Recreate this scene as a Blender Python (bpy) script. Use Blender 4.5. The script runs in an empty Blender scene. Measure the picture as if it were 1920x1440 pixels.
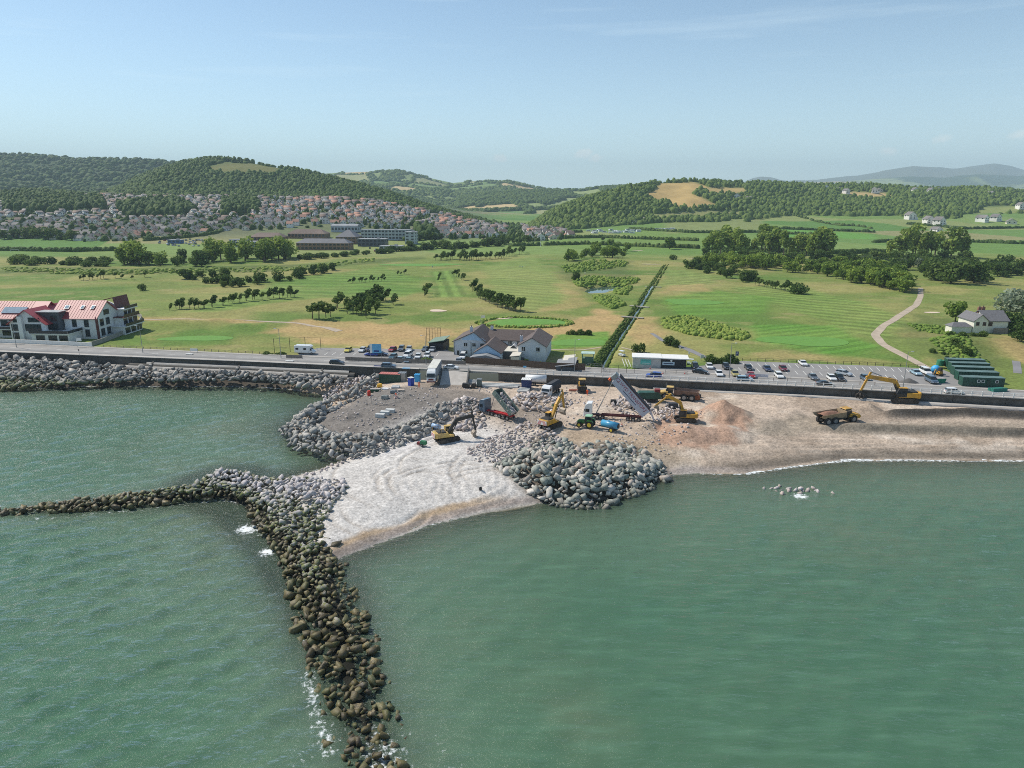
import bpy, bmesh, math, random
import numpy as np
from mathutils import Vector, Matrix
R = math.radians
random.seed(7); rng = np.random.default_rng(11)
SC = bpy.context.scene
COL = SC.collection
# ------------------------------------------------------------------ camera, sky, sun, exposure
CAMZ, PITCH, FPX = 56.0, R(15.0), 1300.0
cam = bpy.data.cameras.new('camera'); camo = bpy.data.objects.new('camera', cam); COL.objects.link(camo)
cam.lens = 36.0 * FPX / 1920; cam.sensor_width = 36; cam.clip_start = 1; cam.clip_end = 60000
camo.location = (0, 0, CAMZ); camo.rotation_euler = (R(90) - PITCH, 0, 0)
SC.camera = camo
SUN_EL, SUN_AZ = R(47), R(-62)          # azimuth measured from straight ahead (+Y), negative = left
w = bpy.data.worlds.new('World'); SC.world = w; w.use_nodes = True
nt = w.node_tree; N = nt.nodes; L = nt.links
bg = N['Background']
sky = N.new('ShaderNodeTexSky'); sky.sky_type = 'NISHITA'; sky.sun_disc = False
sky.sun_elevation = SUN_EL; sky.sun_rotation = SUN_AZ
sky.altitude = 50; sky.air_density = 0.78; sky.dust_density = 0.2; sky.ozone_density = 1.2
tc = N.new('ShaderNodeTexCoord')
sep = N.new('ShaderNodeSeparateXYZ'); L.new(tc.outputs['Generated'], sep.inputs[0])
def wmath(op, a, b=None, c=None):
    n = N.new('ShaderNodeMath'); n.operation = op
    for i, s in enumerate((a, b, c)):
        if s is None: continue
        if hasattr(s, 'links'): L.new(s, n.inputs[i])
        else: n.inputs[i].default_value = s
    return n.outputs[0]
# thin high streaks of cirrus: noise stretched along the horizon
mp = N.new('ShaderNodeMapping'); mp.inputs['Scale'].default_value = (1.6, 1.6, 26); mp.inputs['Rotation'].default_value = (0, R(-1.2), 0)
L.new(tc.outputs['Generated'], mp.inputs[0])
nz = N.new('ShaderNodeTexNoise'); nz.inputs['Scale'].default_value = 1.7; nz.inputs['Detail'].default_value = 7; nz.inputs['Roughness'].default_value = .55
L.new(mp.outputs[0], nz.inputs['Vector'])
cirrus = wmath('MULTIPLY', wmath('MULTIPLY', wmath('MAXIMUM', wmath('SUBTRACT', nz.outputs['Fac'], .56), 0), .8), wmath('MINIMUM', wmath('MULTIPLY', wmath('ABSOLUTE', sep.outputs[2]), 6), 1))
mixc = N.new('ShaderNodeMixRGB'); mixc.inputs[2].default_value = (8.0, 8.6, 9.2, 1)
L.new(cirrus, mixc.inputs[0]); L.new(sky.outputs[0], mixc.inputs[1])
def puff(px, py, rad, prev, dens=.5):
    v = (720 - py) / FPX; d = Vector(((px - 960) / FPX, cp0 + v * sp0, -sp0 + v * cp0)).normalized()
    vs = N.new('ShaderNodeVectorMath'); vs.operation = 'SUBTRACT'; L.new(tc.outputs['Generated'], vs.inputs[0]); vs.inputs[1].default_value = d
    vm = N.new('ShaderNodeVectorMath'); vm.operation = 'MULTIPLY'; L.new(vs.outputs[0], vm.inputs[0]); vm.inputs[1].default_value = (1, 1, 2.0)
    ln = N.new('ShaderNodeVectorMath'); ln.operation = 'LENGTH'; L.new(vm.outputs[0], ln.inputs[0])
    n2 = N.new('ShaderNodeTexNoise'); n2.inputs['Scale'].default_value = 110; n2.inputs['Detail'].default_value = 6; L.new(tc.outputs['Generated'], n2.inputs['Vector'])
    k = wmath('MAXIMUM', wmath('SUBTRACT', 1.0, wmath('DIVIDE', ln.outputs['Value'], rad)), 0)
    f = wmath('MINIMUM', wmath('MULTIPLY', wmath('MAXIMUM', wmath('SUBTRACT', wmath('ADD', wmath('MULTIPLY', k, .9), n2.outputs['Fac']), .78), 0), 2.4 * dens), .75)
    mx_ = N.new('ShaderNodeMixRGB'); L.new(f, mx_.inputs[0]); L.new(prev, mx_.inputs[1]); mx_.inputs[2].default_value = (7.2, 7.4, 7.6, 1); return mx_.outputs[0]
cp0, sp0 = math.cos(PITCH), math.sin(PITCH)
hz = N.new('ShaderNodeMixRGB'); L.new(wmath('MULTIPLY', wmath('POWER', 2.718, wmath('MULTIPLY', wmath('ABSOLUTE', sep.outputs[2]), -11.0)), .75), hz.inputs[0]); L.new(mixc.outputs[0], hz.inputs[1]); hz.inputs[2].default_value = (6.6, 7.9, 8.6, 1)   # pale band of distant air all round the horizon
cloudy = hz.outputs[0]
for q in ((938, 296, .021, .8), (1096, 289, .022, .9), (1118, 297, .018, .9), (1665, 284, .02, .5), (1766, 261, .018, .6), (1915, 252, .02, .6)): cloudy = puff(q[0], q[1], q[2], cloudy, q[3])
wb = N.new('ShaderNodeMixRGB'); wb.blend_type = 'MULTIPLY'; wb.inputs[0].default_value = 1; wb.inputs[2].default_value = (.98, 1.03, .97, 1)   # camera white balance
L.new(cloudy, wb.inputs[1]); L.new(wb.outputs[0], bg.inputs[0]); bg.inputs[1].default_value = 0.138
sl = bpy.data.lights.new('sun', 'SUN'); sl.energy = 4.5; sl.angle = R(0.53); sl.color = (1, .94, .84)
so = bpy.data.objects.new('sun', sl); COL.objects.link(so)
sd_ = Vector((math.sin(SUN_AZ) * math.cos(SUN_EL), math.cos(SUN_AZ) * math.cos(SUN_EL), math.sin(SUN_EL)))
so.rotation_euler = sd_.to_track_quat('Z', 'Y').to_euler(); so.location = (-200, 100, 400)
SC.view_settings.view_transform = 'Standard'; SC.view_settings.look = 'None'
SC.view_settings.exposure = 0.14; SC.view_settings.gamma = 1.0
SC.render.engine = 'CYCLES'
SC.cycles.use_denoising = False; SC.cycles.use_adaptive_sampling = False; SC.cycles.filter_width = 1.0; SC.cycles.sample_clamp_direct = 3.0; SC.cycles.sample_clamp_indirect = 4.0
SC.cycles.max_bounces = 5; SC.cycles.diffuse_bounces = 2; SC.cycles.glossy_bounces = 2; SC.cycles.transmission_bounces = 2
SC.cycles.transparent_max_bounces = 8; SC.cycles.volume_bounces = 0; SC.cycles.caustics_reflective = False; SC.cycles.caustics_refractive = False

# ------------------------------------------------------------------ noise, polygons, pixel <-> world
def _h(ix, iy, s):
    h = (ix.astype(np.int64) * 374761393 + iy.astype(np.int64) * 668265263 + s * 1442695041) & 0xffffffff
    h = ((h ^ (h >> 13)) * 1274126177) & 0xffffffff
    return ((h ^ (h >> 16)) & 0xffffff) / float(0xffffff)
def vn(x, y, s=0):
    ix = np.floor(x); iy = np.floor(y); fx = x - ix; fy = y - iy
    fx = fx * fx * (3 - 2 * fx); fy = fy * fy * (3 - 2 * fy)
    a = _h(ix, iy, s); b = _h(ix + 1, iy, s); c = _h(ix, iy + 1, s); d = _h(ix + 1, iy + 1, s)
    return (a + (b - a) * fx) * (1 - fy) + (c + (d - c) * fx) * fy
def fbm(x, y, s=0, o=4):
    t = 0; a = .5
    for i in range(o):
        t = t + a * vn(x, y, s + i * 17); x = x * 2.03 + 5.1; y = y * 2.03 + 3.7; a *= .5
    return t / (1 - .5 ** o)
def sst(a, b, x):
    t = np.clip((x - a) / (b - a), 0, 1); return t * t * (3 - 2 * t)
def segd(px, py, a, b):
    ax, ay = a; bx, by = b; dx = bx - ax; dy = by - ay
    t = np.clip(((px - ax) * dx + (py - ay) * dy) / max(dx * dx + dy * dy, 1e-9), 0, 1)
    return np.hypot(px - ax - t * dx, py - ay - t * dy), t
def sdpoly(poly, px, py):            # positive inside
    d = np.full(np.shape(px), 1e9); ins = np.zeros(np.shape(px), bool); n = len(poly)
    for i in range(n):
        a = poly[i]; b = poly[(i + 1) % n]
        d = np.minimum(d, segd(px, py, a, b)[0])
        c = ((a[1] > py) != (b[1] > py)) & (px < (b[0] - a[0]) * (py - a[1]) / ((b[1] - a[1]) or 1e-9) + a[0])
        ins ^= c
    return np.where(ins, d, -d)
def dline(pts, px, py):              # distance to a polyline and the parameter 0..1 along it
    best = np.full(np.shape(px), 1e9); par = np.zeros(np.shape(px)); n = len(pts) - 1
    for i in range(n):
        d, t = segd(px, py, pts[i], pts[i + 1]); m = d < best
        best = np.where(m, d, best); par = np.where(m, (i + t) / n, par)
    return best, par
sp_, cp_ = math.sin(PITCH), math.cos(PITCH)
def P(x, y, z=0.0):                  # a point of the photograph taken down to the level z
    u = (x - 960) / FPX; v = (720 - y) / FPX
    t = (z - CAMZ) / (-sp_ + v * cp_)
    return (u * t, (cp_ + v * sp_) * t)
def PP(pts, z=0.0): return [P(a, b, z) for a, b in pts]
def pix(x, y, z):                    # where a world point shows in the photograph
    dz = z - CAMZ; f = y * cp_ - dz * sp_; up = y * sp_ + dz * cp_
    return 960 + FPX * x / f, 720 - FPX * up / f
def zat(py, Y):                      # height that shows at row py at the distance Y
    return CAMZ + Y * math.tan(math.atan((720 - py) / FPX) - PITCH)

# ------------------------------------------------------------------ levels and outlines of the place
WALL = [(-900, 262), (-420, 262), (-172, 228.2), (-81, 213.3), (0, 198.5), (36.5, 191.5), (79.3, 183.6), (131.7, 171.5), (300, 130), (900, 130)]
_wx = np.array([p[0] for p in WALL]); _wy = np.array([p[1] for p in WALL])
def wallY(x): return np.interp(x, _wx, _wy)
LAND = [(-420, 300)] + PP([(-300, 728), (0, 727), (100, 726), (200, 723), (300, 724), (400, 724), (470, 725), (540, 729), (600, 738), (640, 746), (590, 768), (548, 795), (560, 818), (610, 838), (660, 850),
        (640, 866), (600, 880), (560, 890), (520, 899), (470, 906), (440, 925), (480, 945), (520, 985), (560, 1040), (600, 1060), (632, 1048), (700, 1022), (800, 985), (900, 961), (1000, 944), (1060, 940), (1130, 938), (1200, 915), (1260, 890),
        (1300, 887), (1400, 888), (1450, 880), (1540, 868), (1600, 863), (1700, 863), (1920, 864), (2300, 870)], 0) + [(420, 300)]
PLAT = PP([(560, 800), (600, 770), (690, 735), (740, 728), (900, 740), (900, 765), (780, 790), (700, 815), (610, 828)], 3.5)
SITE = PP([(690, 735), (740, 705), (960, 712), (1330, 722), (1520, 745), (1500, 790), (1330, 850), (1100, 830), (960, 800), (860, 790), (760, 760)], 3.8)
SPIT = PP([(470, 905), (640, 858), (720, 812), (800, 790), (900, 800), (1000, 830), (940, 880), (1000, 925), (900, 948), (700, 1010), (610, 1040), (560, 1000)], 2.0)
STEM = PP([(420, 905), (500, 930), (560, 1010), (610, 1120), (650, 1250), (700, 1400), (735, 1540)], .5)
ARM = PP([(-90, 965), (30, 952), (150, 943), (300, 930), (420, 915), (520, 920), (590, 935)], .8)
RIDGE1 = PP([(1610, 770), (1660, 778), (1800, 776), (1960, 782), (2300, 800)], 3.4)
RIDGE2 = PP([(1500, 806), (1600, 806), (1760, 810), (1960, 815), (2300, 835)], 2.2)
HEAPS = [(P(1358, 776, 4), 7.0, 4.0), (P(1290, 808, 4), 7.0, 2.1), (P(1215, 798, 4), 3.2, 1.3), (P(1370, 806, 4), 6.0, 1.4), (P(1420, 786, 4), 7, 1.2), (P(1625, 764, 4), 4.2, 2.0), (P(985, 760, 4), 8, 1.2),
         (P(1130, 765, 4), 8.5, 1.3), (P(800, 795, 3), 3.5, 1.2), (P(1010, 810, 3.5), 8, .9), (P(1280, 738, 4), 4, 1.0), (P(905, 905, 2), 14, .35), (P(700, 925, 2), 14, .4), (P(835, 770, 3.6), 3, .9), (P(660, 778, 3.4), 2.6, .8), (P(760, 750, 3.6), 2.4, .7), (P(1135, 838, 3), 4.5, .8), (P(1185, 728, 4), 3, .9), (P(940, 750, 4), 3, .8), (P(1480, 770, 4), 5, .6), (P(1440, 830, 2.6), 7, .5)]
def foreshore(x, y):
    sd = sdpoly(LAND, x, y)
    pl = sst(-3, 3, sdpoly(PLAT, x, y)); si = sst(-8, 8, sdpoly(SITE, x, y)); sp = sst(-5, 3, sdpoly(SPIT, x, y))
    rt = sst(40, 65, x)
    top = 2.6 + 1.3 * si + .9 * pl; top = top * (1 - sp) + 2.1 * sp; top = np.where(rt > 0, top * (1 - rt) + 4.2 * rt, top)
    ln = 7.0 * (1 - rt) + 16.0 * rt; ln = ln * (1 - sp) + 5.0 * sp
    z = np.where(sd > 0, top * (1 - np.exp(-np.maximum(sd, 0) / ln)), np.maximum(-4.0, sd * .11))
    left = sst(-45, -70, x)                                   # the revetment toe
    z = z + left * np.where(sd > 0, .9 * sst(0, 6, sd), 0)
    d1, t1 = dline(RIDGE1, x, y); d2, t2 = dline(RIDGE2, x, y)
    nn = vn(x * .25, y * .25, 5)
    z = z + 1.7 * np.exp(-(d1 / (.9 + .8 * nn)) ** 2) * sst(90, 96, x) + 1.5 * np.exp(-(d2 / (.9 + .8 * nn)) ** 2) * sst(66, 84, x)
    for (hx, hy), r, hh in HEAPS:
        d = np.hypot(x - hx, (y - hy) * 1.15) + 1.2 * (vn(x * .5, y * .5, 9) - .5)
        z = z + hh * np.clip(1 - d / r, 0, 1) ** .9
    ds, ts = dline(STEM, x, y); da, ta = dline(ARM, x, y)
    cs = np.interp(ts, [0, .2, .4, .7, 1], [1.9, 1.9, 1.2, .35, -.3]); ca = np.interp(ta, [0, .12, .3, .7, 1], [-1, -.5, .3, 1.2, 1.5])
    z = np.maximum(z, np.maximum(cs - ds * .45, np.minimum(cs - ds * .22, -.3))); z = np.maximum(z, np.maximum(ca - da * .5, np.minimum(ca - da * .3, -.3)))
    k = np.where(sd > 0, 1, .3)
    z = z + k * ((fbm(x * .16, y * .16, 3) - .5) * .55 + (fbm(x * .9, y * .9, 23, 2) - .5) * .13)
    return z
MOUNDS = [(P(330, 608, 5.5), 16, 5, 1.6), (P(420, 605, 5.5), 10, 5, 1.3), (P(500, 612, 5.5), 14, 5, 1.3), (P(590, 618, 5.5), 14, 6, 1.0), (P(985, 607, 5), 15, 12, 1.0), (P(1850, 650, 6), 22, 14, 2.6), (P(1870, 625, 6), 25, 16, 1.5), (P(1800, 650, 6), 12, 10, 1.2)]
def inland(x, y):
    a = x / np.maximum(y, 1)
    z = 5.4 + (fbm(x * .012, y * .012, 31) - .5) * 2.2 * sst(0, 80, y - wallY(x) - 36) + (fbm(x * .05, y * .05, 37) - .5) * .7 * sst(0, 30, y - wallY(x) - 34)
    for (mx, my), rx, ry, hh in MOUNDS:
        z = z + hh * np.exp(-((x - mx) / rx) ** 2 - ((y - my) / ry) ** 2)
    lf = sst(.02, -.26, a); z = z + lf * (52 * sst(720, 1420, y) ** 1.0)
    rf = sst(.06, .25, a); z = z + rf * (26 * sst(850, 1600, y))
    z = z + (fbm(x * .003, y * .003, 41) - .5) * 12 * sst(700, 1300, y)
    ddx, _ = dline(DITCH, x, y); z = z - 1.7 * np.exp(-(ddx / 1.7) ** 2) * sst(400, 300, y)
    z = z - 1.6 * sst(-3, 1.5, sdpoly(POND, x, y))
    return z
DITCH = PP([(1128, 692), (1140, 668), (1165, 630), (1192, 590), (1225, 540), (1250, 498)], 4.5)
POND = PP([(1092, 545), (1105, 538), (1150, 534), (1168, 533), (1172, 538), (1150, 545), (1140, 552), (1118, 556)], 4.6)
def ground(x, y):
    x = np.asarray(x, float); y = np.asarray(y, float)
    return np.where(y < wallY(x), foreshore(x, y), inland(x, y))
def G(px, py, z0=4.5):               # foot of a thing seen at (px, py), on the ground
    z = z0
    for _ in range(7):
        x, y = P(px, py, z); zn = float(ground(np.array([x]), np.array([y]))[0]); z = z + .7 * (zn - z)
    x, y = P(px, py, z); return Vector((x, y, float(ground(np.array([x]), np.array([y]))[0])))

# ------------------------------------------------------------------ scene helpers
def S(r, g, b):                      # a display colour 0..255 as a linear triple
    f = lambda c: (c / 255 / 12.92) if c <= 10 else ((c / 255 + .055) / 1.055) ** 2.4
    return (f(r), f(g), f(b))
MATS = {}
def newmat(name):
    m = bpy.data.materials.new(name); m.use_nodes = True; MATS[name] = m
    return m, m.node_tree.nodes, m.node_tree.links, m.node_tree.nodes['Principled BSDF']
def mth(N, L, op, a, b=None, clamp=False):
    n = N.new('ShaderNodeMath'); n.operation = op; n.use_clamp = clamp
    for i, s in enumerate((a, b)):
        if s is None: continue
        if hasattr(s, 'links'): L.new(s, n.inputs[i])
        else: n.inputs[i].default_value = s
    return n.outputs[0]
def mixn(N, L, f, a, b, t='MIX'):
    n = N.new('ShaderNodeMixRGB'); n.blend_type = t
    for i, s in enumerate((f, a, b)):
        if hasattr(s, 'links'): L.new(s, n.inputs[i])
        elif i == 0: n.inputs[0].default_value = s
        else: n.inputs[i].default_value = (*s, 1) if len(s) == 3 else s
    return n.outputs[0]
def noisen(N, L, scale, detail=4, vec=None, rough=.55):
    n = N.new('ShaderNodeTexNoise'); n.inputs['Scale'].default_value = scale; n.inputs['Detail'].default_value = detail; n.inputs['Roughness'].default_value = rough
    if vec is not None: L.new(vec, n.inputs['Vector'])
    return n.outputs['Fac']
def rampn(N, L, f, stops):
    n = N.new('ShaderNodeValToRGB'); L.new(f, n.inputs[0]); e = n.color_ramp.elements
    while len(e) < len(stops): e.new(.5)
    for q, (p, c) in zip(e, stops): q.position = p; q.color = (*c, 1) if len(c) == 3 else c
    return n.outputs[0]
def bumpn(N, L, b, h, strength, dist=.1):
    n = N.new('ShaderNodeBump'); n.inputs['Strength'].default_value = strength; n.inputs['Distance'].default_value = dist
    L.new(h, n.inputs['Height']); L.new(n.outputs[0], b.inputs['Normal']); return n
def mat(name, col, rough=.6, metal=0., var=.12, scale=1.2, bump=0., spec=None, coat=0., dirt=None):
    if name in MATS: return MATS[name]
    m, N, L, b = newmat(name)
    g = N.new('ShaderNodeNewGeometry').outputs['Position']
    f = noisen(N, L, scale, 5, g)
    lo = tuple(c * (1 - var * 1.6) for c in col); hi = tuple(min(1, c * (1 + var * 1.2)) for c in col)
    c = rampn(N, L, f, [(.3, lo), (.7, hi)])
    if dirt:
        f2 = noisen(N, L, scale * .45, 6, g, .65)
        c = mixn(N, L, mth(N, L, 'MULTIPLY', mth(N, L, 'SUBTRACT', f2, .46, True), dirt[1], True), c, dirt[0])
    L.new(c, b.inputs['Base Color']); b.inputs['Roughness'].default_value = rough; b.inputs['Metallic'].default_value = metal
    if coat: b.inputs['Coat Weight'].default_value = coat; b.inputs['Coat Roughness'].default_value = .08
    if bump: bumpn(N, L, b, noisen(N, L, scale * 6, 4, g), bump)
    return m
def link(o, parent=None):
    COL.objects.link(o)
    if parent is not None: o.parent = parent
    return o
def tag(o, label=None, cat=None, group=None, kind=None):
    if label: o['label'] = label
    if cat: o['category'] = cat
    if group: o['group'] = group
    if kind: o['kind'] = kind
    return o
def empty(name, loc, rz=0., label=None, cat=None, group=None):
    o = bpy.data.objects.new(name, None); o.empty_display_size = .5; o.location = loc; o.rotation_euler = (0, 0, rz); link(o)
    return tag(o, label, cat, group)
def fastmesh(name, V, F, mats=(), smooth=False, mi=None, col=None, attrs=None):
    me = bpy.data.meshes.new(name); V = np.ascontiguousarray(V, np.float32); F = np.ascontiguousarray(F, np.int32); n, k = F.shape
    me.vertices.add(len(V)); me.vertices.foreach_set('co', V.ravel())
    me.loops.add(n * k); me.loops.foreach_set('vertex_index', F.ravel())
    me.polygons.add(n); me.polygons.foreach_set('loop_start', np.arange(n, dtype=np.int32) * k)
    if smooth: me.polygons.foreach_set('use_smooth', np.ones(n, bool))
    for m in mats: me.materials.append(m)
    if mi is not None: me.polygons.foreach_set('material_index', np.ascontiguousarray(mi, np.int32))
    me.update(calc_edges=True)
    if col is not None:
        a = me.color_attributes.new('Col', 'FLOAT_COLOR', 'POINT'); c = np.ones((len(V), 4), np.float32); c[:, :3] = col; a.data.foreach_set('color', c.ravel())
    for kname, vals in (attrs or {}).items():
        a = me.attributes.new(kname, 'FLOAT', 'POINT'); a.data.foreach_set('value', np.ascontiguousarray(vals, np.float32))
    return me
def gridfaces(nr, nc):
    i = np.arange((nr - 1) * (nc - 1)); r = i // (nc - 1); c = i % (nc - 1); a = r * nc + c
    return np.stack([a, a + 1, a + nc + 1, a + nc], 1)
def mobj(name, me, parent=None): return link(bpy.data.objects.new(name, me), parent)
class MB:
    def __init__(s): s.v = []; s.f = []; s.m = []
    def add(s, vs, fs, m=0):
        o = len(s.v); s.v += [tuple(q) for q in vs]; s.f += [tuple(i + o for i in f) for f in fs]; s.m += [m] * len(fs); return s
    def box(s, c, d, m=0, rz=0., top=(1, 1), sh=(0, 0), rot=None):   # centre of base, size; top = scale of the upper face, sh = shift of it
        x, y, h = d[0] / 2, d[1] / 2, d[2]
        vs = [(-x, -y, 0), (x, -y, 0), (x, y, 0), (-x, y, 0)] + [(i * x * top[0] + sh[0], j * y * top[1] + sh[1], h) for i, j in ((-1, -1), (1, -1), (1, 1), (-1, 1))]
        M = rot if rot is not None else Matrix.Rotation(rz, 3, 'Z')
        vs = [M @ Vector(q) + Vector(c) for q in vs]
        return s.add(vs, [(3, 2, 1, 0), (4, 5, 6, 7), (0, 1, 5, 4), (1, 2, 6, 5), (2, 3, 7, 6), (3, 0, 4, 7)], m)
    def prism(s, poly, y0, y1, m=0, inset=0.):      # polygon in (x, z) pulled along y
        n = len(poly); vs = [(a, y0, b) for a, b in poly] + [(a, y1, b) for a, b in poly]
        return s.add(vs, [tuple(range(n)), tuple(reversed(range(n, 2 * n)))] + [(i, i + n, (i + 1) % n + n, (i + 1) % n) for i in range(n)], m)
    def slab(s, poly, z0, z1, m=0):                 # polygon in (x, y) raised from z0 to z1
        n = len(poly); vs = [(a, b, z0) for a, b in poly] + [(a, b, z1) for a, b in poly]
        return s.add(vs, [tuple(reversed(range(n))), tuple(range(n, 2 * n))] + [(i, (i + 1) % n, (i + 1) % n + n, i + n) for i in range(n)], m)
    def cyl(s, a, b, r0, r1=None, n=8, m=0, caps=True):
        a = Vector(a); b = Vector(b); r1 = r0 if r1 is None else r1; d = (b - a).normalized()
        u = d.orthogonal().normalized(); w_ = d.cross(u)
        vs = [a + (u * math.cos(t) + w_ * math.sin(t)) * r0 for t in (2 * math.pi * i / n for i in range(n))] + [b + (u * math.cos(t) + w_ * math.sin(t)) * r1 for t in (2 * math.pi * i / n for i in range(n))]
        fs = [(i, (i + 1) % n, (i + 1) % n + n, i + n) for i in range(n)]
        if caps: fs += [tuple(reversed(range(n))), tuple(range(n, 2 * n))]
        return s.add(vs, fs, m)
    def bar(s, a, b, w0, h0=None, m=0, w1=None, h1=None):   # square bar from a to b
        a = Vector(a); b = Vector(b); h0 = h0 or w0; w1 = w1 or w0; h1 = h1 or h0; d = (b - a).normalized()
        up = Vector((0, 0, 1)) if abs(d.z) < .95 else Vector((1, 0, 0)); sx = d.cross(up).normalized(); u = sx.cross(d)
        vs = [p + sx * i * ww / 2 + u * j * hh / 2 for p, ww, hh in ((a, w0, h0), (b, w1, h1)) for i, j in ((-1, -1), (1, -1), (1, 1), (-1, 1))]
        return s.add(vs, [(3, 2, 1, 0), (4, 5, 6, 7), (0, 1, 5, 4), (1, 2, 6, 5), (2, 3, 7, 6), (3, 0, 4, 7)], m)
    def quad(s, a, b, c, d, m=0): return s.add([a, b, c, d], [(0, 1, 2, 3)], m)
    def mesh(s, name, mats, smooth=False):
        me = bpy.data.meshes.new(name); me.from_pydata(s.v, [], s.f)
        for q in (mats if isinstance(mats, (list, tuple)) else [mats]): me.materials.append(q)
        me.polygons.foreach_set('material_index', s.m)
        if smooth: me.polygons.foreach_set('use_smooth', [True] * len(s.f))
        bm = bmesh.new(); bm.from_mesh(me); bmesh.ops.recalc_face_normals(bm, faces=bm.faces); bm.to_mesh(me); bm.free()
        me.update(); return me
    def build(s, name, mats, parent=None, smooth=False): return mobj(name, s.mesh(name, mats, smooth), parent)
def bevel(o, wd=.05, seg=1):
    m = o.modifiers.new('bevel', 'BEVEL'); m.width = wd; m.segments = seg; m.limit_method = 'ANGLE'; return o
def copytree(o, parent=None):
    c = o.copy(); COL.objects.link(c); c.parent = parent
    for ch in list(o.children): copytree(ch, c)
    return c
# ================================================================== the land: foreshore, sea, inland sheet, hills
def land_material(name, detail, rough=.95, bump=.4, bscale=1.0, contrast=.35, far=False):
    m, N, L, b = newmat(name)
    at = N.new('ShaderNodeAttribute'); at.attribute_name = 'Col'
    g = N.new('ShaderNodeNewGeometry').outputs['Position']
    f = noisen(N, L, detail, 6, g, .65); f2 = noisen(N, L, detail * .13, 5, g)
    k = mth(N, L, 'ADD', mth(N, L, 'MULTIPLY', mth(N, L, 'SUBTRACT', f, .5), contrast * 2.4), mth(N, L, 'MULTIPLY', mth(N, L, 'SUBTRACT', f2, .5), contrast))
    k = mth(N, L, 'ADD', k, 1.0)
    v = N.new('ShaderNodeVectorMath'); v.operation = 'SCALE'; L.new(at.outputs['Color'], v.inputs[0]); L.new(k, v.inputs['Scale'])
    L.new(v.outputs[0], b.inputs['Base Color']); b.inputs['Roughness'].default_value = rough; b.inputs['Specular IOR Level'].default_value = .15
    if bump: bumpn(N, L, b, noisen(N, L, detail * bscale, 6, g, .7), bump, .12)
    return m
def lerpc(c, tgt, k): return c * (1 - k[:, None]) + np.array(tgt)[None, :] * k[:, None]
def pm(pts, z, x, y, soft=2.0, wob=2.0, ws=.15):
    return sst(-soft, soft, sdpoly(PP(pts, z), x, y) + wob * 2 * (fbm(x * ws, y * ws, 77, 3) - .5))
# ---- foreshore
PILE0 = PP([(925, 882), (960, 862), (1000, 832), (1040, 836), (1090, 850), (1180, 846), (1240, 868), (1265, 888), (1200, 918), (1140, 940), (1070, 945), (990, 925)], 1.2)
gx = np.concatenate([np.arange(-330, -180, 2.0), np.arange(-180, -75, .9), np.arange(-75, 55, .46), np.arange(55, 150, .6), np.arange(150, 330, 2.2)])
gy = np.concatenate([np.arange(30, 90, 1.1), np.arange(90, 200, .5), np.arange(200, 268, 1.2)])
X, Y = np.meshgrid(gx, gy); x = X.ravel(); y = Y.ravel(); y = np.minimum(y, wallY(x) - .02)
z = foreshore(x, y)
spm = sst(-2, 3, sdpoly(SPIT, x, y)); sdl = sdpoly(LAND, x, y)
# bulldozer swathes and wheel tracks pressed into the gravel
trk = np.zeros_like(x)
for (cx, cy), r0, r1 in ((P(860, 900, 2), 3, 17), (P(1010, 905, 2), 6, 26), (P(660, 930, 2), 2, 12), (P(760, 860, 2.2), 2, 12), (P(900, 990, 1.5), 8, 24)):
    d = np.hypot(x - cx, y - cy) + 1.5 * (vn(x * .2, y * .2, 51) - .5)
    ang = np.arctan2(y - cy, x - cx)
    trk += np.sin(d * 3.6 + 2 * vn(x * .12, y * .12, 53)) * sst(r0, r0 + 3, d) * sst(r1, r1 - 6, d) * sst(.45, .7, vn(ang * 1.2, d * .08, 55 + int(r1)))
z = z + trk * .10 * spm
rut = np.zeros_like(x)                 # furrows left by tracks and wheels
ra = np.random.default_rng(5)
for k in range(46):
    if k < 26: (cx, cy), r_, w2, mk_ = P(ra.uniform(640, 1000), ra.uniform(840, 960), 2), ra.uniform(5, 26), .38, spm
    elif k < 36: (cx, cy), r_, w2, mk_ = P(ra.uniform(700, 1300), ra.uniform(690, 900), 3.5), ra.uniform(25, 70), .42, sst(-4, 2, sdpoly(SITE, x, y)) * .6
    else: (cx, cy), r_, w2, mk_ = (ra.uniform(60, 140), ra.uniform(-150, -40)), ra.uniform(195, 290), .4, sst(40, 70, x) * .6
    a0 = ra.uniform(-3.14, 3.14) if k < 36 else 1.57; d = np.hypot(x - cx, y - cy) + .5 * (vn(x * .3, y * .3, 600 + k) - .5); an = np.arctan2(y - cy, x - cx); da_ = np.abs((an - a0 + 3.14159) % 6.28318 - 3.14159); win = sst(ra.uniform(.4, 1.1), .2, da_) if k < 36 else 1.0
    for off_ in ((0, 2.2) if k % 2 else (0,)): e = (d - r_ - off_) / w2; rut += win * mk_ * (np.exp(-(e - 1.5) ** 2) * .55 - np.exp(-e ** 2))
z = z + .3 * np.clip(rut, -1.3, 1.0)
rtb = sst(45, 75, x) * (sdl > 0)
strk = np.sin(y * 4.2 + .7 * x * .17 + 6 * fbm(x * .03, y * .1, 57)) * sst(.45, .65, fbm(x * .03, y * .12, 58))
z = z + strk * .04 * rtb + np.sin((y + x * .35) * 3.1 + 5 * fbm(x * .05, y * .05, 59)) * .04 * sst(-4, 2, sdpoly(SITE, x, y))
tan_ = S(186, 168, 150); gravel = S(196, 191, 185); dark = S(86, 80, 73); plat = S(124, 118, 112); sand = S(180, 152, 118); brown = S(160, 138, 116)
c = np.tile(np.array(tan_), (len(x), 1))
nb = fbm(x * .06, y * .06, 61); c = lerpc(c, S(150, 133, 116), sst(.42, .68, nb) * .75); c = lerpc(c, S(206, 193, 178), sst(.55, .75, fbm(x * .09, y * .15, 63)) * .6)
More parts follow.
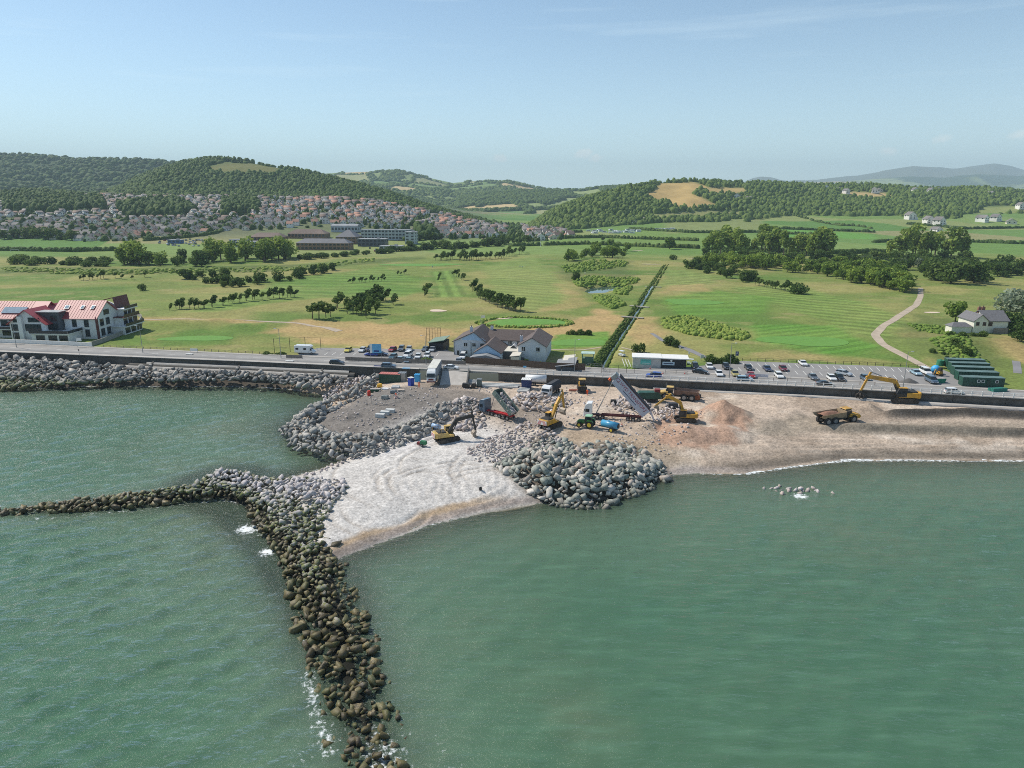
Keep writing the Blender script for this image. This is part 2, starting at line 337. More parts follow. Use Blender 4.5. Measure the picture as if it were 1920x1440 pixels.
c = lerpc(c, plat, sst(-2.5, 3, sdpoly(PLAT, x, y) + 9 * (nb - .5)))
c = lerpc(c, S(134, 124, 114), pm([(740, 728), (800, 712), (900, 730), (1000, 770), (1050, 790), (980, 800), (880, 770)], 3.7, x, y, 3, 3) * .8)
c = lerpc(c, gravel, sst(-6, 3, sdpoly(SPIT, x, y) + 3 * (fbm(x * .12, y * .12, 65) - .5)))
c = lerpc(c, S(206, 202, 200), pm([(720, 812), (790, 785), (860, 815), (800, 835), (700, 850)], 2.5, x, y, 3) * .6)
c = lerpc(c, gravel, pm([(1130, 850), (1250, 855), (1330, 872), (1300, 885), (1200, 880)], 2, x, y, 2) * .8)
c = lerpc(c, S(168, 148, 124), pm([(1050, 805), (1200, 820), (1300, 850), (1240, 872), (1150, 845), (1050, 830)], 3, x, y, 3) * .8)
for q in ([(1330, 760), (1400, 775), (1395, 795), (1330, 790)], [(1240, 800), (1330, 795), (1400, 800), (1340, 828), (1230, 820)], [(1220, 782), (1270, 770), (1345, 757), (1340, 775), (1240, 800)]):
    c = lerpc(c, S(172, 138, 116), pm(q, 4.3, x, y, 1.6, 3, .4) * .8)
dd1 = dline(RIDGE1, x, y)[0]; dd2 = dline(RIDGE2, x, y)[0]
c = lerpc(c, dark, np.exp(-(dd1 / 2.3) ** 4) * sst(90, 96, x)); c = lerpc(c, dark, np.exp(-(dd2 / 2.3) ** 4) * sst(66, 84, x))  # dark gravel ridges; the colour also carries the shade of their seaward faces
c = lerpc(c, S(150, 138, 122), pm([(1490, 775), (1560, 790), (1920, 792), (1920, 812), (1500, 808), (1400, 815)], 2.8, x, y, 2) * .8)
band = sst(.2, 1.2, sdl) * sst(5.5, 2.2, sdl + 1.5 * (nb - .5)) * sst(38, 52, x)
c = lerpc(c, S(112, 103, 92), band * .9)
c = lerpc(c, sand, sst(0, 1, sdl) * sst(4.0, 2.4, sdl + 3 * (fbm(x * .2, y * .2, 67) - .5)) * sst(-36, -30, x) * sst(10, -2, x) * sst(124, 118, y) * .85)
c = lerpc(c, S(160, 148, 140), sst(-.3, .4, sdl) * sst(2.3, 1.3, sdl) * sst(-36, -28, x) * sst(60, 40, x) * .8)
c = lerpc(c, S(96, 92, 70), sst(.5, -1.5, sdl))
c = lerpc(c, S(40, 40, 34), np.maximum(sst(13, 7.5, dline(STEM, x, y)[0]), sst(9, 5.5, dline(ARM, x, y)[0])) * (1 - spm))
c = lerpc(c, S(66, 62, 56), sst(-52, -66, x) * sst(8, 3, wallY(x) - y - 9 + 4) * 0 + sst(-60, -72, x) * (sdl > -1) * .9)
c = lerpc(c, S(84, 80, 72), sst(-1.5, 1.5, sdpoly(PILE0, x, y)) * .8)
c = lerpc(c, S(150, 140, 128), np.clip(-rut, 0, 1) * .5)
c = c * 1.0 * (.86 + .28 * rng.random(len(x)))[:, None]
FG = (gx, gy, z.reshape(len(gy), len(gx)))
foreM = land_material('shingle', 2.3, bump=1.0, contrast=.85)
F = gridfaces(len(gy), len(gx))
tag(mobj('beach', fastmesh('beach', np.stack([x, y, z], 1), F, [foreM], True, col=np.clip(c, 0, 1))), kind='structure')
# ---- sea: real swell in the mesh, ripples in the surface, mud in the water
sxs = np.concatenate([-np.geomspace(4000, 190, 14), np.arange(-184, 170, .75), np.geomspace(172, 4000, 14)])
sys_ = np.concatenate([-np.geomspace(3000, 12, 14), np.arange(-8, 40, 3.0), np.arange(40, 122, .6), np.arange(122, 235, .85), [300.]])
X, Y = np.meshgrid(sxs, sys_); x = X.ravel(); y = Y.ravel(); y = np.minimum(y, wallY(x) - .8)
dep = -foreshore(x, y); dep = np.where((np.abs(x) > 330) | (y < 30), 4.0, dep)
wz = np.zeros_like(x)
for i in range(16):
    ang = R(-62) + rng.normal(0, .45); lam = rng.uniform(1.7, 6.5); k = 2 * math.pi / lam; amp = .024 * lam ** .9
    ph = (x * math.cos(ang) + y * math.sin(ang)) * k + rng.uniform(0, 6.28) + 1.3 * vn(x * .05, y * .05, 100 + i)
    wz += amp * (1 - np.abs(np.sin(ph * .5)) * 2 + .27) * .55
calm = np.where(x > dline(STEM, x, y)[0] * 0 - 30 + (100 - y) * .35, .33, 1.0)      # the bay right of the groyne lies in its lee
calm = .36 + .64 * sst(8, -8, x - (-30 + (100 - y) * .45)); calm = np.where(y > 122, np.minimum(calm, .5), calm)
fade = sst(.0, 1.2, dep) * .85 + .15; fade = fade * sst(400, 180, np.abs(x)) * sst(-20, 45, y)
wz = wz * calm * fade
# broken water along the windward side of the groynes and along the beach
ds, ts = dline(STEM, x, y); da, ta = dline(ARM, x, y); sdl = sdpoly(LAND, x, y)
lee = x - (-30 + (100 - y) * .45)
foam = np.exp(-((ds - 4.4) / 1.8) ** 2) * sst(6, -3, lee) * (.25 + .75 * sst(.45, .7, vn(x * .16, y * .16, 501))) * .72 + np.exp(-((da - 4.0) / 1.3) ** 2) * (y < 128) * .55
foam = np.maximum(foam, np.exp(-(ds / 6.0) ** 2) * sst(76, 58, y) * (.3 + .7 * vn(x * .3, y * .3, 503)) * .95)
foam = np.maximum(foam, np.exp(-(np.abs(ds - 7) / 3.0) ** 2) * sst(72, 58, y) * .5)
foam = np.maximum(foam, sst(-1.6, -.2, sdl) * np.where(x < -55, .85, np.where(x > 40, .85, .6)))
for (fx, fy), r in ((P(462, 992, 0), 2.6), (P(500, 1035, 0), 2.0), (P(1500, 930, 0), 2.0)):
    foam = np.maximum(foam, 1.05 * np.exp(-(np.hypot(x - fx, y - fy) / r) ** 2))
dark_ = np.maximum(np.exp(-(ds / 9.5) ** 4) , np.exp(-(da / 6.0) ** 4)) * .9
m, N, L, b = newmat('sea_water'); N.remove(b); out = N['Material Output']
g = N.new('ShaderNodeNewGeometry').outputs['Position']
ad = N.new('ShaderNodeAttribute'); ad.attribute_name = 'depth'
af = N.new('ShaderNodeAttribute'); af.attribute_name = 'foam'
ac = N.new('ShaderNodeAttribute'); ac.attribute_name = 'calm'
mpn = N.new('ShaderNodeMapping'); L.new(g, mpn.inputs[0]); mpn.inputs['Rotation'].default_value = (0, 0, R(-28)); mpn.inputs['Scale'].default_value = (.6, 1.7, 1)
r1 = noisen(N, L, .62, 7, mpn.outputs[0], .62); r2 = noisen(N, L, .06, 4, g); r3 = noisen(N, L, .2, 4, mpn.outputs[0], .6)
col = rampn(N, L, noisen(N, L, .022, 4, g), [(.38, S(46, 92, 66)), (.54, S(54, 93, 67)), (.72, S(84, 98, 72))])
mps = N.new('ShaderNodeMapping'); L.new(g, mps.inputs[0]); mps.inputs['Rotation'].default_value = (0, 0, R(46)); mps.inputs['Scale'].default_value = (.12, .7, 1)
stk = noisen(N, L, .9, 6, mps.outputs[0], .6)      # streaks: sky reflection off wave slopes, put into the water colour
col = mixn(N, L, mth(N, L, 'MULTIPLY', mth(N, L, 'SUBTRACT', stk, .47, True), 1.5, True), col, S(92, 134, 108))
shal = mth(N, L, 'POWER', 2.718, mth(N, L, 'MULTIPLY', ad.outputs['Fac'], -.36))
col = mixn(N, L, mth(N, L, 'MULTIPLY', shal, .55, True), col, S(140, 158, 132))
sil = mth(N, L, 'POWER', 2.718, mth(N, L, 'MULTIPLY', ad.outputs['Fac'], -1.0))
alpha = mth(N, L, 'SUBTRACT', 1.0, mth(N, L, 'MULTIPLY', sil, .96), True)
dif = N.new('ShaderNodeBsdfDiffuse'); L.new(col, dif.inputs['Color'])
tr = N.new('ShaderNodeBsdfTransparent'); tr.inputs[0].default_value = (.72, .80, .72, 1)
mx = N.new('ShaderNodeMixShader'); L.new(alpha, mx.inputs[0]); L.new(tr.outputs[0], mx.inputs[1]); L.new(dif.outputs[0], mx.inputs[2])
gl = N.new('ShaderNodeBsdfGlossy'); gl.inputs['Roughness'].default_value = .13; gl.inputs['Color'].default_value = (1, 1, 1, 1)
bp = N.new('ShaderNodeBump'); bp.inputs['Distance'].default_value = .6
hh = mth(N, L, 'ADD', mth(N, L, 'MULTIPLY', r1, 1.5), mth(N, L, 'MULTIPLY', r3, .9)); L.new(hh, bp.inputs['Height'])
L.new(mth(N, L, 'MULTIPLY', ac.outputs['Fac'], .9), bp.inputs['Strength'])
fr = N.new('ShaderNodeFresnel'); fr.inputs[0].default_value = 1.33
for q in (gl, fr): L.new(bp.outputs[0], q.inputs['Normal'])
mg = N.new('ShaderNodeMixShader'); L.new(fr.outputs[0], mg.inputs[0]); L.new(mx.outputs[0], mg.inputs[1]); L.new(gl.outputs[0], mg.inputs[2])
fd = N.new('ShaderNodeBsdfDiffuse'); fd.inputs[0].default_value = (.82, .85, .85, 1)
fn = noisen(N, L, 1.3, 7, g, .72)
ff = mth(N, L, 'MULTIPLY', mth(N, L, 'SUBTRACT', mth(N, L, 'ADD', fn, mth(N, L, 'MULTIPLY', af.outputs['Fac'], .46)), .80), 7.0, True)
mf = N.new('ShaderNodeMixShader'); L.new(ff, mf.inputs[0]); L.new(mg.outputs[0], mf.inputs[1]); L.new(fd.outputs[0], mf.inputs[2])
L.new(mf.outputs[0], out.inputs['Surface'])
calmA = .62 + .38 * sst(12, -12, lee)
tag(mobj('sea', fastmesh('sea', np.stack([x, y, wz], 1), gridfaces(len(sys_), len(sxs)), [m], True, attrs={'depth': np.maximum(dep, 0) , 'foam': foam, 'calm': calmA})), kind='structure')
# ---- inland sheet: golf course, fields, the rising ground of the town
ss = [0.]
while ss[-1] < 4300: ss.append(ss[-1] + 1.05 * (1 + ss[-1] / 150) ** 1.03)
ss = np.array(ss); aa = np.concatenate([np.linspace(-2.6, -.98, 40), np.linspace(-.96, .96, 600), np.linspace(.98, 2.6, 40)])
A, SS = np.meshgrid(aa, ss); x = (A * (195 + SS)).ravel(); s_ = SS.ravel(); y = wallY(x) + .3 + s_
z = inland(x, y)
z = np.where(s_ < 1.0, 5.93, z)
IG = (aa, ss, z.reshape(len(ss), len(aa)))
n1 = fbm(x * .018, y * .03, 71); n2 = fbm(x * .07, y * .1, 73)
green = np.array(S(124, 138, 72)); c = np.tile(green, (len(x), 1))
c = lerpc(c, S(158, 152, 94), sst(.40, .62, n1) * .85); c = lerpc(c, S(96, 128, 56), sst(.5, .68, fbm(x * .012 + 9, y * .02, 79)) * .8); c = lerpc(c, S(164, 152, 104), sst(.6, .75, n2) * .5)
# mown fairways, striped
def stripes(c, pts, z0, ang, wl, amt, tint):
    k = pm(pts, z0, x, y, 4, 4, .05); s2 = np.sin((x * math.cos(ang) + y * math.sin(ang)) * 2 * math.pi / wl)
    c = lerpc(c, tint, k * .7); return c * (1 + amt * k * sst(-.4, .4, s2) - amt * .5 * k)[:, None]
c = stripes(c, [(1370, 540), (1480, 530), (1600, 565), (1700, 600), (1650, 640), (1560, 612), (1450, 570)], 5, R(50), 9, 0.38, S(122, 146, 72))
c = stripes(c, [(1400, 610), (1560, 612), (1650, 655), (1560, 672), (1400, 640)], 5, R(115), 6, 0.27, S(96, 148, 56))
c = stripes(c, [(810, 510), (850, 508), (880, 560), (810, 560)], 5, R(8), 7, 0.38, S(112, 144, 68))
c = stripes(c, [(900, 500), (1000, 480), (1080, 560), (1000, 590), (930, 560)], 5, R(65), 10, 0.23, S(136, 152, 84))
c = stripes(c, [(1250, 505), (1360, 520), (1300, 545), (1240, 535)], 5, R(60), 9, 0.38, S(130, 148, 80))
c = stripes(c, [(560, 520), (720, 500), (800, 530), (760, 560), (600, 560), (400, 590), (340, 590)], 5, R(80), 14, 0.23, S(110, 142, 66))
c = stripes(c, [(1240, 560), (1340, 545), (1450, 560), (1420, 590), (1280, 595)], 5, R(100), 12, 0.19, S(104, 146, 60))
dry = S(190, 160, 112)
for q, k in (([(560, 600), (700, 605), (850, 620), (850, 650), (760, 655), (560, 640), (500, 625)], .95), ([(640, 615), (760, 605), (840, 640), (700, 645)], .6), ([(870, 618), (905, 628), (985, 622), (1060, 605), (1120, 580), (1175, 592), (1175, 612), (1120, 640), (1000, 650), (860, 650)], .95),
             ([(1180, 595), (1220, 598), (1260, 630), (1200, 650), (1170, 640)], .8), ([(960, 590), (1070, 580), (1110, 570), (1070, 540), (1040, 530), (1060, 560), (1000, 585)], .45), ([(1250, 535), (1330, 530), (1330, 545), (1240, 550)], .6),
             ([(260, 600), (420, 598), (500, 606), (480, 612), (300, 606)], .8), ([(270, 630), (330, 622), (320, 640), (280, 645)], .6), ([(1850, 640), (1920, 640), (1940, 690), (1870, 670)], .75), ([(1690, 622), (1770, 632), (1760, 645), (1690, 636)], .7), ([(1400, 660), (1650, 672), (1740, 686), (1640, 686), (1400, 672)], .4), ([(1740, 672), (1830, 690), (1740, 690)], .4)):
    c = lerpc(c, dry, np.clip(pm(q, 5.2, x, y, 3.5, 6, .09), 0, 1) * k * (.65 + .5 * n2))
c = lerpc(c, S(84, 128, 48), pm([(275, 630), (380, 616), (440, 624), (430, 645), (300, 650)], 5.5, x, y, 3) * .6)
c = lerpc(c, S(92, 148, 52), pm([(1040, 628), (1140, 622), (1150, 650), (1030, 655)], 5.2, x, y, 2) * .8)
c = lerpc(c, S(104, 116, 64), pm([(1720, 590), (1790, 600), (1840, 640), (1900, 690), (1800, 690), (1720, 660), (1680, 630)], 5.5, x, y, 5, 6) * .7)
c = lerpc(c, S(92, 106, 60), pm([(1050, 500), (1180, 490), (1190, 520), (1110, 540), (1050, 525)], 5, x, y, 6, 8) * .6)
c = lerpc(c, S(88, 104, 56), pm([(0, 500), (300, 505), (600, 495), (800, 478), (800, 486), (560, 508), (200, 518), (0, 515)], 5, x, y, 6, 8, .05) * .6)
# fields beyond the course: a patchwork
cs_ = 170.0; wx_ = x + 40 * (vn(x * .004, y * .004, 81) - .5) + y * .35; wy_ = y * .62 + 40 * (vn(x * .004 + 7, y * .004, 83) - .5)
ix = np.floor(wx_ / cs_); iy = np.floor(wy_ / cs_ * 1.4 + _h(ix, ix * 0, 3)); hv = _h(ix, iy, 85); hv2 = _h(ix, iy, 87)
fc = np.array([S(112, 142, 72), S(128, 150, 82), S(142, 152, 92), S(100, 136, 66), S(150, 148, 100), S(120, 146, 74)])[(hv * 5.99).astype(int)]
kf = sst(600, 690, y + 60 * (n1 - .5)); c = c * (1 - kf[:, None]) + fc * kf[:, None]
c = lerpc(c, S(108, 158, 70), pm([(1430, 428), (1640, 436), (1640, 442), (1480, 440)], 10, x, y, 10, 4, .01) * .8)
c = lerpc(c, S(140, 146, 92), pm([(1240, 415), (1420, 412), (1440, 432), (1250, 436)], 10, x, y, 10, 4, .01) * .8)
town = sst(.0, -.08, x / y) * sst(820, 900, y); c = lerpc(c, S(104, 112, 84), town * .8)
c = c * (.95 + .1 * rng.random(len(x)))[:, None]
c = c * .85
# sheet stays under the promenade, the road and the car parks
inM = land_material('turf', .9, bump=.5, contrast=.62)
tag(mobj('ground', fastmesh('ground', np.stack([x, y, z], 1), gridfaces(len(ss), len(aa)), [inM], True, col=np.clip(c, 0, 1))), kind='structure')
def _bil(gx_, gy_, Z, a, b_):
    i = np.clip(np.searchsorted(gx_, a) - 1, 0, len(gx_) - 2); j = np.clip(np.searchsorted(gy_, b_) - 1, 0, len(gy_) - 2)
    u = np.clip((a - gx_[i]) / (gx_[i + 1] - gx_[i]), 0, 1); v = np.clip((b_ - gy_[j]) / (gy_[j + 1] - gy_[j]), 0, 1)
    return (Z[j, i] * (1 - u) + Z[j, i + 1] * u) * (1 - v) + (Z[j + 1, i] * (1 - u) + Z[j + 1, i + 1] * u) * v
def ground(x, y):                    # height of the finished ground sheets
    x = np.asarray(x, float); y = np.asarray(y, float); wy = wallY(x); s = np.maximum(y - wy - .3, 0)
    return np.where(y < wy, _bil(*FG, x, np.minimum(y, wy - .1)), _bil(*IG, x / (195 + s), s))
def Gv(px, py, z0=5.0):
    z = np.full(np.shape(px), float(z0)); u = (np.asarray(px, float) - 960) / FPX; v = (720 - np.asarray(py, float)) / FPX
    for _ in range(9):
        t = (z - CAMZ) / np.minimum(-sp_ + v * cp_, -.004); x = u * t; y = (cp_ + v * sp_) * t; z = z + .7 * (ground(x, y) - z)
    return np.stack([x, y, ground(x, y)], -1)
def G(px, py, z0=4.5): return Vector(Gv(np.array([px]), np.array([py]), z0)[0])
# ---- hills: ridge heights by bearing, real distance
def interp(pts, v): return np.interp(v, [p[0] for p in pts], [p[1] for p in pts])
HILLS = {}
def hill(name, ridge, Yf, Yr, foot, nx=150, ny=46, col=None, back=.55, sharp=1.0, rough=10.0, seed=1, mat_=None, px0=None, px1=None, yr_fn=None, prof=None):
    pxs = np.linspace(px0 or ridge[0][0], px1 or ridge[-1][0], nx); a = (pxs - 960) / FPX / 1.03
    t = np.linspace(0, 1.35, ny); PX, T = np.meshgrid(pxs, t); A_ = (PX - 960) / FPX / 1.03
    yr = Yr if yr_fn is None else interp(yr_fn, PX)
    Yy = Yf + (yr - Yf) * T; Xx = A_ * Yy
    rz = CAMZ + yr * np.tan(np.arctan((720 - interp(ridge, PX)) / FPX) - PITCH)
    pr = np.where(T <= 1, sst(0, 1, T) * .55 + .45 * np.clip(T, 0, 1) ** sharp, 1 - (T - 1) * back * 2) if prof is None else np.interp(T, *prof)
    if foot is None: foot = (inland(A_ * Yf, np.full_like(A_, Yf)) - 4)
    rz = np.maximum(rz, foot - 12)
    zz = foot + (rz - foot) * pr + (fbm(Xx / yr * 14, Yy / yr * 14, seed) - .5) * rough * sst(0, .3, T) * sst(1.02, .8, T)
    x, y, z = Xx.ravel(), Yy.ravel(), zz.ravel()
    c = col(x, y, z, PX.ravel(), T.ravel()) if callable(col) else np.tile(np.array(col), (len(x), 1))
    o = tag(mobj('hill', fastmesh('hill', np.stack([x, y, z], 1), gridfaces(ny, nx), [mat_ or hillM], True, col=np.clip(c, 0, 1))), kind='structure')
    HILLS[name] = (pxs, t, Xx, Yy, zz); return o
hillM = land_material('hillside', .05, bump=0, contrast=.28)
farM = land_material('far_hillside', .008, bump=0, contrast=.2)
RA = [(150, 372), (205, 364), (230, 355), (260, 340), (300, 323), (350, 308), (400, 299.5), (430, 300), (470, 304), (520, 313), (560, 321), (620, 335), (680, 350), (740, 368), (800, 389), (850, 404), (900, 416), (960, 434), (1000, 450)]
RB = [(960, 450), (1010, 415), (1040, 397), (1080, 382), (1130, 364), (1180, 352), (1230, 344), (1290, 340), (1350, 344), (1450, 346), (1550, 349), (1620, 348), (1700, 354), (1760, 356), (1800, 354), (1850, 354), (1920, 362), (2050, 352), (2400, 356), (2900, 360)]
RC = [(-1200, 318), (-700, 296), (-300, 288), (0, 294), (100, 294), (200, 299), (330, 305), (420, 318), (520, 345)]
RD = [(440, 345), (560, 330), (620, 325), (700, 321.5), (750, 321.5), (800, 332), (850, 343), (900, 338.5), (950, 341), (1000, 351), (1040, 358), (1080, 362)]
RE = [(860, 372), (950, 362), (1040, 357), (1090, 357.5), (1120, 353), (1150, 352), (1200, 350), (1300, 350)]
RF = [(1300, 352), (1390, 341), (1410, 334), (1425, 333), (1445, 337), (1470, 343), (1500, 341), (1540, 335), (1600, 329), (1650, 320), (1700, 311), (1740, 314), (1780, 316), (1810, 311), (1850, 306), (1880, 311), (1905, 318), (1925, 314), (2000, 300), (2200, 310), (2600, 330)]
RG = [(1380, 350), (1500, 343), (1600, 338), (1700, 330), (1760, 336), (1820, 326), (1900, 330), (1960, 320), (2300, 335)]
RH = [(1060, 358), (1150, 351), (1190, 349), (1230, 352), (1300, 351)]
def mk(pts, PX, PYv): return None
def colA(x, y, z, px, t):
    c = np.tile(np.array(S(84, 102, 54)) , (len(x), 1)); X_, Y_ = pix(x, y, z)
    k = sst(-4, 4, sdpoly([(388, 312), (420, 305), (470, 307), (525, 316), (545, 324), (480, 326), (430, 326), (395, 322)], X_, Y_) + 6 * (fbm(x * .02, y * .02, 5) - .5))
    return lerpc(c, S(112, 112, 66), k)
def colB(x, y, z, px, t):
    c = np.tile(np.array(S(86, 104, 58)), (len(x), 1)); X_, Y_ = pix(x, y, z)
    for q, cc in DRYB: c = lerpc(c, cc, sst(-3, 3, sdpoly(q, X_, Y_) + 5 * (fbm(x * .02, y * .02, 6) - .5)))
    return c
DRYB = [([(1240, 344), (1300, 342), (1330, 350), (1300, 362), (1345, 385), (1290, 392), (1240, 378), (1205, 366), (1225, 356)], S(188, 160, 104)), ([(1320, 352), (1400, 352), (1395, 364), (1330, 364)], S(176, 154, 100)),
        ([(1580, 360), (1660, 361), (1680, 370), (1640, 375), (1570, 366)], S(184, 160, 110)), ([(1840, 388), (1925, 384), (1960, 400), (1830, 402)], S(132, 140, 84)), ([(1210, 402), (1330, 394), (1420, 400), (1240, 414)], S(140, 142, 90)), ([(1710, 372), (1720, 372), (1718, 375)], S(150, 150, 100))]
def patch(x, y, sc, woods, seed):
    wx = x + sc * .6 * (vn(x / sc * .7, y / sc * .7, seed) - .5); wy = y * .55 + sc * .6 * (vn(x / sc * .7 + 9, y / sc * .7, seed + 1) - .5)
    ix = np.floor(wx / sc); iy = np.floor(wy / sc * 1.5 + _h(ix, ix * 0, seed)); h = _h(ix, iy, seed + 2)
    fx = wx / sc - ix; fy = wy / sc * 1.5 + _h(ix, ix * 0, seed) - iy
    pal = np.array([S(120, 140, 84), S(138, 150, 96), S(150, 152, 106), S(112, 136, 80), S(190, 168, 124), S(132, 146, 92)]); c = pal[(h * 5.99).astype(int)]
    hedge = np.minimum(np.minimum(fx, 1 - fx), np.minimum(fy, 1 - fy)); c = lerpc(c, S(66, 84, 52), sst(.075, .03, hedge))
    return lerpc(c, S(62, 82, 50), sst(woods, woods + .04, fbm(x / sc * .8, y / sc * .6, seed + 5)))
hill('A', RA, 1290, 1720, None, nx=220, ny=60, col=colA, rough=14, seed=3, yr_fn=[(150, 1560), (400, 1720), (650, 1500), (1000, 1400)])
hill('B', RB, 1180, 1560, None, nx=260, ny=60, col=colB, rough=16, seed=4, yr_fn=[(960, 1300), (1130, 1400), (1250, 1560), (1500, 1800), (2900, 2000)])
hill('C', RC, 1900, 3000, 45, nx=160, ny=50, col=lambda x, y, z, px, t: lerpc(np.tile(np.array(S(66, 84, 50)), (len(x), 1)), S(160, 152, 108), sst(.955, .975, t + .03 * (fbm(x * .004, y * .004, 8) - .5))), rough=50, seed=5)
hill('D', RD, 2600, 4300, 6, nx=420, ny=150, col=lambda x, y, z, px, t: patch(x, y, 260, .56, 11), rough=46, seed=6, mat_=farM)
hill('E', RE, 2300, 3100, 6, nx=90, ny=40, col=lambda x, y, z, px, t: patch(x, y, 240, .47, 15), rough=36, seed=7, mat_=farM)
hill('H', RH, 4200, 5600, 6, nx=50, ny=24, col=lambda x, y, z, px, t: patch(x, y, 420, .5, 25), rough=40, seed=9, mat_=farM)
hill('G', RG, 6500, 9500, 20, nx=120, ny=40, col=lambda x, y, z, px, t: patch(x, y, 700, .5, 19), rough=140, seed=8, mat_=farM)
hill('F', RF, 9500, 13500, 40, nx=160, ny=50, col=S(100, 104, 78), rough=260, seed=10, mat_=farM)
# ================================================================== boulders: every mound is a thing, its stones are its parts
def rock_mesh(seed, n=13):
    r = np.random.default_rng(seed)
    if seed % 7:                       # blocky quarry stone: a knocked-about box
        p = np.array([(i, j, k) for i in (-1, 1) for j in (-1, 1) for k in (-1, 1)], float) * .72 + r.uniform(-.26, .26, (8, 3)); p = p if seed % 2 else np.concatenate([p, r.normal(size=(2, 3)) * .62])
    else: p = r.normal(size=(n, 3)); p /= np.linalg.norm(p, axis=1)[:, None]; p *= r.uniform(.75, 1.15, n)[:, None]
    p *= np.array([1.0, r.uniform(.6, .9), r.uniform(.5, .8)])
    bm = bmesh.new()
    for q in p: bm.verts.new(q)
    h = bmesh.ops.convex_hull(bm, input=bm.verts)
    bmesh.ops.delete(bm, geom=[v for v in bm.verts if not v.link_faces], context='VERTS')
    bmesh.ops.triangulate(bm, faces=bm.faces)
    bm.verts.index_update()
    V = np.array([v.co[:] for v in bm.verts]); F = np.array([[v.index for v in f.verts] for f in bm.faces]); bm.free(); return V, F
ROCKV = [rock_mesh(s) for s in range(14)]
def rock_material(name, cols, weed=True, wet=(.9, .3)):
    m, N, L, b = newmat(name)
    gn = N.new('ShaderNodeNewGeometry'); oi = N.new('ShaderNodeObjectInfo')
    r = mth(N, L, 'FRACT', mth(N, L, 'ADD', oi.outputs['Random'], gn.outputs['Random Per Island']))
    k = len(cols); c = rampn(N, L, r, [(i / (k - 1), q) for i, q in enumerate(cols)])
    g = gn.outputs['Position']; f = noisen(N, L, 2.2, 6, g, .7); big = noisen(N, L, .5, 3, g)
    c = mixn(N, L, .65, c, rampn(N, L, f, [(.3, (.3, .3, .3)), (.7, (1.35, 1.35, 1.35))]), 'MULTIPLY')
    sx = N.new('ShaderNodeSeparateXYZ'); L.new(g, sx.inputs[0]); zz = mth(N, L, 'ADD', sx.outputs[2], mth(N, L, 'MULTIPLY', mth(N, L, 'SUBTRACT', big, .5), 1.1))
    if weed:
        alg = mth(N, L, 'MULTIPLY', mth(N, L, 'SUBTRACT', 2.75, zz), 1.5, True)                     # green algae below the spring-tide line
        c = mixn(N, L, mth(N, L, 'MULTIPLY', alg, mth(N, L, 'MULTIPLY', mth(N, L, 'SUBTRACT', f, .38, True), 6.0, True)), c, rampn(N, L, f, [(.3, S(58, 66, 30)), (.6, S(112, 122, 62)), (.8, S(150, 150, 104))]))
        wd = mth(N, L, 'MULTIPLY', mth(N, L, 'SUBTRACT', 1.95, zz), 1.7, True)                      # brown wrack nearer the water
        c = mixn(N, L, mth(N, L, 'MULTIPLY', wd, .93), c, rampn(N, L, mth(N, L, 'FRACT', mth(N, L, 'ADD', f, r)), [(.1, S(62, 50, 28)), (.5, S(96, 84, 44)), (.8, S(84, 86, 44)), (.95, S(136, 120, 84))]))
    else:
        wd = mth(N, L, 'MULTIPLY', mth(N, L, 'SUBTRACT', wet[0], zz), 1.5, True)
        c = mixn(N, L, mth(N, L, 'MULTIPLY', wd, .8), c, S(62, 62, 48))
    L.new(c, b.inputs['Base Color']); L.new(mth(N, L, 'SUBTRACT', .92, mth(N, L, 'MULTIPLY', wd, .35)), b.inputs['Roughness'])
    bumpn(N, L, b, noisen(N, L, 5.0, 5, g, .7), .5, .15); return m
mGroyne = rock_material('groyne_stone', [S(206, 198, 196), S(186, 180, 182), S(214, 206, 202), S(176, 174, 172)])
mRing = rock_material('armour_stone', [S(146, 146, 142), S(176, 172, 164), S(124, 126, 124), S(192, 186, 178), S(156, 154, 148)], False)
mPile = rock_material('green_grey_stone', [S(134, 142, 134), S(176, 174, 164), S(112, 122, 114), S(194, 180, 168), S(148, 156, 146), S(212, 204, 194), S(156, 158, 148)], False)
mRub = rock_material('rubble_stone', [S(206, 194, 188), S(184, 172, 166), S(216, 206, 204), S(172, 166, 162), S(200, 182, 172)], False, (.3, .3))
mRev = rock_material('revetment_stone', [S(132, 130, 128), S(160, 156, 150), S(112, 112, 110), S(188, 182, 172), S(144, 138, 132)], True)
ROCKME = {}
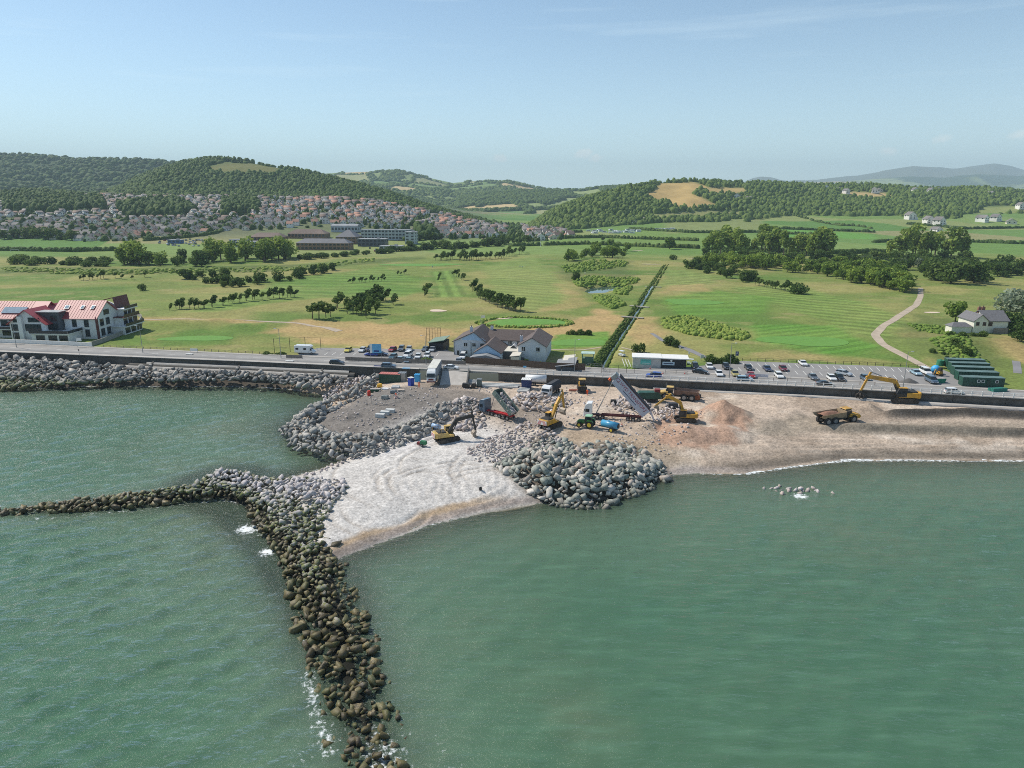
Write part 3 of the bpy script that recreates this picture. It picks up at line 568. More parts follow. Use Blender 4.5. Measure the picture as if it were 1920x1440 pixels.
def rocks(name, label, cat, pts, m, npart=300, group=None):
    """pts: array of x, y, z, size; the stones that show largest become parts, the rest one part of kind stuff"""
    pts = np.array(pts); c0 = pts[:, :3].mean(0); c0[2] = max(0, pts[:, 2].min())
    root = empty(name, tuple(c0), 0, label, cat, group)
    dist = np.sqrt((pts[:, 0]) ** 2 + pts[:, 1] ** 2 + (56 - pts[:, 2]) ** 2); show = pts[:, 3] / dist * np.where(pts[:, 2] > -.2, 1, .2)
    order = np.argsort(-show)
    bV = []; bF = []; off = 0
    for rank, i in enumerate(order):
        x, y, z, s = pts[i]; k = int(rng.integers(len(ROCKV)))
        e = (rng.uniform(-.8, .8), rng.uniform(-.8, .8), rng.uniform(0, 6.28)); sc = s * np.array([rng.uniform(.9, 1.25), rng.uniform(.7, 1.05), rng.uniform(.7, 1.1)])
        if rank < npart:
            key = (k, m.name)
            if key not in ROCKME: ROCKME[key] = fastmesh('rock', ROCKV[k][0], ROCKV[k][1], [m])
            o = bpy.data.objects.new('rock', ROCKME[key]); o.location = (x - c0[0], y - c0[1], z - c0[2]); o.rotation_euler = e; o.scale = sc; link(o, root)
        else:
            M = np.array(Matrix.Rotation(e[2], 3, 'Z') @ Matrix.Rotation(e[1], 3, 'Y') @ Matrix.Rotation(e[0], 3, 'X'))
            V, Fk = ROCKV[k]; bV.append((V * sc) @ M.T + np.array([x, y, z]) - c0); bF.append(Fk + off); off += len(V)
    if bV: tag(mobj('loose_rock', fastmesh('loose_rock', np.concatenate(bV), np.concatenate(bF), [m]), root), kind='stuff')
    return root
def scatter(n, bx, spacing, ok):
    """dart throwing inside the box bx where ok(x, y) holds"""
    out = []; cell = {}; sp = spacing
    xs = rng.uniform(bx[0], bx[2], n); ys = rng.uniform(bx[1], bx[3], n); keep = ok(xs, ys)
    for a, b_ in zip(xs[keep], ys[keep]):
        i, j = int(a // sp), int(b_ // sp)
        if any((a - p[0]) ** 2 + (b_ - p[1]) ** 2 < sp * sp for di in (-1, 0, 1) for dj in (-1, 0, 1) for p in cell.get((i + di, j + dj), ())): continue
        cell.setdefault((i, j), []).append((a, b_)); out.append((a, b_))
    return np.array(out)
def bbox(pts, pad): q = np.array(pts); return (q[:, 0].min() - pad, q[:, 1].min() - pad, q[:, 0].max() + pad, q[:, 1].max() + pad)
def mound(p, hfun, s0, s1):
    x, y = p[:, 0], p[:, 1]; s = s0 * .7 + (s1 - s0 * .7) * rng.random(len(x)) ** 1.4 * np.where(rng.random(len(x)) < .14, 1.35, 1); return np.stack([x, y, hfun(x, y) + s * .15, s], 1)
# T-shaped groyne: the stem that runs seaward, and the arm
hw_s = lambda t: np.interp(t, [0, .2, .45, 1], [4, 5.0, 4.4, 4.7]); hw_a = lambda t: np.interp(t, [0, .2, .6, .85, 1], [1.4, 2.2, 3.1, 4.8, 6])
def f(x, y): d, t = dline(STEM, x, y); return (d + 1.4 * (vn(x * .35, y * .35, 91) - .5) < hw_s(t)) & (y > 50)
p = scatter(16000, bbox(STEM, 8), .62, f)
def hs(x, y):
    d, t = dline(STEM, x, y); w_ = hw_s(t)
    return np.interp(t, [0, .15, .4, .7, 1], [2.5, 2.3, 1.3, .4, -.15]) - np.maximum(0, d / w_ - .35) * np.interp(t, [0, .3, 1], [2.2, 1.9, 1.2]) + (vn(x * .8, y * .8, 93) - .5) * np.interp(t, [0, .4, 1], [.5, .8, 1.3])
rocks('rock_groyne', 'long groyne of weed-covered boulders running out to sea from the gravel spit', 'groyne', mound(p, hs, .42, .8), mGroyne)
def f(x, y): d, t = dline(ARM, x, y); return (d + 1.0 * (vn(x * .35, y * .35, 95) - .5) < hw_a(t)) & (dline(STEM, x, y)[0] > 3.0) | ((sdpoly(PP([(420, 905), (520, 892), (570, 898), (628, 940), (600, 985), (585, 1020), (560, 1010), (520, 960), (470, 930)], 2.2), x, y) > 0) & (dline(STEM, x, y)[0] > 1.5))
p = scatter(16000, bbox(ARM, 9), .7, f)
def ha(x, y):
    d, t = dline(ARM, x, y); w_ = hw_a(t); q = np.interp(t, [0, .12, .3, .6, 1], [-.45, .05, .8, 1.7, 2.9]) - np.maximum(0, d / w_ - .4) * 1.7 + (vn(x * .8, y * .8, 97) - .5) * .5
    return np.maximum(q, np.where(sdpoly(SPIT, x, y) > 0, foreshore(x, y) + .25, -9))
rocks('rock_groyne', 'low arm of dark mossy boulders curving out into the bay, pale at its shore end', 'groyne', mound(p, ha, .46, .82), mGroyne)
# boulder bund round the works platform
RING = PP([(705, 712), (672, 735), (625, 757), (580, 778), (562, 800), (600, 822), (650, 834), (700, 828), (760, 812), (800, 790), (850, 776), (880, 772)], 2.6)
hw_r = lambda t: np.interp(t, [0, .2, .45, .6, .8, 1], [3.6, 3.2, 5.2, 6.2, 3.4, 2.6])
def f(x, y): d, t = dline(RING, x, y); return d + 1.2 * (vn(x * .4, y * .4, 99) - .5) < hw_r(t)
p = scatter(16000, bbox(RING, 8), .84, f)
def hr(x, y): d, t = dline(RING, x, y); return np.maximum(np.interp(t, [0, .2, .5, .8, 1], [3.9, 4.0, 3.9, 4.2, 4.2]) - np.maximum(0, d / hw_r(t) - .1) * np.interp(t, [0, .5, 1], [2.4, 3.0, 1.4]) + (vn(x * .6, y * .6, 101) - .5) * .8, foreshore(x, y))
rocks('rock_bund', 'curved bund of grey armour boulders round the dark works platform', 'bund', mound(p, hr, .56, 1.05), mRing)
# the big stockpile by the water
PILE = PP([(925, 882), (960, 862), (1000, 832), (1040, 836), (1090, 850), (1180, 846), (1240, 868), (1265, 888), (1200, 918), (1140, 940), (1070, 945), (990, 925)], 1.2)
def f(x, y): return sdpoly(PILE, x, y) + 1.5 * (vn(x * .4, y * .4, 103) - .5) > 0
p = scatter(16000, bbox(PILE, 3), .8, f)
pk = [(P(1022, 878, 3), 9.0, 4.5), (P(1090, 890, 3), 9, 3.0), (P(1180, 880, 3), 8, 2.0)]
def hp(x, y):
    h = np.full_like(x, .3)
    for (cx, cy), r, hh in pk: h = np.maximum(h, hh * np.exp(-(np.hypot(x - cx, (y - cy)) / r) ** 2 * 1.3))
    return np.maximum(h * sst(-1, 5, sdpoly(PILE, x, y)) + (vn(x * .6, y * .6, 105) - .5) * .7, 0) + np.maximum(foreshore(x, y), -.4) * .85
rocks('rock_pile', 'tall stockpile of green-grey armour boulders at the water edge', 'rock pile', mound(p, hp, .58, 1.1), mPile)
# paler heaps of smaller stone
def heap(label, poly, z0, sp, s0, s1, hh, m, npart=300, nm='rubble_heap'):
    q = PP(poly, z0); p = scatter(9000, bbox(q, 2), sp, lambda x, y: sdpoly(q, x, y) + 1.2 * (vn(x * .5, y * .5, 107) - .5) > 0)
    return rocks(nm, label, 'rubble heap', mound(p, lambda x, y: foreshore(x, y) + hh * sst(-.5, 3.5, sdpoly(q, x, y)) + (vn(x * .7, y * .7, 109) - .5) * .4 * hh, s0, s1), m, npart)
heap('spread heap of pinkish rubble between the two chevron-backed excavators', [(875, 838), (920, 812), (990, 800), (1040, 815), (1060, 835), (1000, 838), (955, 862), (890, 856)], 3, .85, .32, .62, 1.0, mRub)
heap('heap of pale stone with scrap behind the tipping lorry', [(955, 755), (975, 738), (1030, 742), (1080, 752), (1040, 772), (985, 770)], 4.2, 1.0, .45, .85, 1.2, mRub, 120)
heap('heap of broken pale stone beside the lorry with the grey cab', [(845, 790), (850, 762), (885, 752), (915, 768), (905, 790), (870, 800)], 3.8, 1.05, .5, .95, 1.3, mRub, 120)
heap('low scatter of grey stone under the raised lettered trailer', [(1140, 762), (1160, 742), (1215, 752), (1230, 772), (1180, 782)], 4.3, 1.0, .4, .75, .7, mRub, 120)
heap('bank of white stone spilling towards the bay by the seawall steps', [(600, 728), (660, 705), (705, 702), (700, 718), (660, 735), (620, 742)], 3, 1.0, .45, .85, 1.0, mRub, 160)
heap('thin line of brown stones along the edge of the gravel spit', [(560, 893), (640, 862), (700, 838), (735, 826), (720, 845), (650, 870), (590, 893)], 1.2, 1.3, .3, .6, .2, mRub, 80)
heap('white stone heap beside the loading excavator and red gravel', [(1225, 772), (1250, 757), (1280, 758), (1278, 778), (1235, 785)], 4.5, .8, .3, .55, .9, mRub, 80)
# revetment under the seawall
REV = [(x, float(wallY(x)) - k) for x, k in ((-300, 1.5), (-172, 1.5), (-150, 2.5), (-122, 5.5), (-80, 5.6), (-52, 5.4))] + PP([(660, 734), (590, 743), (470, 730), (300, 729), (200, 728), (0, 735)], 0.) + [(-300, 208.)]
def f(x, y): return (sdpoly(REV, x, y) > 0) & (x > -230)
p = scatter(26000, bbox(REV, 1), .98, f)
def hv_(x, y): s = wallY(x) - y; return np.clip(4.5 - .17 * np.maximum(0, s - 2), .3, 4.2) + (vn(x * .6, y * .6, 111) - .5) * .7
rocks('rock_revetment', 'rubble slope of dark and pale boulders under the promenade wall', 'revetment', mound(p, hv_, .7, 1.25), mRev)
# stones awash off the right-hand beach, and strays near the spit
q = G(1490, 930, 0); pts = [(q.x + dx, q.y + dy, dz, s) for dx, dy, dz, s in ((0, 0, -.05, .7), (1.2, .5, .0, .8), (2.2, -.4, -.1, .6), (-1.4, -.3, -.2, .6), (3.0, .6, -.15, .5), (-3.2, -1.0, -.2, .5), (.6, -1.1, -.2, .55), (4.0, -.2, -.2, .5))] + [(q.x + rng.normal(0, 3.2), q.y + rng.normal(0, 1.2), rng.uniform(-.3, .0), rng.uniform(.35, .75)) for _ in range(20)]
rocks('rock_outcrop', 'few pale stones awash in the green water off the beach', 'rocks', pts, mRub)
for i, (px, py, s, lb) in enumerate(((1115 - 503, 1030, .7, 'single mossy boulder on the sand beside the groyne'), (650, 1063, .5, 'small dark boulder standing alone in the shallows by the groyne'))):
    q = G(px, py, 0); o = mobj('boulder', fastmesh('boulder', ROCKV[i][0], ROCKV[i][1], [mGroyne])); o.location = (q.x, q.y, max(q.z, -.2) + s * .3); o.scale = (s, s, s); tag(o, lb, 'boulder')
# loose stone strewn over the works
q_ = PP([(760, 735), (900, 722), (1300, 735), (1330, 790), (1240, 850), (1050, 840), (960, 800), (880, 800), (800, 790)], 3.8); bx = bbox(q_, 0); n = 2600; xs = rng.uniform(bx[0], bx[2], n); ys = rng.uniform(bx[1], bx[3], n); k = (sdpoly(q_, xs, ys) > 0) & (fbm(xs * .12, ys * .12, 300) > .47); xp = rng.uniform(-62, -20, 900); yp = rng.uniform(150, 205, 900); kp = (sdpoly(PLAT, xp, yp) > 0) & (fbm(xp * .15, yp * .15, 301) > .5); xs = np.concatenate([xs, xp]); ys = np.concatenate([ys, yp]); k = np.concatenate([k, kp]); xs, ys = xs[k], ys[k]; bV = []; bF = []; off = 0
zs = ground(xs, ys)
for i in range(len(xs)):
    V, Fk = ROCKV[i % 14]; s_ = rng.uniform(.08, .34) ** 1.0; an = rng.uniform(0, 6.28); M = np.array([[math.cos(an), -math.sin(an), 0], [math.sin(an), math.cos(an), 0], [0, 0, 1]]); bV.append((V * s_) @ M.T + [xs[i], ys[i], zs[i] + s_ * .2]); bF.append(Fk + off); off += len(V)
tag(mobj('loose_stone', fastmesh('loose_stone', np.concatenate(bV), np.concatenate(bF), [mRub])), 'loose broken stone strewn over the works ground', 'stones', None, 'stuff')
# ================================================================== woods, trees, hedges, reeds
def leaf_material(name, c0, c1, c2):
    m, N, L, b = newmat(name); gn = N.new('ShaderNodeNewGeometry'); oi = N.new('ShaderNodeObjectInfo')
    f = noisen(N, L, .5, 4, gn.outputs['Position'])
    r = mth(N, L, 'ADD', mth(N, L, 'MULTIPLY', gn.outputs['Random Per Island'], .45), mth(N, L, 'ADD', mth(N, L, 'MULTIPLY', oi.outputs['Random'], .55), mth(N, L, 'MULTIPLY', mth(N, L, 'SUBTRACT', f, .35), .8)))
    L.new(rampn(N, L, r, [(.1, c0), (.5, c1), (.95, c2)]), b.inputs['Base Color']); b.inputs['Roughness'].default_value = .75; b.inputs['Specular IOR Level'].default_value = .2
    tl = N.new('ShaderNodeBsdfTranslucent'); L.new(b.inputs['Base Color'].links[0].from_socket, tl.inputs[0]); mx = N.new('ShaderNodeMixShader'); mx.inputs[0].default_value = .35
    L.new(b.outputs[0], mx.inputs[1]); L.new(tl.outputs[0], mx.inputs[2]); L.new(mx.outputs[0], N['Material Output'].inputs['Surface'])
    return m
mLeaf = leaf_material('leaf_green', S(76, 98, 40), S(108, 133, 55), S(153, 172, 76))
mPine = leaf_material('needle_green', S(58, 78, 40), S(82, 106, 53), S(116, 135, 69))
mDark = leaf_material('leaf_dark', S(58, 78, 38), S(79, 104, 47), S(108, 127, 62))
mSilver = leaf_material('leaf_silver', S(96, 110, 81), S(128, 141, 113), S(160, 170, 145))
mPop = leaf_material('leaf_poplar', S(87, 109, 45), S(124, 146, 65), S(167, 182, 91))
mReed = leaf_material('reed_green', S(98, 125, 55), S(127, 154, 69), S(169, 182, 91))
mWood = leaf_material('wood_canopy', S(63, 84, 39), S(92, 117, 52), S(128, 147, 72))
mBark = mat('bark', S(92, 78, 64), .9, scale=2, bump=.3)
def crown_mesh(seed, lobes, ncard, cs, flat=.55):
    """leaf clumps spread through a few overlapping lobes; lobes: (x, y, z, rx, ry, rz)"""
    r = np.random.default_rng(seed); vol = np.array([l[3] * l[4] * l[5] for l in lobes]) ** .67; cnt = np.maximum(8, (ncard * vol / vol.sum())).astype(int)
    P_ = []; Nn = []
    for l, n in zip(lobes, cnt):
        d = r.normal(size=(n, 3)); d /= np.linalg.norm(d, axis=1)[:, None]; rad = r.uniform(.55, 1.06, n) ** .6
        P_.append(d * rad[:, None] * np.array(l[3:6]) + np.array(l[:3])); Nn.append(d)
    p = np.concatenate(P_); d = np.concatenate(Nn) * flat + r.normal(size=(len(p), 3)) * .45; d /= np.linalg.norm(d, axis=1)[:, None]
    k = len(p); t = np.cross(d, r.normal(size=(k, 3))); t /= np.linalg.norm(t, axis=1)[:, None]; bt = np.cross(d, t)
    s = cs * r.uniform(.6, 1.4, k)[:, None]
    ang = [(1, .15), (.25, 1), (-.9, .4), (-.5, -.85), (.6, -.75)]
    V = np.stack([p + t * s * a * r.uniform(.75, 1.25, (k, 1)) + bt * s * b_ * r.uniform(.75, 1.25, (k, 1)) + d * s * r.uniform(-.25, .25, (k, 1)) for a, b_ in ang], 1).reshape(-1, 3)
    F = np.arange(k * 5).reshape(k, 5); return V, F
def trunk_mesh(seed, h, r0, tips):
    mb = MB(); r = random.Random(seed); mid = (r.uniform(-.2, .2), r.uniform(-.2, .2), h * .55)
    mb.cyl((0, 0, -.35), mid, r0, r0 * .7, 6); mb.cyl(mid, (mid[0] * 1.6, mid[1], h), r0 * .7, r0 * .4, 6)
    for t in tips: mb.cyl((mid[0], mid[1], mid[2] * r.uniform(.9, 1.2)), t, r0 * .42, r0 * .16, 5)
    return mb.mesh('trunk', mBark)
TREE = {}
def define(kind, nvar, maker, lm):
    TREE[kind] = []
    for k in range(nvar):
        lobes, ncard, cs, th, tr = maker(random.Random(hash(kind) % 1000 * 0 + sum(map(ord, kind)) + k * 31))
        V, F = crown_mesh(k * 7 + sum(map(ord, kind)), lobes, ncard, cs)
        cm = fastmesh('crown', V, F, [lm]); tm = trunk_mesh(k, th, tr, [(l[0] * .8, l[1] * .8, l[2]) for l in lobes[:5]]) if tr else None
        TREE[kind].append((cm, tm))
def lob(r, n, R_, zc, zr, sz, sq=.8): return [(r.uniform(-R_, R_), r.uniform(-R_, R_), zc + r.uniform(-zr, zr), sz * r.uniform(.75, 1.2), sz * r.uniform(.75, 1.2), sz * sq * r.uniform(.75, 1.2)) for _ in range(n)]
# unit trees are 1 m tall in proportion; they are scaled to size where they stand (built at 10 m)
define('broad', 5, lambda r: (lob(r, 10, 2.5, 5.2, 2.4, 2.1) + [(0, 0, 5.2, 2.9, 2.9, 3.2)], 680, .48, 5, .32), mLeaf)
define('dark', 4, lambda r: (lob(r, 9, 2.7, 4.8, 2.6, 2.2) + [(0, 0, 4.2, 3, 3, 3.4)], 700, .48, 5, .32), mDark)
define('wind', 5, lambda r: ([(1.0 + i * .6 + r.uniform(-.5, .5), r.uniform(-1.2, 1.2), 5.5 + i * 1.0 + r.uniform(-.5, .7), 1.9, 1.8, 1.25) for i in range(4)] + lob(r, 3, 1.7, 5.4, 1.3, 1.5, .7), 420, .45, 5.6, .28), mPine)
define('pop', 4, lambda r: (lob(r, 9, 1.3, 6.0, 3.0, 1.35, 1.3), 560, .36, 8, .25), mPop)
define('bush', 4, lambda r: (lob(r, 7, 2.7, 3.6, 1.5, 3.0, .9) + [(0, 0, 3.2, 4.4, 4.4, 4.2)], 640, .52, 3, 0), mDark)
define('silver', 2, lambda r: (lob(r, 8, 2.8, 5.2, 2.2, 2.4), 620, .46, 4, .3), mSilver)
define('willow', 3, lambda r: (lob(r, 10, 2.0, 5.4, 2.8, 2.0, 1.0), 640, .46, 4.5, .35), mPop)
NT = {}
NAMES = {'wind': ('pine_tree', 'pine tree'), 'broad': ('broadleaf_tree', 'broadleaf tree'), 'dark': ('thicket_tree', 'thicket tree'), 'pop': ('poplar_tree', 'poplar'), 'silver': ('silver_tree', 'silver tree'), 'willow': ('willow_tree', 'willow')}
def tree(kind, pos, h, label, group, cat='tree', nm='tree', wide=1.0, var=None):
    if nm == 'tree' and kind in NAMES: nm, cat = NAMES[kind]
    v = random.randrange(len(TREE[kind])) if var is None else var % len(TREE[kind]); cm, tm = TREE[kind][v]; s = h / 10.0
    o = empty(nm, pos, random.uniform(-.35, .35) if kind == 'wind' else random.uniform(0, 6.28), label, cat, group)
    for nme, me in (('crown', cm), ('trunk', tm)):
        if me is None: continue
        c = mobj(nme, me, o); c.scale = (s * wide, s * wide, s)
    NT[kind] = NT.get(kind, 0) + 1; return o
def sized(h, h0, h1): f = (h - h0) / max(h1 - h0, .01); return 'shorter ' if f < .33 else ('' if f < .67 else 'taller ')
def row(kind, pts, n, h0, h1, label, group, jit=4, cat='tree', nm='tree', wide=(.9, 1.15), zoff=0):
    """n trees with their feet along a line of photograph points, jittered on the ground"""
    pts = np.array(pts, float); seg = np.hypot(*np.diff(pts, axis=0).T); cum = np.concatenate([[0], np.cumsum(seg)])
    for i in range(n):
        t = (i + random.uniform(.1, .9)) / n * cum[-1]; px = np.interp(t, cum, pts[:, 0]) + random.uniform(-jit, jit); py = np.interp(t, cum, pts[:, 1]) + random.uniform(-jit * .35, jit * .35)
        q = G(px, py, 5); h = random.uniform(h0 * .82, h1 * 1.12); tree(kind, (q.x, q.y, q.z - .1), h, sized(h, h0, h1) + label, group, cat, nm, random.uniform(*wide))
def blob(kind, poly, n, h0, h1, label, group, cat='tree', nm='tree', wide=(.9, 1.2)):
    a = np.array(poly, float); k = 0; it = 0
    while k < n and it < 4000:
        it += 1; px = random.uniform(a[:, 0].min(), a[:, 0].max()); py = random.uniform(a[:, 1].min(), a[:, 1].max())
        if sdpoly(poly, np.array([px]), np.array([py]))[0] < 0: continue
        q = G(px, py, 5); h = random.uniform(h0 * .82, h1 * 1.12); tree(kind, (q.x, q.y, q.z - .1), h, sized(h, h0, h1) + label, group, cat, nm, random.uniform(*wide)); k += 1
# -- on the course
g1 = 'small trees planted along the fairways'
row('wind', [(318, 582), (400, 576), (460, 564), (560, 556)], 30, 4.0, 6.0, 'windswept pine in the diagonal row behind the apartment block', g1)
blob('wind', [(575, 598), (620, 592), (640, 570), (735, 560), (740, 580), (690, 596)], 34, 5.5, 7.8, 'windswept pine in the dense clump left of the flat green', 'pines of the middle clump')
blob('dark', [(325, 522), (400, 515), (480, 530), (600, 510), (640, 505), (560, 525), (430, 540)], 30, 4.5, 7.5, 'dark bushy tree in the long thicket across the fairway', 'trees of the long thicket')
row('wind', [(148, 526), (200, 522)], 7, 3.8, 5.4, 'spreading tree in the short group by the first fairway', g1, 3)
row('wind', [(648, 532), (725, 526)], 11, 3.0, 4.2, 'sapling in the thin row on pale grass', 'sapling row', 2)
row('wind', [(818, 487), (880, 488), (940, 484), (985, 472)], 42, 5.5, 8.0, 'pine in the long dark belt in the middle of the course', 'pines of the far belt', 5)
row('wind', [(884, 540), (900, 560), (930, 575), (975, 586)], 28, 4.5, 6.5, 'dark pine in the tight row slanting towards the clubhouse green', 'pines of the slanting row', 4)
row('wind', [(850, 517), (872, 528)], 5, 3.5, 5, 'low pine at the head of the slanting row', g1, 3)
row('wind', [(796, 559), (800, 548)], 3, 5, 6.5, 'lone upright pine pair left of the striped fairway', g1, 2)
row('wind', [(818, 530), (824, 520)], 3, 3, 4.2, 'dark pine above the striped fairway', g1, 2)
row('wind', [(740, 517), (765, 513)], 3, 3, 4, 'young sapling alone on the upper fairway', g1, 2)
blob('broad', [(1058, 482), (1100, 472), (1190, 470), (1190, 482), (1120, 490), (1065, 492)], 26, 6, 10, 'rounded tree in the copse beyond the pond', 'trees of the pond copse')
tree('bush', tuple(G(268, 545)), 5.2, 'single round dark bush alone on the left fairway', None, 'bush', 'bush')
tree('bush', tuple(G(1495, 551)), 8.5, 'very large domed bush at the end of the tree row', None, 'bush', 'bush', 1.25)
tree('broad', tuple(G(1255, 467)), 13, 'solitary round tree beside the field hedge', None, 'tree', 'tree', 1.25)
tree('bush', tuple(G(1262, 487)), 6, 'round bush at the head of the ditch', None, 'bush', 'bush')
tree('dark', tuple(G(1079, 526)), 6.5, 'lone dark tree on the bank behind the pond', None)
tree('broad', tuple(G(1145, 462)), 9, 'isolated tree in the pasture past the copse', None)
tree('bush', tuple(G(1130, 450)), 6, 'isolated round bush far out in the pasture', None, 'bush', 'bush')
# -- woods on the right
blob('dark', [(1270, 502), (1330, 498), (1420, 522), (1400, 530), (1330, 520)], 26, 5.5, 8, 'rounded tree in the belt beside the striped fairway', 'trees of the near right belt')
row('wind', [(1415, 535), (1478, 546)], 13, 4.2, 5.6, 'low pine in the row leading up to the large bush', 'row before the large bush', 3)
blob('broad', [(1300, 490), (1420, 494), (1560, 500), (1660, 512), (1720, 535), (1700, 550), (1620, 535), (1520, 515), (1420, 505), (1310, 500)], 170, 6.5, 10.5, 'leafy tree in the thick wood by the dirt track', 'trees of the right-hand wood')
blob('dark', [(1560, 490), (1760, 492), (1840, 505), (1740, 520), (1620, 510)], 62, 7, 11, 'dark tree at the back of the thick wood', 'trees at the back of the wood')
row('silver', [(1615, 500), (1660, 503), (1760, 505)], 5, 8, 11, 'silvery-leaved tree showing pale among the dark wood', 'silver trees in the wood', 8)
blob('dark', [(1745, 520), (1830, 515), (1835, 532), (1760, 538)], 5, 13, 17, 'towering dark tree at the corner of the wood', 'tall dark trees at the wood corner', wide=(1.1, 1.4))
row('pop', [(1315, 476), (1340, 474), (1380, 476), (1440, 474), (1500, 478), (1560, 482)], 26, 17, 24, 'poplar in the long shelter belt across the fields', 'poplars of the shelter belt', 8, wide=(1.0, 1.5))
row('pop', [(1670, 482), (1710, 480), (1760, 480), (1810, 484)], 15, 18, 25, 'poplar in the group beside the farm fields', 'poplars by the farm', 6, wide=(1.0, 1.4))
row('dark', [(1320, 482), (1450, 486), (1600, 488), (1820, 490)], 34, 6, 10, 'dark understorey tree at the foot of the poplars', 'understorey of the shelter belt', 6, wide=(1.0, 1.4))
blob('dark', [(1835, 505), (1925, 500), (1960, 520), (1850, 520)], 16, 7, 11, 'dark tree in the copse above the white cottage', 'copse above the cottage')
# -- the cottage garden
tree('broad', tuple(G(1791, 603)), 9.5, 'round green tree left of the white cottage', None, 'tree', 'tree', 1.05)
for a, b_, h in ((1890, 596, 12), (1915, 590, 13), (1935, 600, 12)): tree('silver', tuple(G(a, b_)), h, 'big silvery tree behind the white cottage', 'silver trees behind the cottage', 'tree', 'tree', 1.2)
for a, b_, h in ((1895, 622, 8), (1915, 640, 7), (1925, 622, 9)): tree('dark', tuple(G(a, b_)), h, 'dark shrubby tree at the right of the cottage garden', 'shrubs beside the cottage', 'tree', 'tree', 1.2)
row('bush', [(1780, 632), (1850, 632)], 9, 1.8, 3.0, 'low hedge bush in front of the white cottage', 'cottage hedge bushes', 3, 'bush', 'bush')
row('bush', [(1788, 642), (1802, 655), (1815, 668)], 6, 2.0, 3.4, 'wild bush on the bank below the cottage', 'bushes below the cottage', 4, 'bush', 'bush')
row('bush', [(1735, 655), (1770, 668), (1850, 690)], 9, 1.0, 2.0, 'low scrub on the rough grass by the dirt track', 'scrub by the track', 8, 'bush', 'bush')
# -- by the starter hut and clubhouse
for a, b_, h in ((1191, 660, 5), (1203, 661, 5.4)): tree('bush', tuple(G(a, b_)), h * .8, 'upright conifer bush behind the black and white hut', 'conifers behind the hut', 'bush', 'bush', .62)
for a, b_, h in ((1255, 647, 4.6), (1266, 651, 3.6)): tree('bush', tuple(G(a, b_)), h, 'dark bush beside the tarmac golf path', 'bushes by the golf path', 'bush', 'bush', .85)
for a, b_, h in ((1333, 683, 4.2), (1345, 684, 3.2), (1357, 684, 3.4), (1368, 682, 4.4), (1374, 684, 3.6)): tree('bush', tuple(G(a, b_)), h, 'shrub in the island bed at the car park corner', 'shrubs of the car park bed', 'bush', 'bush', .9)
for a, b_ in ((1263, 689), (1279, 690)): tree('bush', tuple(G(a, b_)), 2.2, 'clipped shrub under the black hut wall', 'shrubs under the hut', 'bush', 'bush', 1.1)
row('bush', [(1062, 627), (1108, 628)], 9, 1.8, 2.8, 'grey-green shrub in the small bed on the practice lawn', 'shrub bed on the lawn', 2, 'bush', 'bush')
tree('bush', tuple(G(797, 681)), 2.4, 'low green bush at the foot of the lamp post by the car park', None, 'bush', 'bush', 1.7)
row('bush', [(492, 667), (530, 668)], 5, 1.4, 2.0, 'scrubby bush with yellow tips beside the camper van', 'scrub by the camper van', 2, 'bush', 'bush', (1.1, 1.5))
for a, b_ in ((913, 678), (985, 682), (1015, 687), (1040, 689)): tree('bush', tuple(G(a, b_)), 2.0, 'garden bush behind the brown road fence', 'bushes behind the brown fence', 'bush', 'bush', 1.2)
# -- belts on the left
blob('bush', [(0, 500), (130, 502), (200, 500), (200, 492), (60, 488), (0, 488)], 24, 5, 8.5, 'dense willow scrub along the far left of the course', 'scrub belt on the left', 'bush', 'bush', (1.1, 1.5))
blob('willow', [(225, 500), (300, 502), (310, 496), (230, 492)], 9, 13, 18, 'full willow in the belt before the school', 'tall willows before the school', wide=(1.0, 1.3))
blob('willow', [(375, 494), (480, 494), (570, 486), (560, 480), (400, 484)], 24, 13, 19, 'pale-leaved tree screening the school', 'tall screen before the school', wide=(.9, 1.2))
blob('dark', [(290, 500), (380, 500), (380, 492), (300, 492)], 10, 8, 12, 'dark tree between the two willow groups', 'dark trees between willows')
row('bush', [(560, 486), (640, 480), (700, 476), (790, 468)], 28, 4.5, 7.5, 'dense bush in the hedge below the school', 'hedge bushes below the school', 5, 'bush', 'bush', (1.1, 1.5))
row('dark', [(770, 468), (860, 466), (930, 460), (1000, 452)], 34, 6, 10, 'hedgerow tree along the edge of the estate', 'hedgerow by the estate', 6, wide=(1.1, 1.5))
row('dark', [(10, 448), (70, 446), (75, 447), (100, 447), (135, 452)], 9, 11, 15, 'broad tree at the edge of the playing field', 'trees round the playing field', 6, wide=(1.0, 1.3))
row('dark', [(760, 452), (800, 450), (830, 446)], 8, 9, 14, 'dark round tree beside the school tower block', 'trees beside the school', 5, wide=(1.1, 1.4))
row('wind', [(210, 520), (232, 525), (275, 520)], 4, 2.5, 4.5, 'sparse young tree on the left fairway', g1, 4)
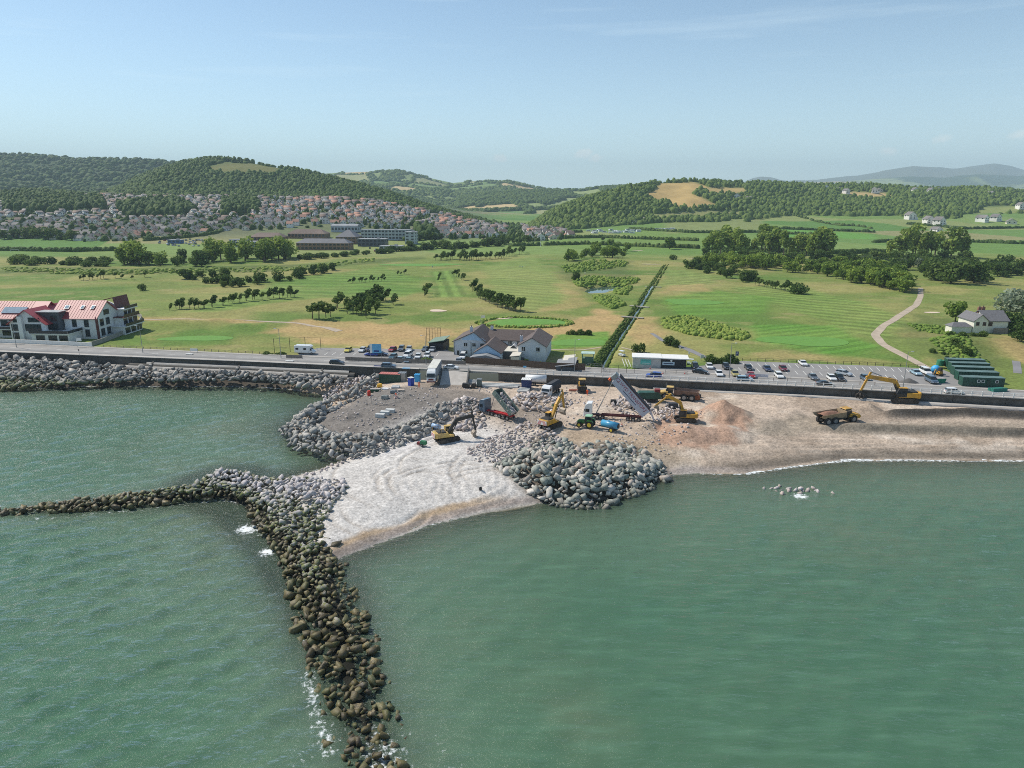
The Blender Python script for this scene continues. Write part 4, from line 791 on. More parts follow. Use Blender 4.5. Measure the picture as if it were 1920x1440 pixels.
# -- low scrub, reeds, rough banks: uncounted
def lumps(name, pos, rad, hgt, m, label=None, cat=None, kind='stuff', seed=0, parent=None):
    """one mesh of many jagged little domes; pos n x 3, rad n, hgt n"""
    n = len(pos); r = np.random.default_rng(seed); k = 6
    ang = np.linspace(0, 2 * math.pi, k, endpoint=False)[None, :] + r.uniform(0, 6.28, (n, 1))
    def ring(fr, zf, jr): 
        rr = rad[:, None] * fr * r.uniform(1 - jr, 1 + jr, (n, k)); return np.stack([pos[:, 0:1] + rr * np.cos(ang), pos[:, 1:2] + rr * np.sin(ang), pos[:, 2:3] + hgt[:, None] * zf * r.uniform(.85, 1.15, (n, k))], 2)
    base = ring(.85, -.15, .15); mid = ring(1.0, .5, .28); up = ring(.55, .9, .35); top = (pos + np.stack([rad * r.uniform(-.2, .2, n), rad * r.uniform(-.2, .2, n), hgt * r.uniform(.92, 1.12, n)], 1))[:, None, :]
    V = np.concatenate([base, mid, up, top], 1).reshape(-1, 3); o = np.arange(n)[:, None, None] * (3 * k + 1); F = []
    for i in range(k):
        j = (i + 1) % k
        for a, b_ in ((0, k), (k, 2 * k)): F += [(a + i, a + j, b_ + j), (a + i, b_ + j, b_ + i)]
        F.append((2 * k + i, 2 * k + j, 3 * k))
    F = (np.array(F)[None] + o).reshape(-1, 3)
    ob = mobj(name, fastmesh(name, V, F, [m]), parent); return tag(ob, label, cat, None, kind)
def on_ground(xs, ys): return np.stack([xs, ys, ground(xs, ys)], 1)
def stuff_poly(name, polys, n, r0, r1, h0, h1, m, label, seed):
    xs = []; ys = []
    for q, k in zip(polys, n):
        w_ = PP(q, 5.2); bx = bbox(w_, 0); a = rng.uniform(bx[0], bx[2], k * 6); b_ = rng.uniform(bx[1], bx[3], k * 6); ok = sdpoly(w_, a, b_) > 0; xs.append(a[ok][:k]); ys.append(b_[ok][:k])
    xs = np.concatenate(xs); ys = np.concatenate(ys); nn = len(xs)
    return lumps(name, on_ground(xs, ys), rng.uniform(r0, r1, nn), rng.uniform(h0, h1, nn), m, label, 'scrub', 'stuff', seed)
d_ = np.array(DITCH); tt = rng.uniform(0, 1, 1500) ** 1.3 * (len(d_) - 1); ii = np.minimum(tt.astype(int), len(d_) - 2); fr_ = (tt - ii)[:, None]; pp_ = d_[ii] * (1 - fr_) + d_[ii + 1] * fr_
off_ = np.where(rng.random(1500) < .72, rng.uniform(-3.4, -.8, 1500), rng.uniform(.9, 1.7, 1500)) * np.interp(tt, [0, 2.5, 5], [1.0, .9, .8]); pp_ = pp_ + np.stack([off_, off_ * .12], 1)
lumps('reed_bed', on_ground(pp_[:, 0], pp_[:, 1]), rng.uniform(.3, .7, 1500), rng.uniform(.3, 1.1, 1500), mDark, 'tall reeds lining the straight drainage ditch', 'reeds', 'stuff', 3)
stuff_poly('scrub', [[(1240, 600), (1290, 596), (1350, 610), (1408, 632), (1390, 640), (1300, 632), (1245, 615)]], [700], .5, 1.3, .5, 1.5, mReed, 'rough oval hollow of long reeds and scrub', 4)
stuff_poly('scrub', [[(1052, 500), (1120, 488), (1180, 492), (1170, 500), (1090, 510), (1060, 512)], [(1070, 525), (1110, 520), (1200, 524), (1190, 534), (1120, 534), (1085, 540)], [(1110, 556), (1150, 560), (1175, 572), (1150, 580), (1125, 570)], [(1155, 545), (1185, 540), (1175, 556), (1150, 552)]], [350, 420, 260, 120], .6, 1.6, .5, 1.9, mReed, 'rough reeds and scrub round the pond', 5)
stuff_poly('scrub', [[(0, 502), (250, 508), (560, 500), (700, 484), (700, 490), (560, 508), (250, 518), (0, 512)]], [500], .7, 2.0, .4, 1.4, mReed, 'belt of rough grass and scrub before the left tree line', 6)
stuff_poly('scrub', [[(1700, 610), (1780, 618), (1790, 640), (1720, 625)], [(1740, 650), (1790, 640), (1860, 690), (1800, 690)]], [160, 260], .4, 1.1, .3, .9, mReed, 'patchy rough grass by the dirt track', 7)
def e_pts(t): return None
th = np.linspace(0, 2 * math.pi, 260); ex, ey = P(984, 607, 5.2); rr_ = rng.uniform(.93, 1.08, 260)
lumps('scrub', on_ground(ex + 19 * rr_ * np.cos(th), ey + 10.5 * rr_ * np.sin(th)), rng.uniform(.4, .9, 260), rng.uniform(.4, 1.0, 260), mReed, 'fringe of long grass round the raised green', 'scrub', 'stuff', 8)
# -- the wooded hills: far woods that read as one mass
def hill_pts(nm, n, cut=None, t0=.02, t1=1.02, py_max=None):
    pxs, t, Xx, Yy, Zz = HILLS[nm]; a = rng.uniform(0, len(pxs) - 1.001, n); lim0 = t0 * (len(t) - 1) / t[-1]; lim1 = t1 * (len(t) - 1) / t[-1]; b_ = rng.uniform(lim0, lim1, n)
    i = a.astype(int); j = b_.astype(int); u = a - i; v = b_ - j
    q = lambda A_: (A_[j, i] * (1 - u) + A_[j, i + 1] * u) * (1 - v) + (A_[j + 1, i] * (1 - u) + A_[j + 1, i + 1] * u) * v
    p = np.stack([q(Xx), q(Yy), q(Zz)], 1); X_, Y_ = pix(p[:, 0], p[:, 1], p[:, 2]); ok = np.ones(n, bool)
    for c_ in (cut or []): ok &= sdpoly(c_, X_, Y_) < -1 + 4 * (rng.random(n) - .5)
    return p[ok]
cutA = [[(388, 311), (420, 304), (470, 306), (525, 315), (545, 324), (480, 327), (430, 327), (395, 323)]]
p = hill_pts('A', 15000, cutA); gz_ = inland(p[:, 0], p[:, 1]); p = p[p[:, 2] > gz_ - 1.5]; n = len(p)
lumps('hill_woodland', p - [0, 0, 2], rng.uniform(2.6, 6.6, n) * rng.uniform(.8, 1.3, n), rng.uniform(5, 13, n), mWood, 'dense woodland covering the round hill above the town', 'woodland', 'stuff', 11)
p = hill_pts('B', 22000, [q for q, _ in DRYB]); gz_ = inland(p[:, 0], p[:, 1]); p = p[p[:, 2] > gz_ - 1.5]; n = len(p)
lumps('hill_woodland', p - [0, 0, 2], rng.uniform(2.6, 6.6, n) * rng.uniform(.8, 1.3, n), rng.uniform(5, 13, n), mWood, 'dense woodland on the long ridge right of the valley', 'woodland', 'stuff', 12)
p = hill_pts('C', 7000, None, .02, .93); n = len(p)
lumps('hill_woodland', p - [0, 0, 3], rng.uniform(7, 15, n), rng.uniform(9, 18, n), mWood, 'hazy woodland on the far ridge at the left', 'woodland', 'stuff', 13)
for nm, sc, wd, sd, lab in (('D', 260, .56, 11, 'hedges and copses on the distant patchwork hills'), ('E', 240, .47, 15, 'woods in the narrow valley between the hills')):
    p = hill_pts(nm, 16000, None, .02, 1.0); x, y = p[:, 0], p[:, 1]
    wx = x + sc * .6 * (vn(x / sc * .7, y / sc * .7, sd) - .5); wy = y * .55 + sc * .6 * (vn(x / sc * .7 + 9, y / sc * .7, sd + 1) - .5)
    ix = np.floor(wx / sc); fx = wx / sc - ix; w3 = wy / sc * 1.5 + _h(ix, ix * 0, sd); fy = w3 - np.floor(w3); hd = np.minimum(np.minimum(fx, 1 - fx), np.minimum(fy, 1 - fy))
    k = (hd < .05) & (rng.random(len(x)) < .7) | (fbm(x / sc * .8, y / sc * .6, sd + 5) > wd + .02); p = p[k]; n = len(p)
    lumps('hill_woodland', p - [0, 0, 3], rng.uniform(7, 14, n), rng.uniform(8, 16, n), mWood, lab, 'woodland', 'stuff', 14)
# -- field hedges on the plain
HED = [([(1180, 430), (1300, 437), (1420, 436), (1560, 443)], 'hedge along the near side of the bright green field'), ([(1425, 428), (1500, 431), (1640, 436)], 'hedge along the far side of the bright green field'), ([(1230, 405), (1330, 401), (1430, 408), (1640, 430)], 'hedge under the wooded ridge'), ([(1010, 448), (1130, 446), (1310, 452)], 'hedge across the middle pasture'),
       ([(960, 462), (1100, 458), (1240, 464), (1310, 466)], 'hedge at the end of the golf course'), ([(1640, 455), (1750, 452), (1925, 458)], 'hedge beside the poplar fields'), ([(1700, 425), (1800, 430), (1925, 428)], 'hedge near the farm roofs'), ([(900, 430), (1000, 438), (1090, 436)], 'hedge past the estate'),
       ([(1820, 412), (1925, 408)], 'short hedge on the far right slope'), ([(0, 470), (140, 472), (220, 470)], 'clipped hedge behind the playing field'), ([(270, 452), (350, 446), (430, 438), (480, 434)], 'long clipped hedge round the school car park'), ([(1320, 468), (1560, 476), (1660, 474)], 'hedge behind the shelter belt')]
for pts, lab in HED:
    pts = np.array(pts, float); n = int(np.hypot(*np.diff(pts, axis=0).T).sum() * .9); t = np.sort(rng.uniform(0, len(pts) - 1, n)); px = np.interp(t, np.arange(len(pts)), pts[:, 0]); py = np.interp(t, np.arange(len(pts)), pts[:, 1])
    q = Gv(px, py, 8)
    lumps('hedge', q, rng.uniform(1.6, 3.6, n), rng.uniform(1.8, 4.5, n), mDark, lab, 'hedge', None, 20)
# ================================================================== the town, the school, far farms
mWallW = mat('house_render', S(232, 228, 222), .85, var=.10, scale=.05)
mWallC = mat('house_cream', S(220, 210, 192), .85, var=.10, scale=.05)
mRoofG = mat('roof_grey_brown', S(126, 121, 118), .85, var=.18, scale=.05)
mRoofR = mat('roof_terracotta', S(164, 124, 106), .85, var=.18, scale=.05)
mRoofD = mat('roof_brown', S(122, 104, 94), .85, var=.18, scale=.05)
mGlassF = mat('far_glass', S(52, 60, 68), .2, var=.1)
def house_meshes(w, d, h, rh, wall, roof, chim=True, ext=False):
    a = MB(); a.box((0, 0, -1.2), (w, d, h + 1.2))
    a.prism([(-w / 2, h), (w / 2, h), (0, h + rh)], -d / 2, d / 2)
    for s in (-1, 1):
        for k in (-.24, .24): a.box((w * k, s * (d / 2 + .01), h - 1.7), (1.5, .08, 1.15), 1)
        if h > 4:
            for k in (-.24, .24): a.box((w * k, s * (d / 2 + .01), 1.0), (1.6, .08, 1.3), 1)
        for k in (-.25, .25): a.box((s * (w / 2 + .01), d * k, h - 1.6), (.08, 1.4, 1.1), 1)
    if ext: a.box((w / 2 + 1.4, -d * .15, -1), (2.8, d * .5, 3.4))
    b_ = MB(); o = .45; t = .18; sl = rh / (w / 2)
    for s in (-1, 1): b_.prism([(0, h + rh + t), (s * (w / 2 + o), h - o * sl + t), (s * (w / 2 + o), h - o * sl), (0, h + rh)], -d / 2 - .35, d / 2 + .35)
    c = MB(); c.box((w * .12, d * .3, h + rh * .5), (.7, .7, rh * .5 + 1.1))
    return a.mesh('wall', [wall, mGlassF]), b_.mesh('roof', roof), (c.mesh('chimney', roof) if chim else None)
HT = []
for roof in (mRoofG, mRoofD, mRoofR):
    HT.append([house_meshes(7.5, 10.5, 2.7, 2.7, mWallW, roof), house_meshes(9.5, 8.5, 2.8, 2.9, mWallC, roof), house_meshes(7.5, 11, 5.0, 3.0, mWallW, roof), house_meshes(9, 8, 5.0, 3.3, mWallW, roof, True, True)])
TOWN = [(-60, 372), (0, 366), (120, 358), (250, 362), (330, 357), (450, 362), (560, 372), (680, 378), (790, 394), (860, 408), (930, 420), (1040, 432), (1075, 446), (1000, 452), (900, 446), (800, 448), (775, 434), (640, 424), (520, 428), (420, 434), (330, 446), (250, 450), (150, 452), (60, 446), (-60, 450)]
PARKS = [[(0, 372), (60, 365), (190, 378), (195, 395), (100, 402), (20, 400)], [(215, 390), (330, 380), (365, 398), (340, 408), (240, 408)], [(420, 380), (480, 378), (490, 402), (420, 405)], [(760, 440), (800, 432), (820, 452), (760, 455)]]
# streets: pairs of rows that follow the slope
hs = []
for Yr in np.arange(800, 1480, 22.5):
    for xr in np.arange(-1080, 120, 12.8):
        ph = .12 * xr + 20 * math.sin(xr * .006 + Yr * .004); y = Yr + ph * .5 + rng.normal(0, 1.6); x = xr + rng.normal(0, 1.3) + (int(Yr / 22.5) % 2) * 4
        if int(xr / 12.8) % 11 == 0 or rng.random() < .10: continue
        hs.append((x, y))
hs = np.array(hs); hz = ground(hs[:, 0], hs[:, 1]); X_, Y_ = pix(hs[:, 0], hs[:, 1], hz)
ok = sdpoly(TOWN, X_, Y_) > 0
for q in PARKS: ok &= sdpoly(q, X_, Y_) < 0
hs, hz, X_, Y_ = hs[ok], hz[ok], X_[ok], Y_[ok]
order = np.argsort(hs[:, 1]); RAND = rng.random((len(hs), 4))
ADJ = {0: ('grey-brown', 'grey_roof'), 1: ('dark brown', 'brown_roof'), 2: ('terracotta', 'red_roof')}
BD = ('narrow white bungalow', 'broad cream bungalow', 'white two-storey house', 'white house with a side extension')
bV = []; bF = []; bM = []; off = 0; stats = {}
def mesh_np(me):
    V = np.empty(len(me.vertices) * 3, np.float32); me.vertices.foreach_get('co', V); fs = []; mi = []
    for p_ in me.polygons:
        v = list(p_.vertices)
        for k in range(1, len(v) - 1): fs.append((v[0], v[k], v[k + 1])); mi.append(p_.material_index)
    return V.reshape(-1, 3), np.array(fs), np.array(mi)
NPH = {}
for rank, i in enumerate(order):
    x, y = hs[i]; z = hz[i]; red = np.interp(X_[i], [380, 520, 620, 840, 900], [.05, .3, .5, .4, .05]) * np.interp(Y_[i], [365, 385, 425, 445], [.5, 1, 1, .5])
    rt = 2 if RAND[i, 0] < red else (0 if RAND[i, 1] < .6 else 1); ht = int(RAND[i, 2] * 2) if Y_[i] > 408 and X_[i] < 480 or RAND[i, 3] < .35 else 2 + int(RAND[i, 2] * 2)
    rz = (0 if RAND[i, 3] < .7 else math.pi / 2) + (RAND[i, 1] - .5) * .25 + (-.12 if X_[i] < 500 else .15)
    a, b_, c_ = HT[rt][ht]
    if rank < 290:
        o = empty('house', (x, y, z), rz, BD[ht] + ' with a ' + ADJ[rt][0] + ' roof in the nearer streets', 'house', 'houses of the nearer streets')
        mobj('wall', a, o); r_ = mobj('roof', b_, o)
        if c_: mobj('chimney', c_, r_)
    else:
        M = np.array([[math.cos(rz), -math.sin(rz), 0], [math.sin(rz), math.cos(rz), 0], [0, 0, 1]])
        for me, mbase in ((a, None), (b_, None)):
            if me.name not in NPH: NPH[me.name] = mesh_np(me)
            V, F_, mi = NPH[me.name]; bV.append(V @ M.T + [x, y, z]); bF.append(F_ + off); off += len(V)
            mid = {mWallW: 0, mWallC: 1, mGlassF: 2, mRoofG: 3, mRoofD: 4, mRoofR: 5}; bM.append(np.array([mid[me.materials[k]] for k in mi]))
if bV: tag(mobj('town_houses', fastmesh('town_houses', np.concatenate(bV), np.concatenate(bF), [mWallW, mWallC, mGlassF, mRoofG, mRoofD, mRoofR], mi=np.concatenate(bM))), 'the further streets of small houses climbing the hill', 'houses', None, 'stuff')
print('houses', len(hs))
# gardens, street trees and parks of the town: one green mass
gx_ = rng.uniform(-1050, 120, 16000); gy_ = rng.uniform(800, 1480, 16000); gz2 = ground(gx_, gy_); A_, B_ = pix(gx_, gy_, gz2); k = sdpoly(TOWN, A_, B_) > -2; inpark = np.zeros(len(gx_), bool)
for q in PARKS: inpark |= sdpoly(q, A_, B_) > -1
k &= inpark | (rng.random(len(gx_)) < .30) | ((Y_.mean() * 0 + B_ < 372) & (rng.random(len(gx_)) < .5)); n = k.sum(); big = inpark[k]
lumps('town_trees', np.stack([gx_[k], gy_[k], gz2[k]], 1), np.where(big, rng.uniform(4, 7, n), rng.uniform(1.6, 4.2, n)), np.where(big, rng.uniform(9, 16, n), rng.uniform(2.5, 8, n)), mDark, 'garden and park trees among the houses of the town', 'trees', 'stuff', 31)
# ---- the school: long flat blocks with window bands
mBrick = mat('school_brick', S(142, 112, 92), .85, scale=.2); mPanel = mat('school_panel', S(172, 178, 184), .6, scale=.2); mFlat = mat('flat_roof', S(150, 152, 154), .8, scale=.1); mSlate = mat('slate_roof', S(104, 104, 110), .7, scale=.2)
def block(px, py, w, d, h, label, wall, floors=2, roof='flat', rz=-.12, roofm=None, curve=False):
    w *= .88; h *= .86; q = G(px, py, 6); o = empty('school_building', (q.x, q.y, q.z), rz, label, 'building')
    a = MB(); a.box((0, 0, -.5), (w, d, h + .5)); a.build('wall', wall, o)
    n = max(2, int(w / 4)); wdw = MB().box((0, 0, 0), (2.7, .14, h / floors * .5)).mesh('window', mGlassF)
    for f_ in range(floors):
        for i in range(n):
            c = mobj('window', wdw, o); c.location = (-w / 2 + (i + .5) * w / n, -d / 2 - .03, h / floors * (f_ + .35))
        for i in range(max(1, int(d / 6))):
            c = mobj('window', wdw, o); c.location = (w / 2 + .03, -d / 2 + (i + .5) * d / max(1, int(d / 6)), h / floors * (f_ + .35)); c.rotation_euler = (0, 0, math.pi / 2)
    b_ = MB()
    if roof == 'flat': b_.box((0, 0, h), (w + .6, d + .6, .5)); b_.box((w * .2, 0, h + .5), (3, 2.5, 1.2))
    elif roof == 'hip': b_.box((0, 0, h), (w + 1, d + 1, d * .28), top=(1 - d / w * .9, .04))
    elif roof == 'pyramid': b_.box((0, 0, h), (w + 1, d + 1, w * .32), top=(.12, .12))
    elif roof == 'vault':
        b_.prism([(-d / 2 - .3, h)] + [(d / 2 * math.cos(t), h + d * .22 * math.sin(t)) for t in np.linspace(math.pi, 0, 9)] + [(d / 2 + .3, h)], -w / 2, w / 2); b_.v = [(v[1], v[0], v[2]) for v in b_.v]
    b_.build('roof', roofm or mFlat, o); return o
block(610, 468, 62, 15, 8.0, 'long two-storey brick school wing with a slate hipped roof', mBrick, 2, 'hip', -.10, mSlate)
block(655, 455, 26, 24, 8.0, 'school hall with a grey pyramid roof', mBrick, 2, 'pyramid', -.1, mSlate)
block(700, 461, 34, 14, 8.5, 'dark glazed school block between the hall and the tower', mat('dark_cladding', S(86, 92, 104), .5), 2, 'flat', -.1)
block(725, 449, 66, 13, 13, 'long pale three-storey school block with vertical fins', mPanel, 3, 'flat', -.12)
block(772, 457, 13, 14, 15, 'square school tower with white bands and a brick end', mPanel, 4, 'flat', -.12)
block(735, 468, 26, 12, 4.2, 'single-storey white school block with a flat roof', mPanel, 1, 'flat', -.1)
block(650, 437, 40, 16, 7, 'barrel-roofed white sports hall behind the school', mPanel, 1, 'vault', -.1)
block(580, 446, 52, 18, 6, 'school block with a wide brown pitched roof', mBrick, 1, 'hip', -.1, mRoofD)
block(505, 452, 44, 16, 6, 'low school block under a shallow brown roof', mBrick, 1, 'hip', -.1, mRoofD)
block(490, 463, 58, 14, 6.5, 'white-fronted low school block behind the tall willows', mPanel, 2, 'flat', -.1)
block(450, 455, 22, 12, 4, 'small pale school annexe beside the car park', mPanel, 1, 'flat', -.1)
block(330, 456, 16, 9, 4, 'blue sports store in the school car park', mat('blue_clad', S(70, 112, 160), .6), 1, 'flat', -.1)
# ---- far farmhouses, barns and cottages
def farm(px, py, k, label, nm='farmhouse', s=1.0, rt=0, rz=None, z0=12):
    q = G(px, py, z0); hx = HILL_Z(q.x, q.y); a, b_, c_ = HT[rt][k]; o = empty(nm, (q.x, q.y, max(q.z, hx)), random.uniform(-.5, .5) if rz is None else rz, label, 'house')
    for nme, me in (('wall', a), ('roof', b_)): c = mobj(nme, me, o); c.scale = (s, s, s)
def HILL_Z(x, y): return -99
def ray_hill(px, py, nm):
    pxs, t, Xx, Yy, Zz = HILLS[nm]; i = int(np.clip(np.searchsorted(pxs, px), 0, len(pxs) - 1)); A_, B_ = pix(Xx[:, i], Yy[:, i], Zz[:, i]); j = int(np.argmin(np.abs(B_ - py) + (t > 1) * 99)); return Vector((Xx[j, i], Yy[j, i], Zz[j, i]))
def hfarm(px, py, nm, k, label, s=1.0, rt=0):
    q = ray_hill(px, py, nm); a, b_, c_ = HT[rt][k]; o = empty('farmhouse', tuple(q + Vector((0, 0, 1))), random.uniform(-.5, .5), label, 'house')
    for nme, me in (('wall', a), ('roof', b_)): c = mobj(nme, me, o); c.scale = (s, s, s)
for px, py, k, s, lb in ((1373, 374, 2, 1.5, 'white farmhouse alone on the brown hillside'), (1395, 375, 0, 1.4, 'long low barn beside the hillside farmhouse'), (1542, 356, 2, 1.3, 'white house high among the ridge woods'), (1564, 358, 1, 1.3, 'white bungalow beside the high ridge house'), (1578, 363, 2, 1.3, 'pair of cottages by the brown ridge field'), (1628, 361, 3, 1.4, 'white farm in the gap of the ridge woods'), (1640, 360, 1, 1.4, 'outbuilding next to the ridge gap farm'),
                         (1708, 361, 2, 1.4, 'white village house below the ridge church'), (1735, 362, 3, 1.4, 'gabled village house on the ridge'), (1750, 359, 2, 1.2, 'church-side house at the ridge village'), (1850, 366, 1, 1.4, 'white villa in the far right woods'), (1910, 392, 2, 1.5, 'white cottage on the far right slope')):
    hfarm(px, py, 'B', k, lb, s)
for px, py, k, s, lb in ((1175, 402, 2, 1.3, 'grey house at the foot of the wooded crag'), (1150, 408, 3, 1.2, 'white villa half hidden under the crag'), (1205, 418, 2, 1.2, 'cottage with white gable at the valley mouth'), (1190, 421, 1, 1.2, 'low cottage at the valley mouth'), (1275, 405, 1, 1.2, 'brick bungalow in the lane under the dry hill'), (1290, 404, 3, 1.2, 'cottage with two gables in the lane'), (1305, 403, 2, 1.2, 'tall cottage in the lane'), (1343, 402, 2, 1.4, 'stone farmhouse at the end of the lane'), (1325, 403, 0, 1.2, 'white barn beside the stone farmhouse'),
                         (1705, 418, 3, 1.6, 'long farm roof among the trees by the arable field'), (1740, 421, 2, 1.6, 'grey farm shed in the hamlet'), (1760, 422, 3, 1.6, 'wide barn in the hamlet'), (1840, 420, 2, 1.5, 'white hamlet house with a slate roof'), (1865, 420, 3, 1.5, 'white hamlet house with an extension'), (1895, 422, 1, 1.5, 'long white bungalow at the hamlet end'), (1755, 434, 0, 1.3, 'small white cottage below the hamlet'), (1045, 420, 3, 2.2, 'large white shed past the estate'), (1070, 422, 2, 2.0, 'white workshop past the estate'), (1022, 425, 1, 2.2, 'low works building at the estate edge')):
    farm(px, py, k, lb, 'cottage', s)
# caravans in the meadow
mCar = mat('caravan_white', S(226, 228, 228), .5, var=.05); cv = MB(); cv.box((0, 0, .4), (7.5, 2.6, 2.2), top=(.94, .9)); cm = cv.mesh('shell', mCar); cw = MB()
for s in (-1, 1): cw.box((0, s * 1.24, 1.5), (5.2, .06, .7))
cw = cw.mesh('window', mGlassF)
for i in range(34):
    px, py = (random.uniform(1102, 1205), random.uniform(432, 438)) if i < 27 else (random.uniform(1228, 1262), random.uniform(430, 432))
    q = G(px, py, 6); o = empty('caravan', tuple(q), random.uniform(-.6, .6), 'white caravan parked in the rows of the meadow site' if i < 27 else 'white caravan in the small group past the lone tree', 'caravan', 'caravans of the meadow site' if i < 27 else 'caravans past the tree'); mobj('shell', cm, o); mobj('window', cw, o)
# goal frames and mast of the playing field
for px, py, w_, lb in ((150, 472, 7.3, 'white goal frame on the near playing field'), (28, 473, 7.3, 'white goal frame at the far corner of the playing field')):
    q = G(px, py, 6); o = empty('goal', tuple(q), .1, lb, 'goal'); b_ = MB()
    for s in (-1, 1): MB().cyl((s * w_ / 2, 0, 0), (s * w_ / 2, 0, 2.4), .09, n=6).build('post', mCar, o)
    MB().cyl((-w_ / 2, 0, 2.4), (w_ / 2, 0, 2.4), .09, n=6).build('crossbar', mCar, o)
q = G(1014, 462, 6); o = empty('mast', tuple(q), 0, 'tall slender white mast at the edge of the course', 'mast'); MB().cyl((0, 0, 0), (0, 0, 17), .28, .16, 8).build('pole', mCar, o); MB().cyl((0, 0, -.1), (0, 0, .5), .5, .4, 8).build('base', mCar, o)
# ================================================================== seawall, promenade, road, car parks, paths, fences, greens
mConc = mat('sea_wall_concrete', S(92, 89, 84), .9, var=.2, scale=.6, bump=.3, dirt=(S(54, 52, 48), 2.6))  # concrete tone lowered to carry the shade on the seaward face
mConcL = mat('pale_concrete', S(186, 180, 172), .9, var=.1, scale=.4, bump=.15, dirt=(S(140, 132, 124), 1.6))
mRoad = mat('road_asphalt', S(150, 147, 143), .9, var=.09, scale=.25, bump=.1, dirt=(S(124, 121, 118), 1.4))
mPark = mat('car_park_asphalt', S(142, 139, 136), .9, var=.09, scale=.2, bump=.1, dirt=(S(116, 113, 110), 1.5))
mProm = mat('promenade_paving', S(172, 166, 158), .9, var=.08, scale=.3)
mLine = mat('road_paint', S(226, 224, 216), .8, var=.06)
mWhite = mat('white_paint', S(232, 230, 224), .5, var=.05)
mPath = mat('dirt_track', S(178, 162, 142), .95, var=.12, scale=.4)
mTar = mat('tarmac_path', S(132, 130, 130), .9, var=.1, scale=.3)
mSteel = mat('galvanised_steel', S(158, 160, 160), .45, .6, var=.1)
mDarkM = mat('dark_metal', S(58, 56, 54), .6, .2, var=.1)
mTimber = mat('fence_timber', S(104, 84, 70), .9, var=.16, scale=1.5)
mTimberG = mat('grey_fence_timber', S(132, 122, 114), .9, var=.14, scale=1.5)
mSand = mat('bunker_sand', S(214, 194, 172), .95, var=.06)
mGreen = mat('mown_green', S(98, 142, 56), .95, var=.08, scale=.6)
mPond = None
def strip(name, xs, f0, f1, z, m, kind='structure', th=.6):
    """a slab that follows the wall line between two offsets, with a skirt"""
    xs = np.asarray(xs, float); a = np.stack([xs, f0(xs)], 1); b_ = np.stack([xs, f1(xs)], 1); n = len(xs)
    zz = np.full(n, z) if np.isscalar(z) else z
    V = np.concatenate([np.c_[a, zz], np.c_[b_, zz], np.c_[a, zz - th], np.c_[b_, zz - th]]); i = np.arange(n - 1)
    F_ = np.concatenate([np.stack([i, i + 1, n + i + 1, n + i], 1), np.stack([i + 2 * n, i + 2 * n + 1, i + 1, i], 1), np.stack([n + i, n + i + 1, 3 * n + i + 1, 3 * n + i], 1)])
    return tag(mobj(name, fastmesh(name, V, F_, [m])), kind=kind)
XS = np.arange(-420, 421, 4.0)
roadW = lambda x: np.interp(x, [-420, -180, -84, -16, 22, 60, 134, 420], [12.2, 12.2, 9.6, 10.8, 11, 10, 8.6, 8.6])
GAP0, GAP1 = P(850, 705, 5)[0], P(905, 705, 5)[0]
strip('promenade', XS, lambda x: wallY(x) + .46, lambda x: wallY(x) + 2.0, 6.12, mProm)
strip('road', XS, lambda x: wallY(x) + 2.003, lambda x: wallY(x) + roadW(x), 6.0, mRoad)
ln = MB()
for x in np.arange(-300, 300, 6.0):
    y0 = float(wallY(x) + 2 + (roadW(x) - 2) * .5); y1 = float(wallY(x + 2.2) + 2 + (roadW(x + 2.2) - 2) * .5); ln.quad((x, y0 - .07, 6.004), (x + 2.2, y1 - .07, 6.004), (x + 2.2, y1 + .07, 6.004), (x, y0 + .07, 6.004))
tag(ln.build('road_marking', mLine), kind='structure')
strip('pavement', XS, lambda x: wallY(x) + roadW(x) + .003, lambda x: wallY(x) + roadW(x) + 1.5, 6.1, mProm)
# sea wall in cast lengths, with a gap for the site ramp
wl = empty('sea_wall', (0, float(wallY(0)), 4), 0, 'long sea wall of shade-darkened concrete below the promenade road', 'wall')
segx = np.arange(-400, 400, 12.0)
for x0 in segx:
    x1 = x0 + 11.9
    if x0 < GAP1 and x1 > GAP0: continue
    y0, y1 = float(wallY(x0)), float(wallY(x1)); ang = math.atan2(y1 - y0, x1 - x0); ll = math.hypot(x1 - x0, y1 - y0)
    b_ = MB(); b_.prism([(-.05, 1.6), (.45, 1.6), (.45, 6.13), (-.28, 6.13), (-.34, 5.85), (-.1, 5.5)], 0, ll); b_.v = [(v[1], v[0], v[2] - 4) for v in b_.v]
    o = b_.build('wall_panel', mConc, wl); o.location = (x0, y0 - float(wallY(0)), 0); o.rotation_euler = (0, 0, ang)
    c = MB(); c.box((ll / 2, .05, 2.131), (ll, .78, .12)); c = c.build('coping', mConcL, o)
# apron and steps at the foot of the wall
strip('wall_apron', np.arange(40, 420, 4.), lambda x: wallY(x) - 2.4, lambda x: wallY(x) - .06, 4.05, mConcL, th=1.4)
for k in range(4):
    sx = np.arange(-215 + k * 3, -47, 4.0) if k else np.arange(-150, -47, 4.0)
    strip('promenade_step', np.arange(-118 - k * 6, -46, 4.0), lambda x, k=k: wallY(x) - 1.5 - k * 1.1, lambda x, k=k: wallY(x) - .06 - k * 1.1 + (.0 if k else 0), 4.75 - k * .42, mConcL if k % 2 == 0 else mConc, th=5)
for px in (268, 445, 610):
    x = P(px, 690, 4.5)[0]; y = float(wallY(x)); o = empty('stair_wall', (x, y - 3, 3.2), 0, 'concrete stair wing crossing the promenade steps', 'stair wall', 'stair wings on the steps'); MB().prism([(-2.2, -.4), (2.4, 1.0), (2.4, 1.9), (-2.2, .4)], -.25, .25).build('wing', mConc, o).rotation_euler = (0, 0, R(90)); MB().box((0, .2, .9), (.8, .8, .5)).build('cap', mConcL, o)
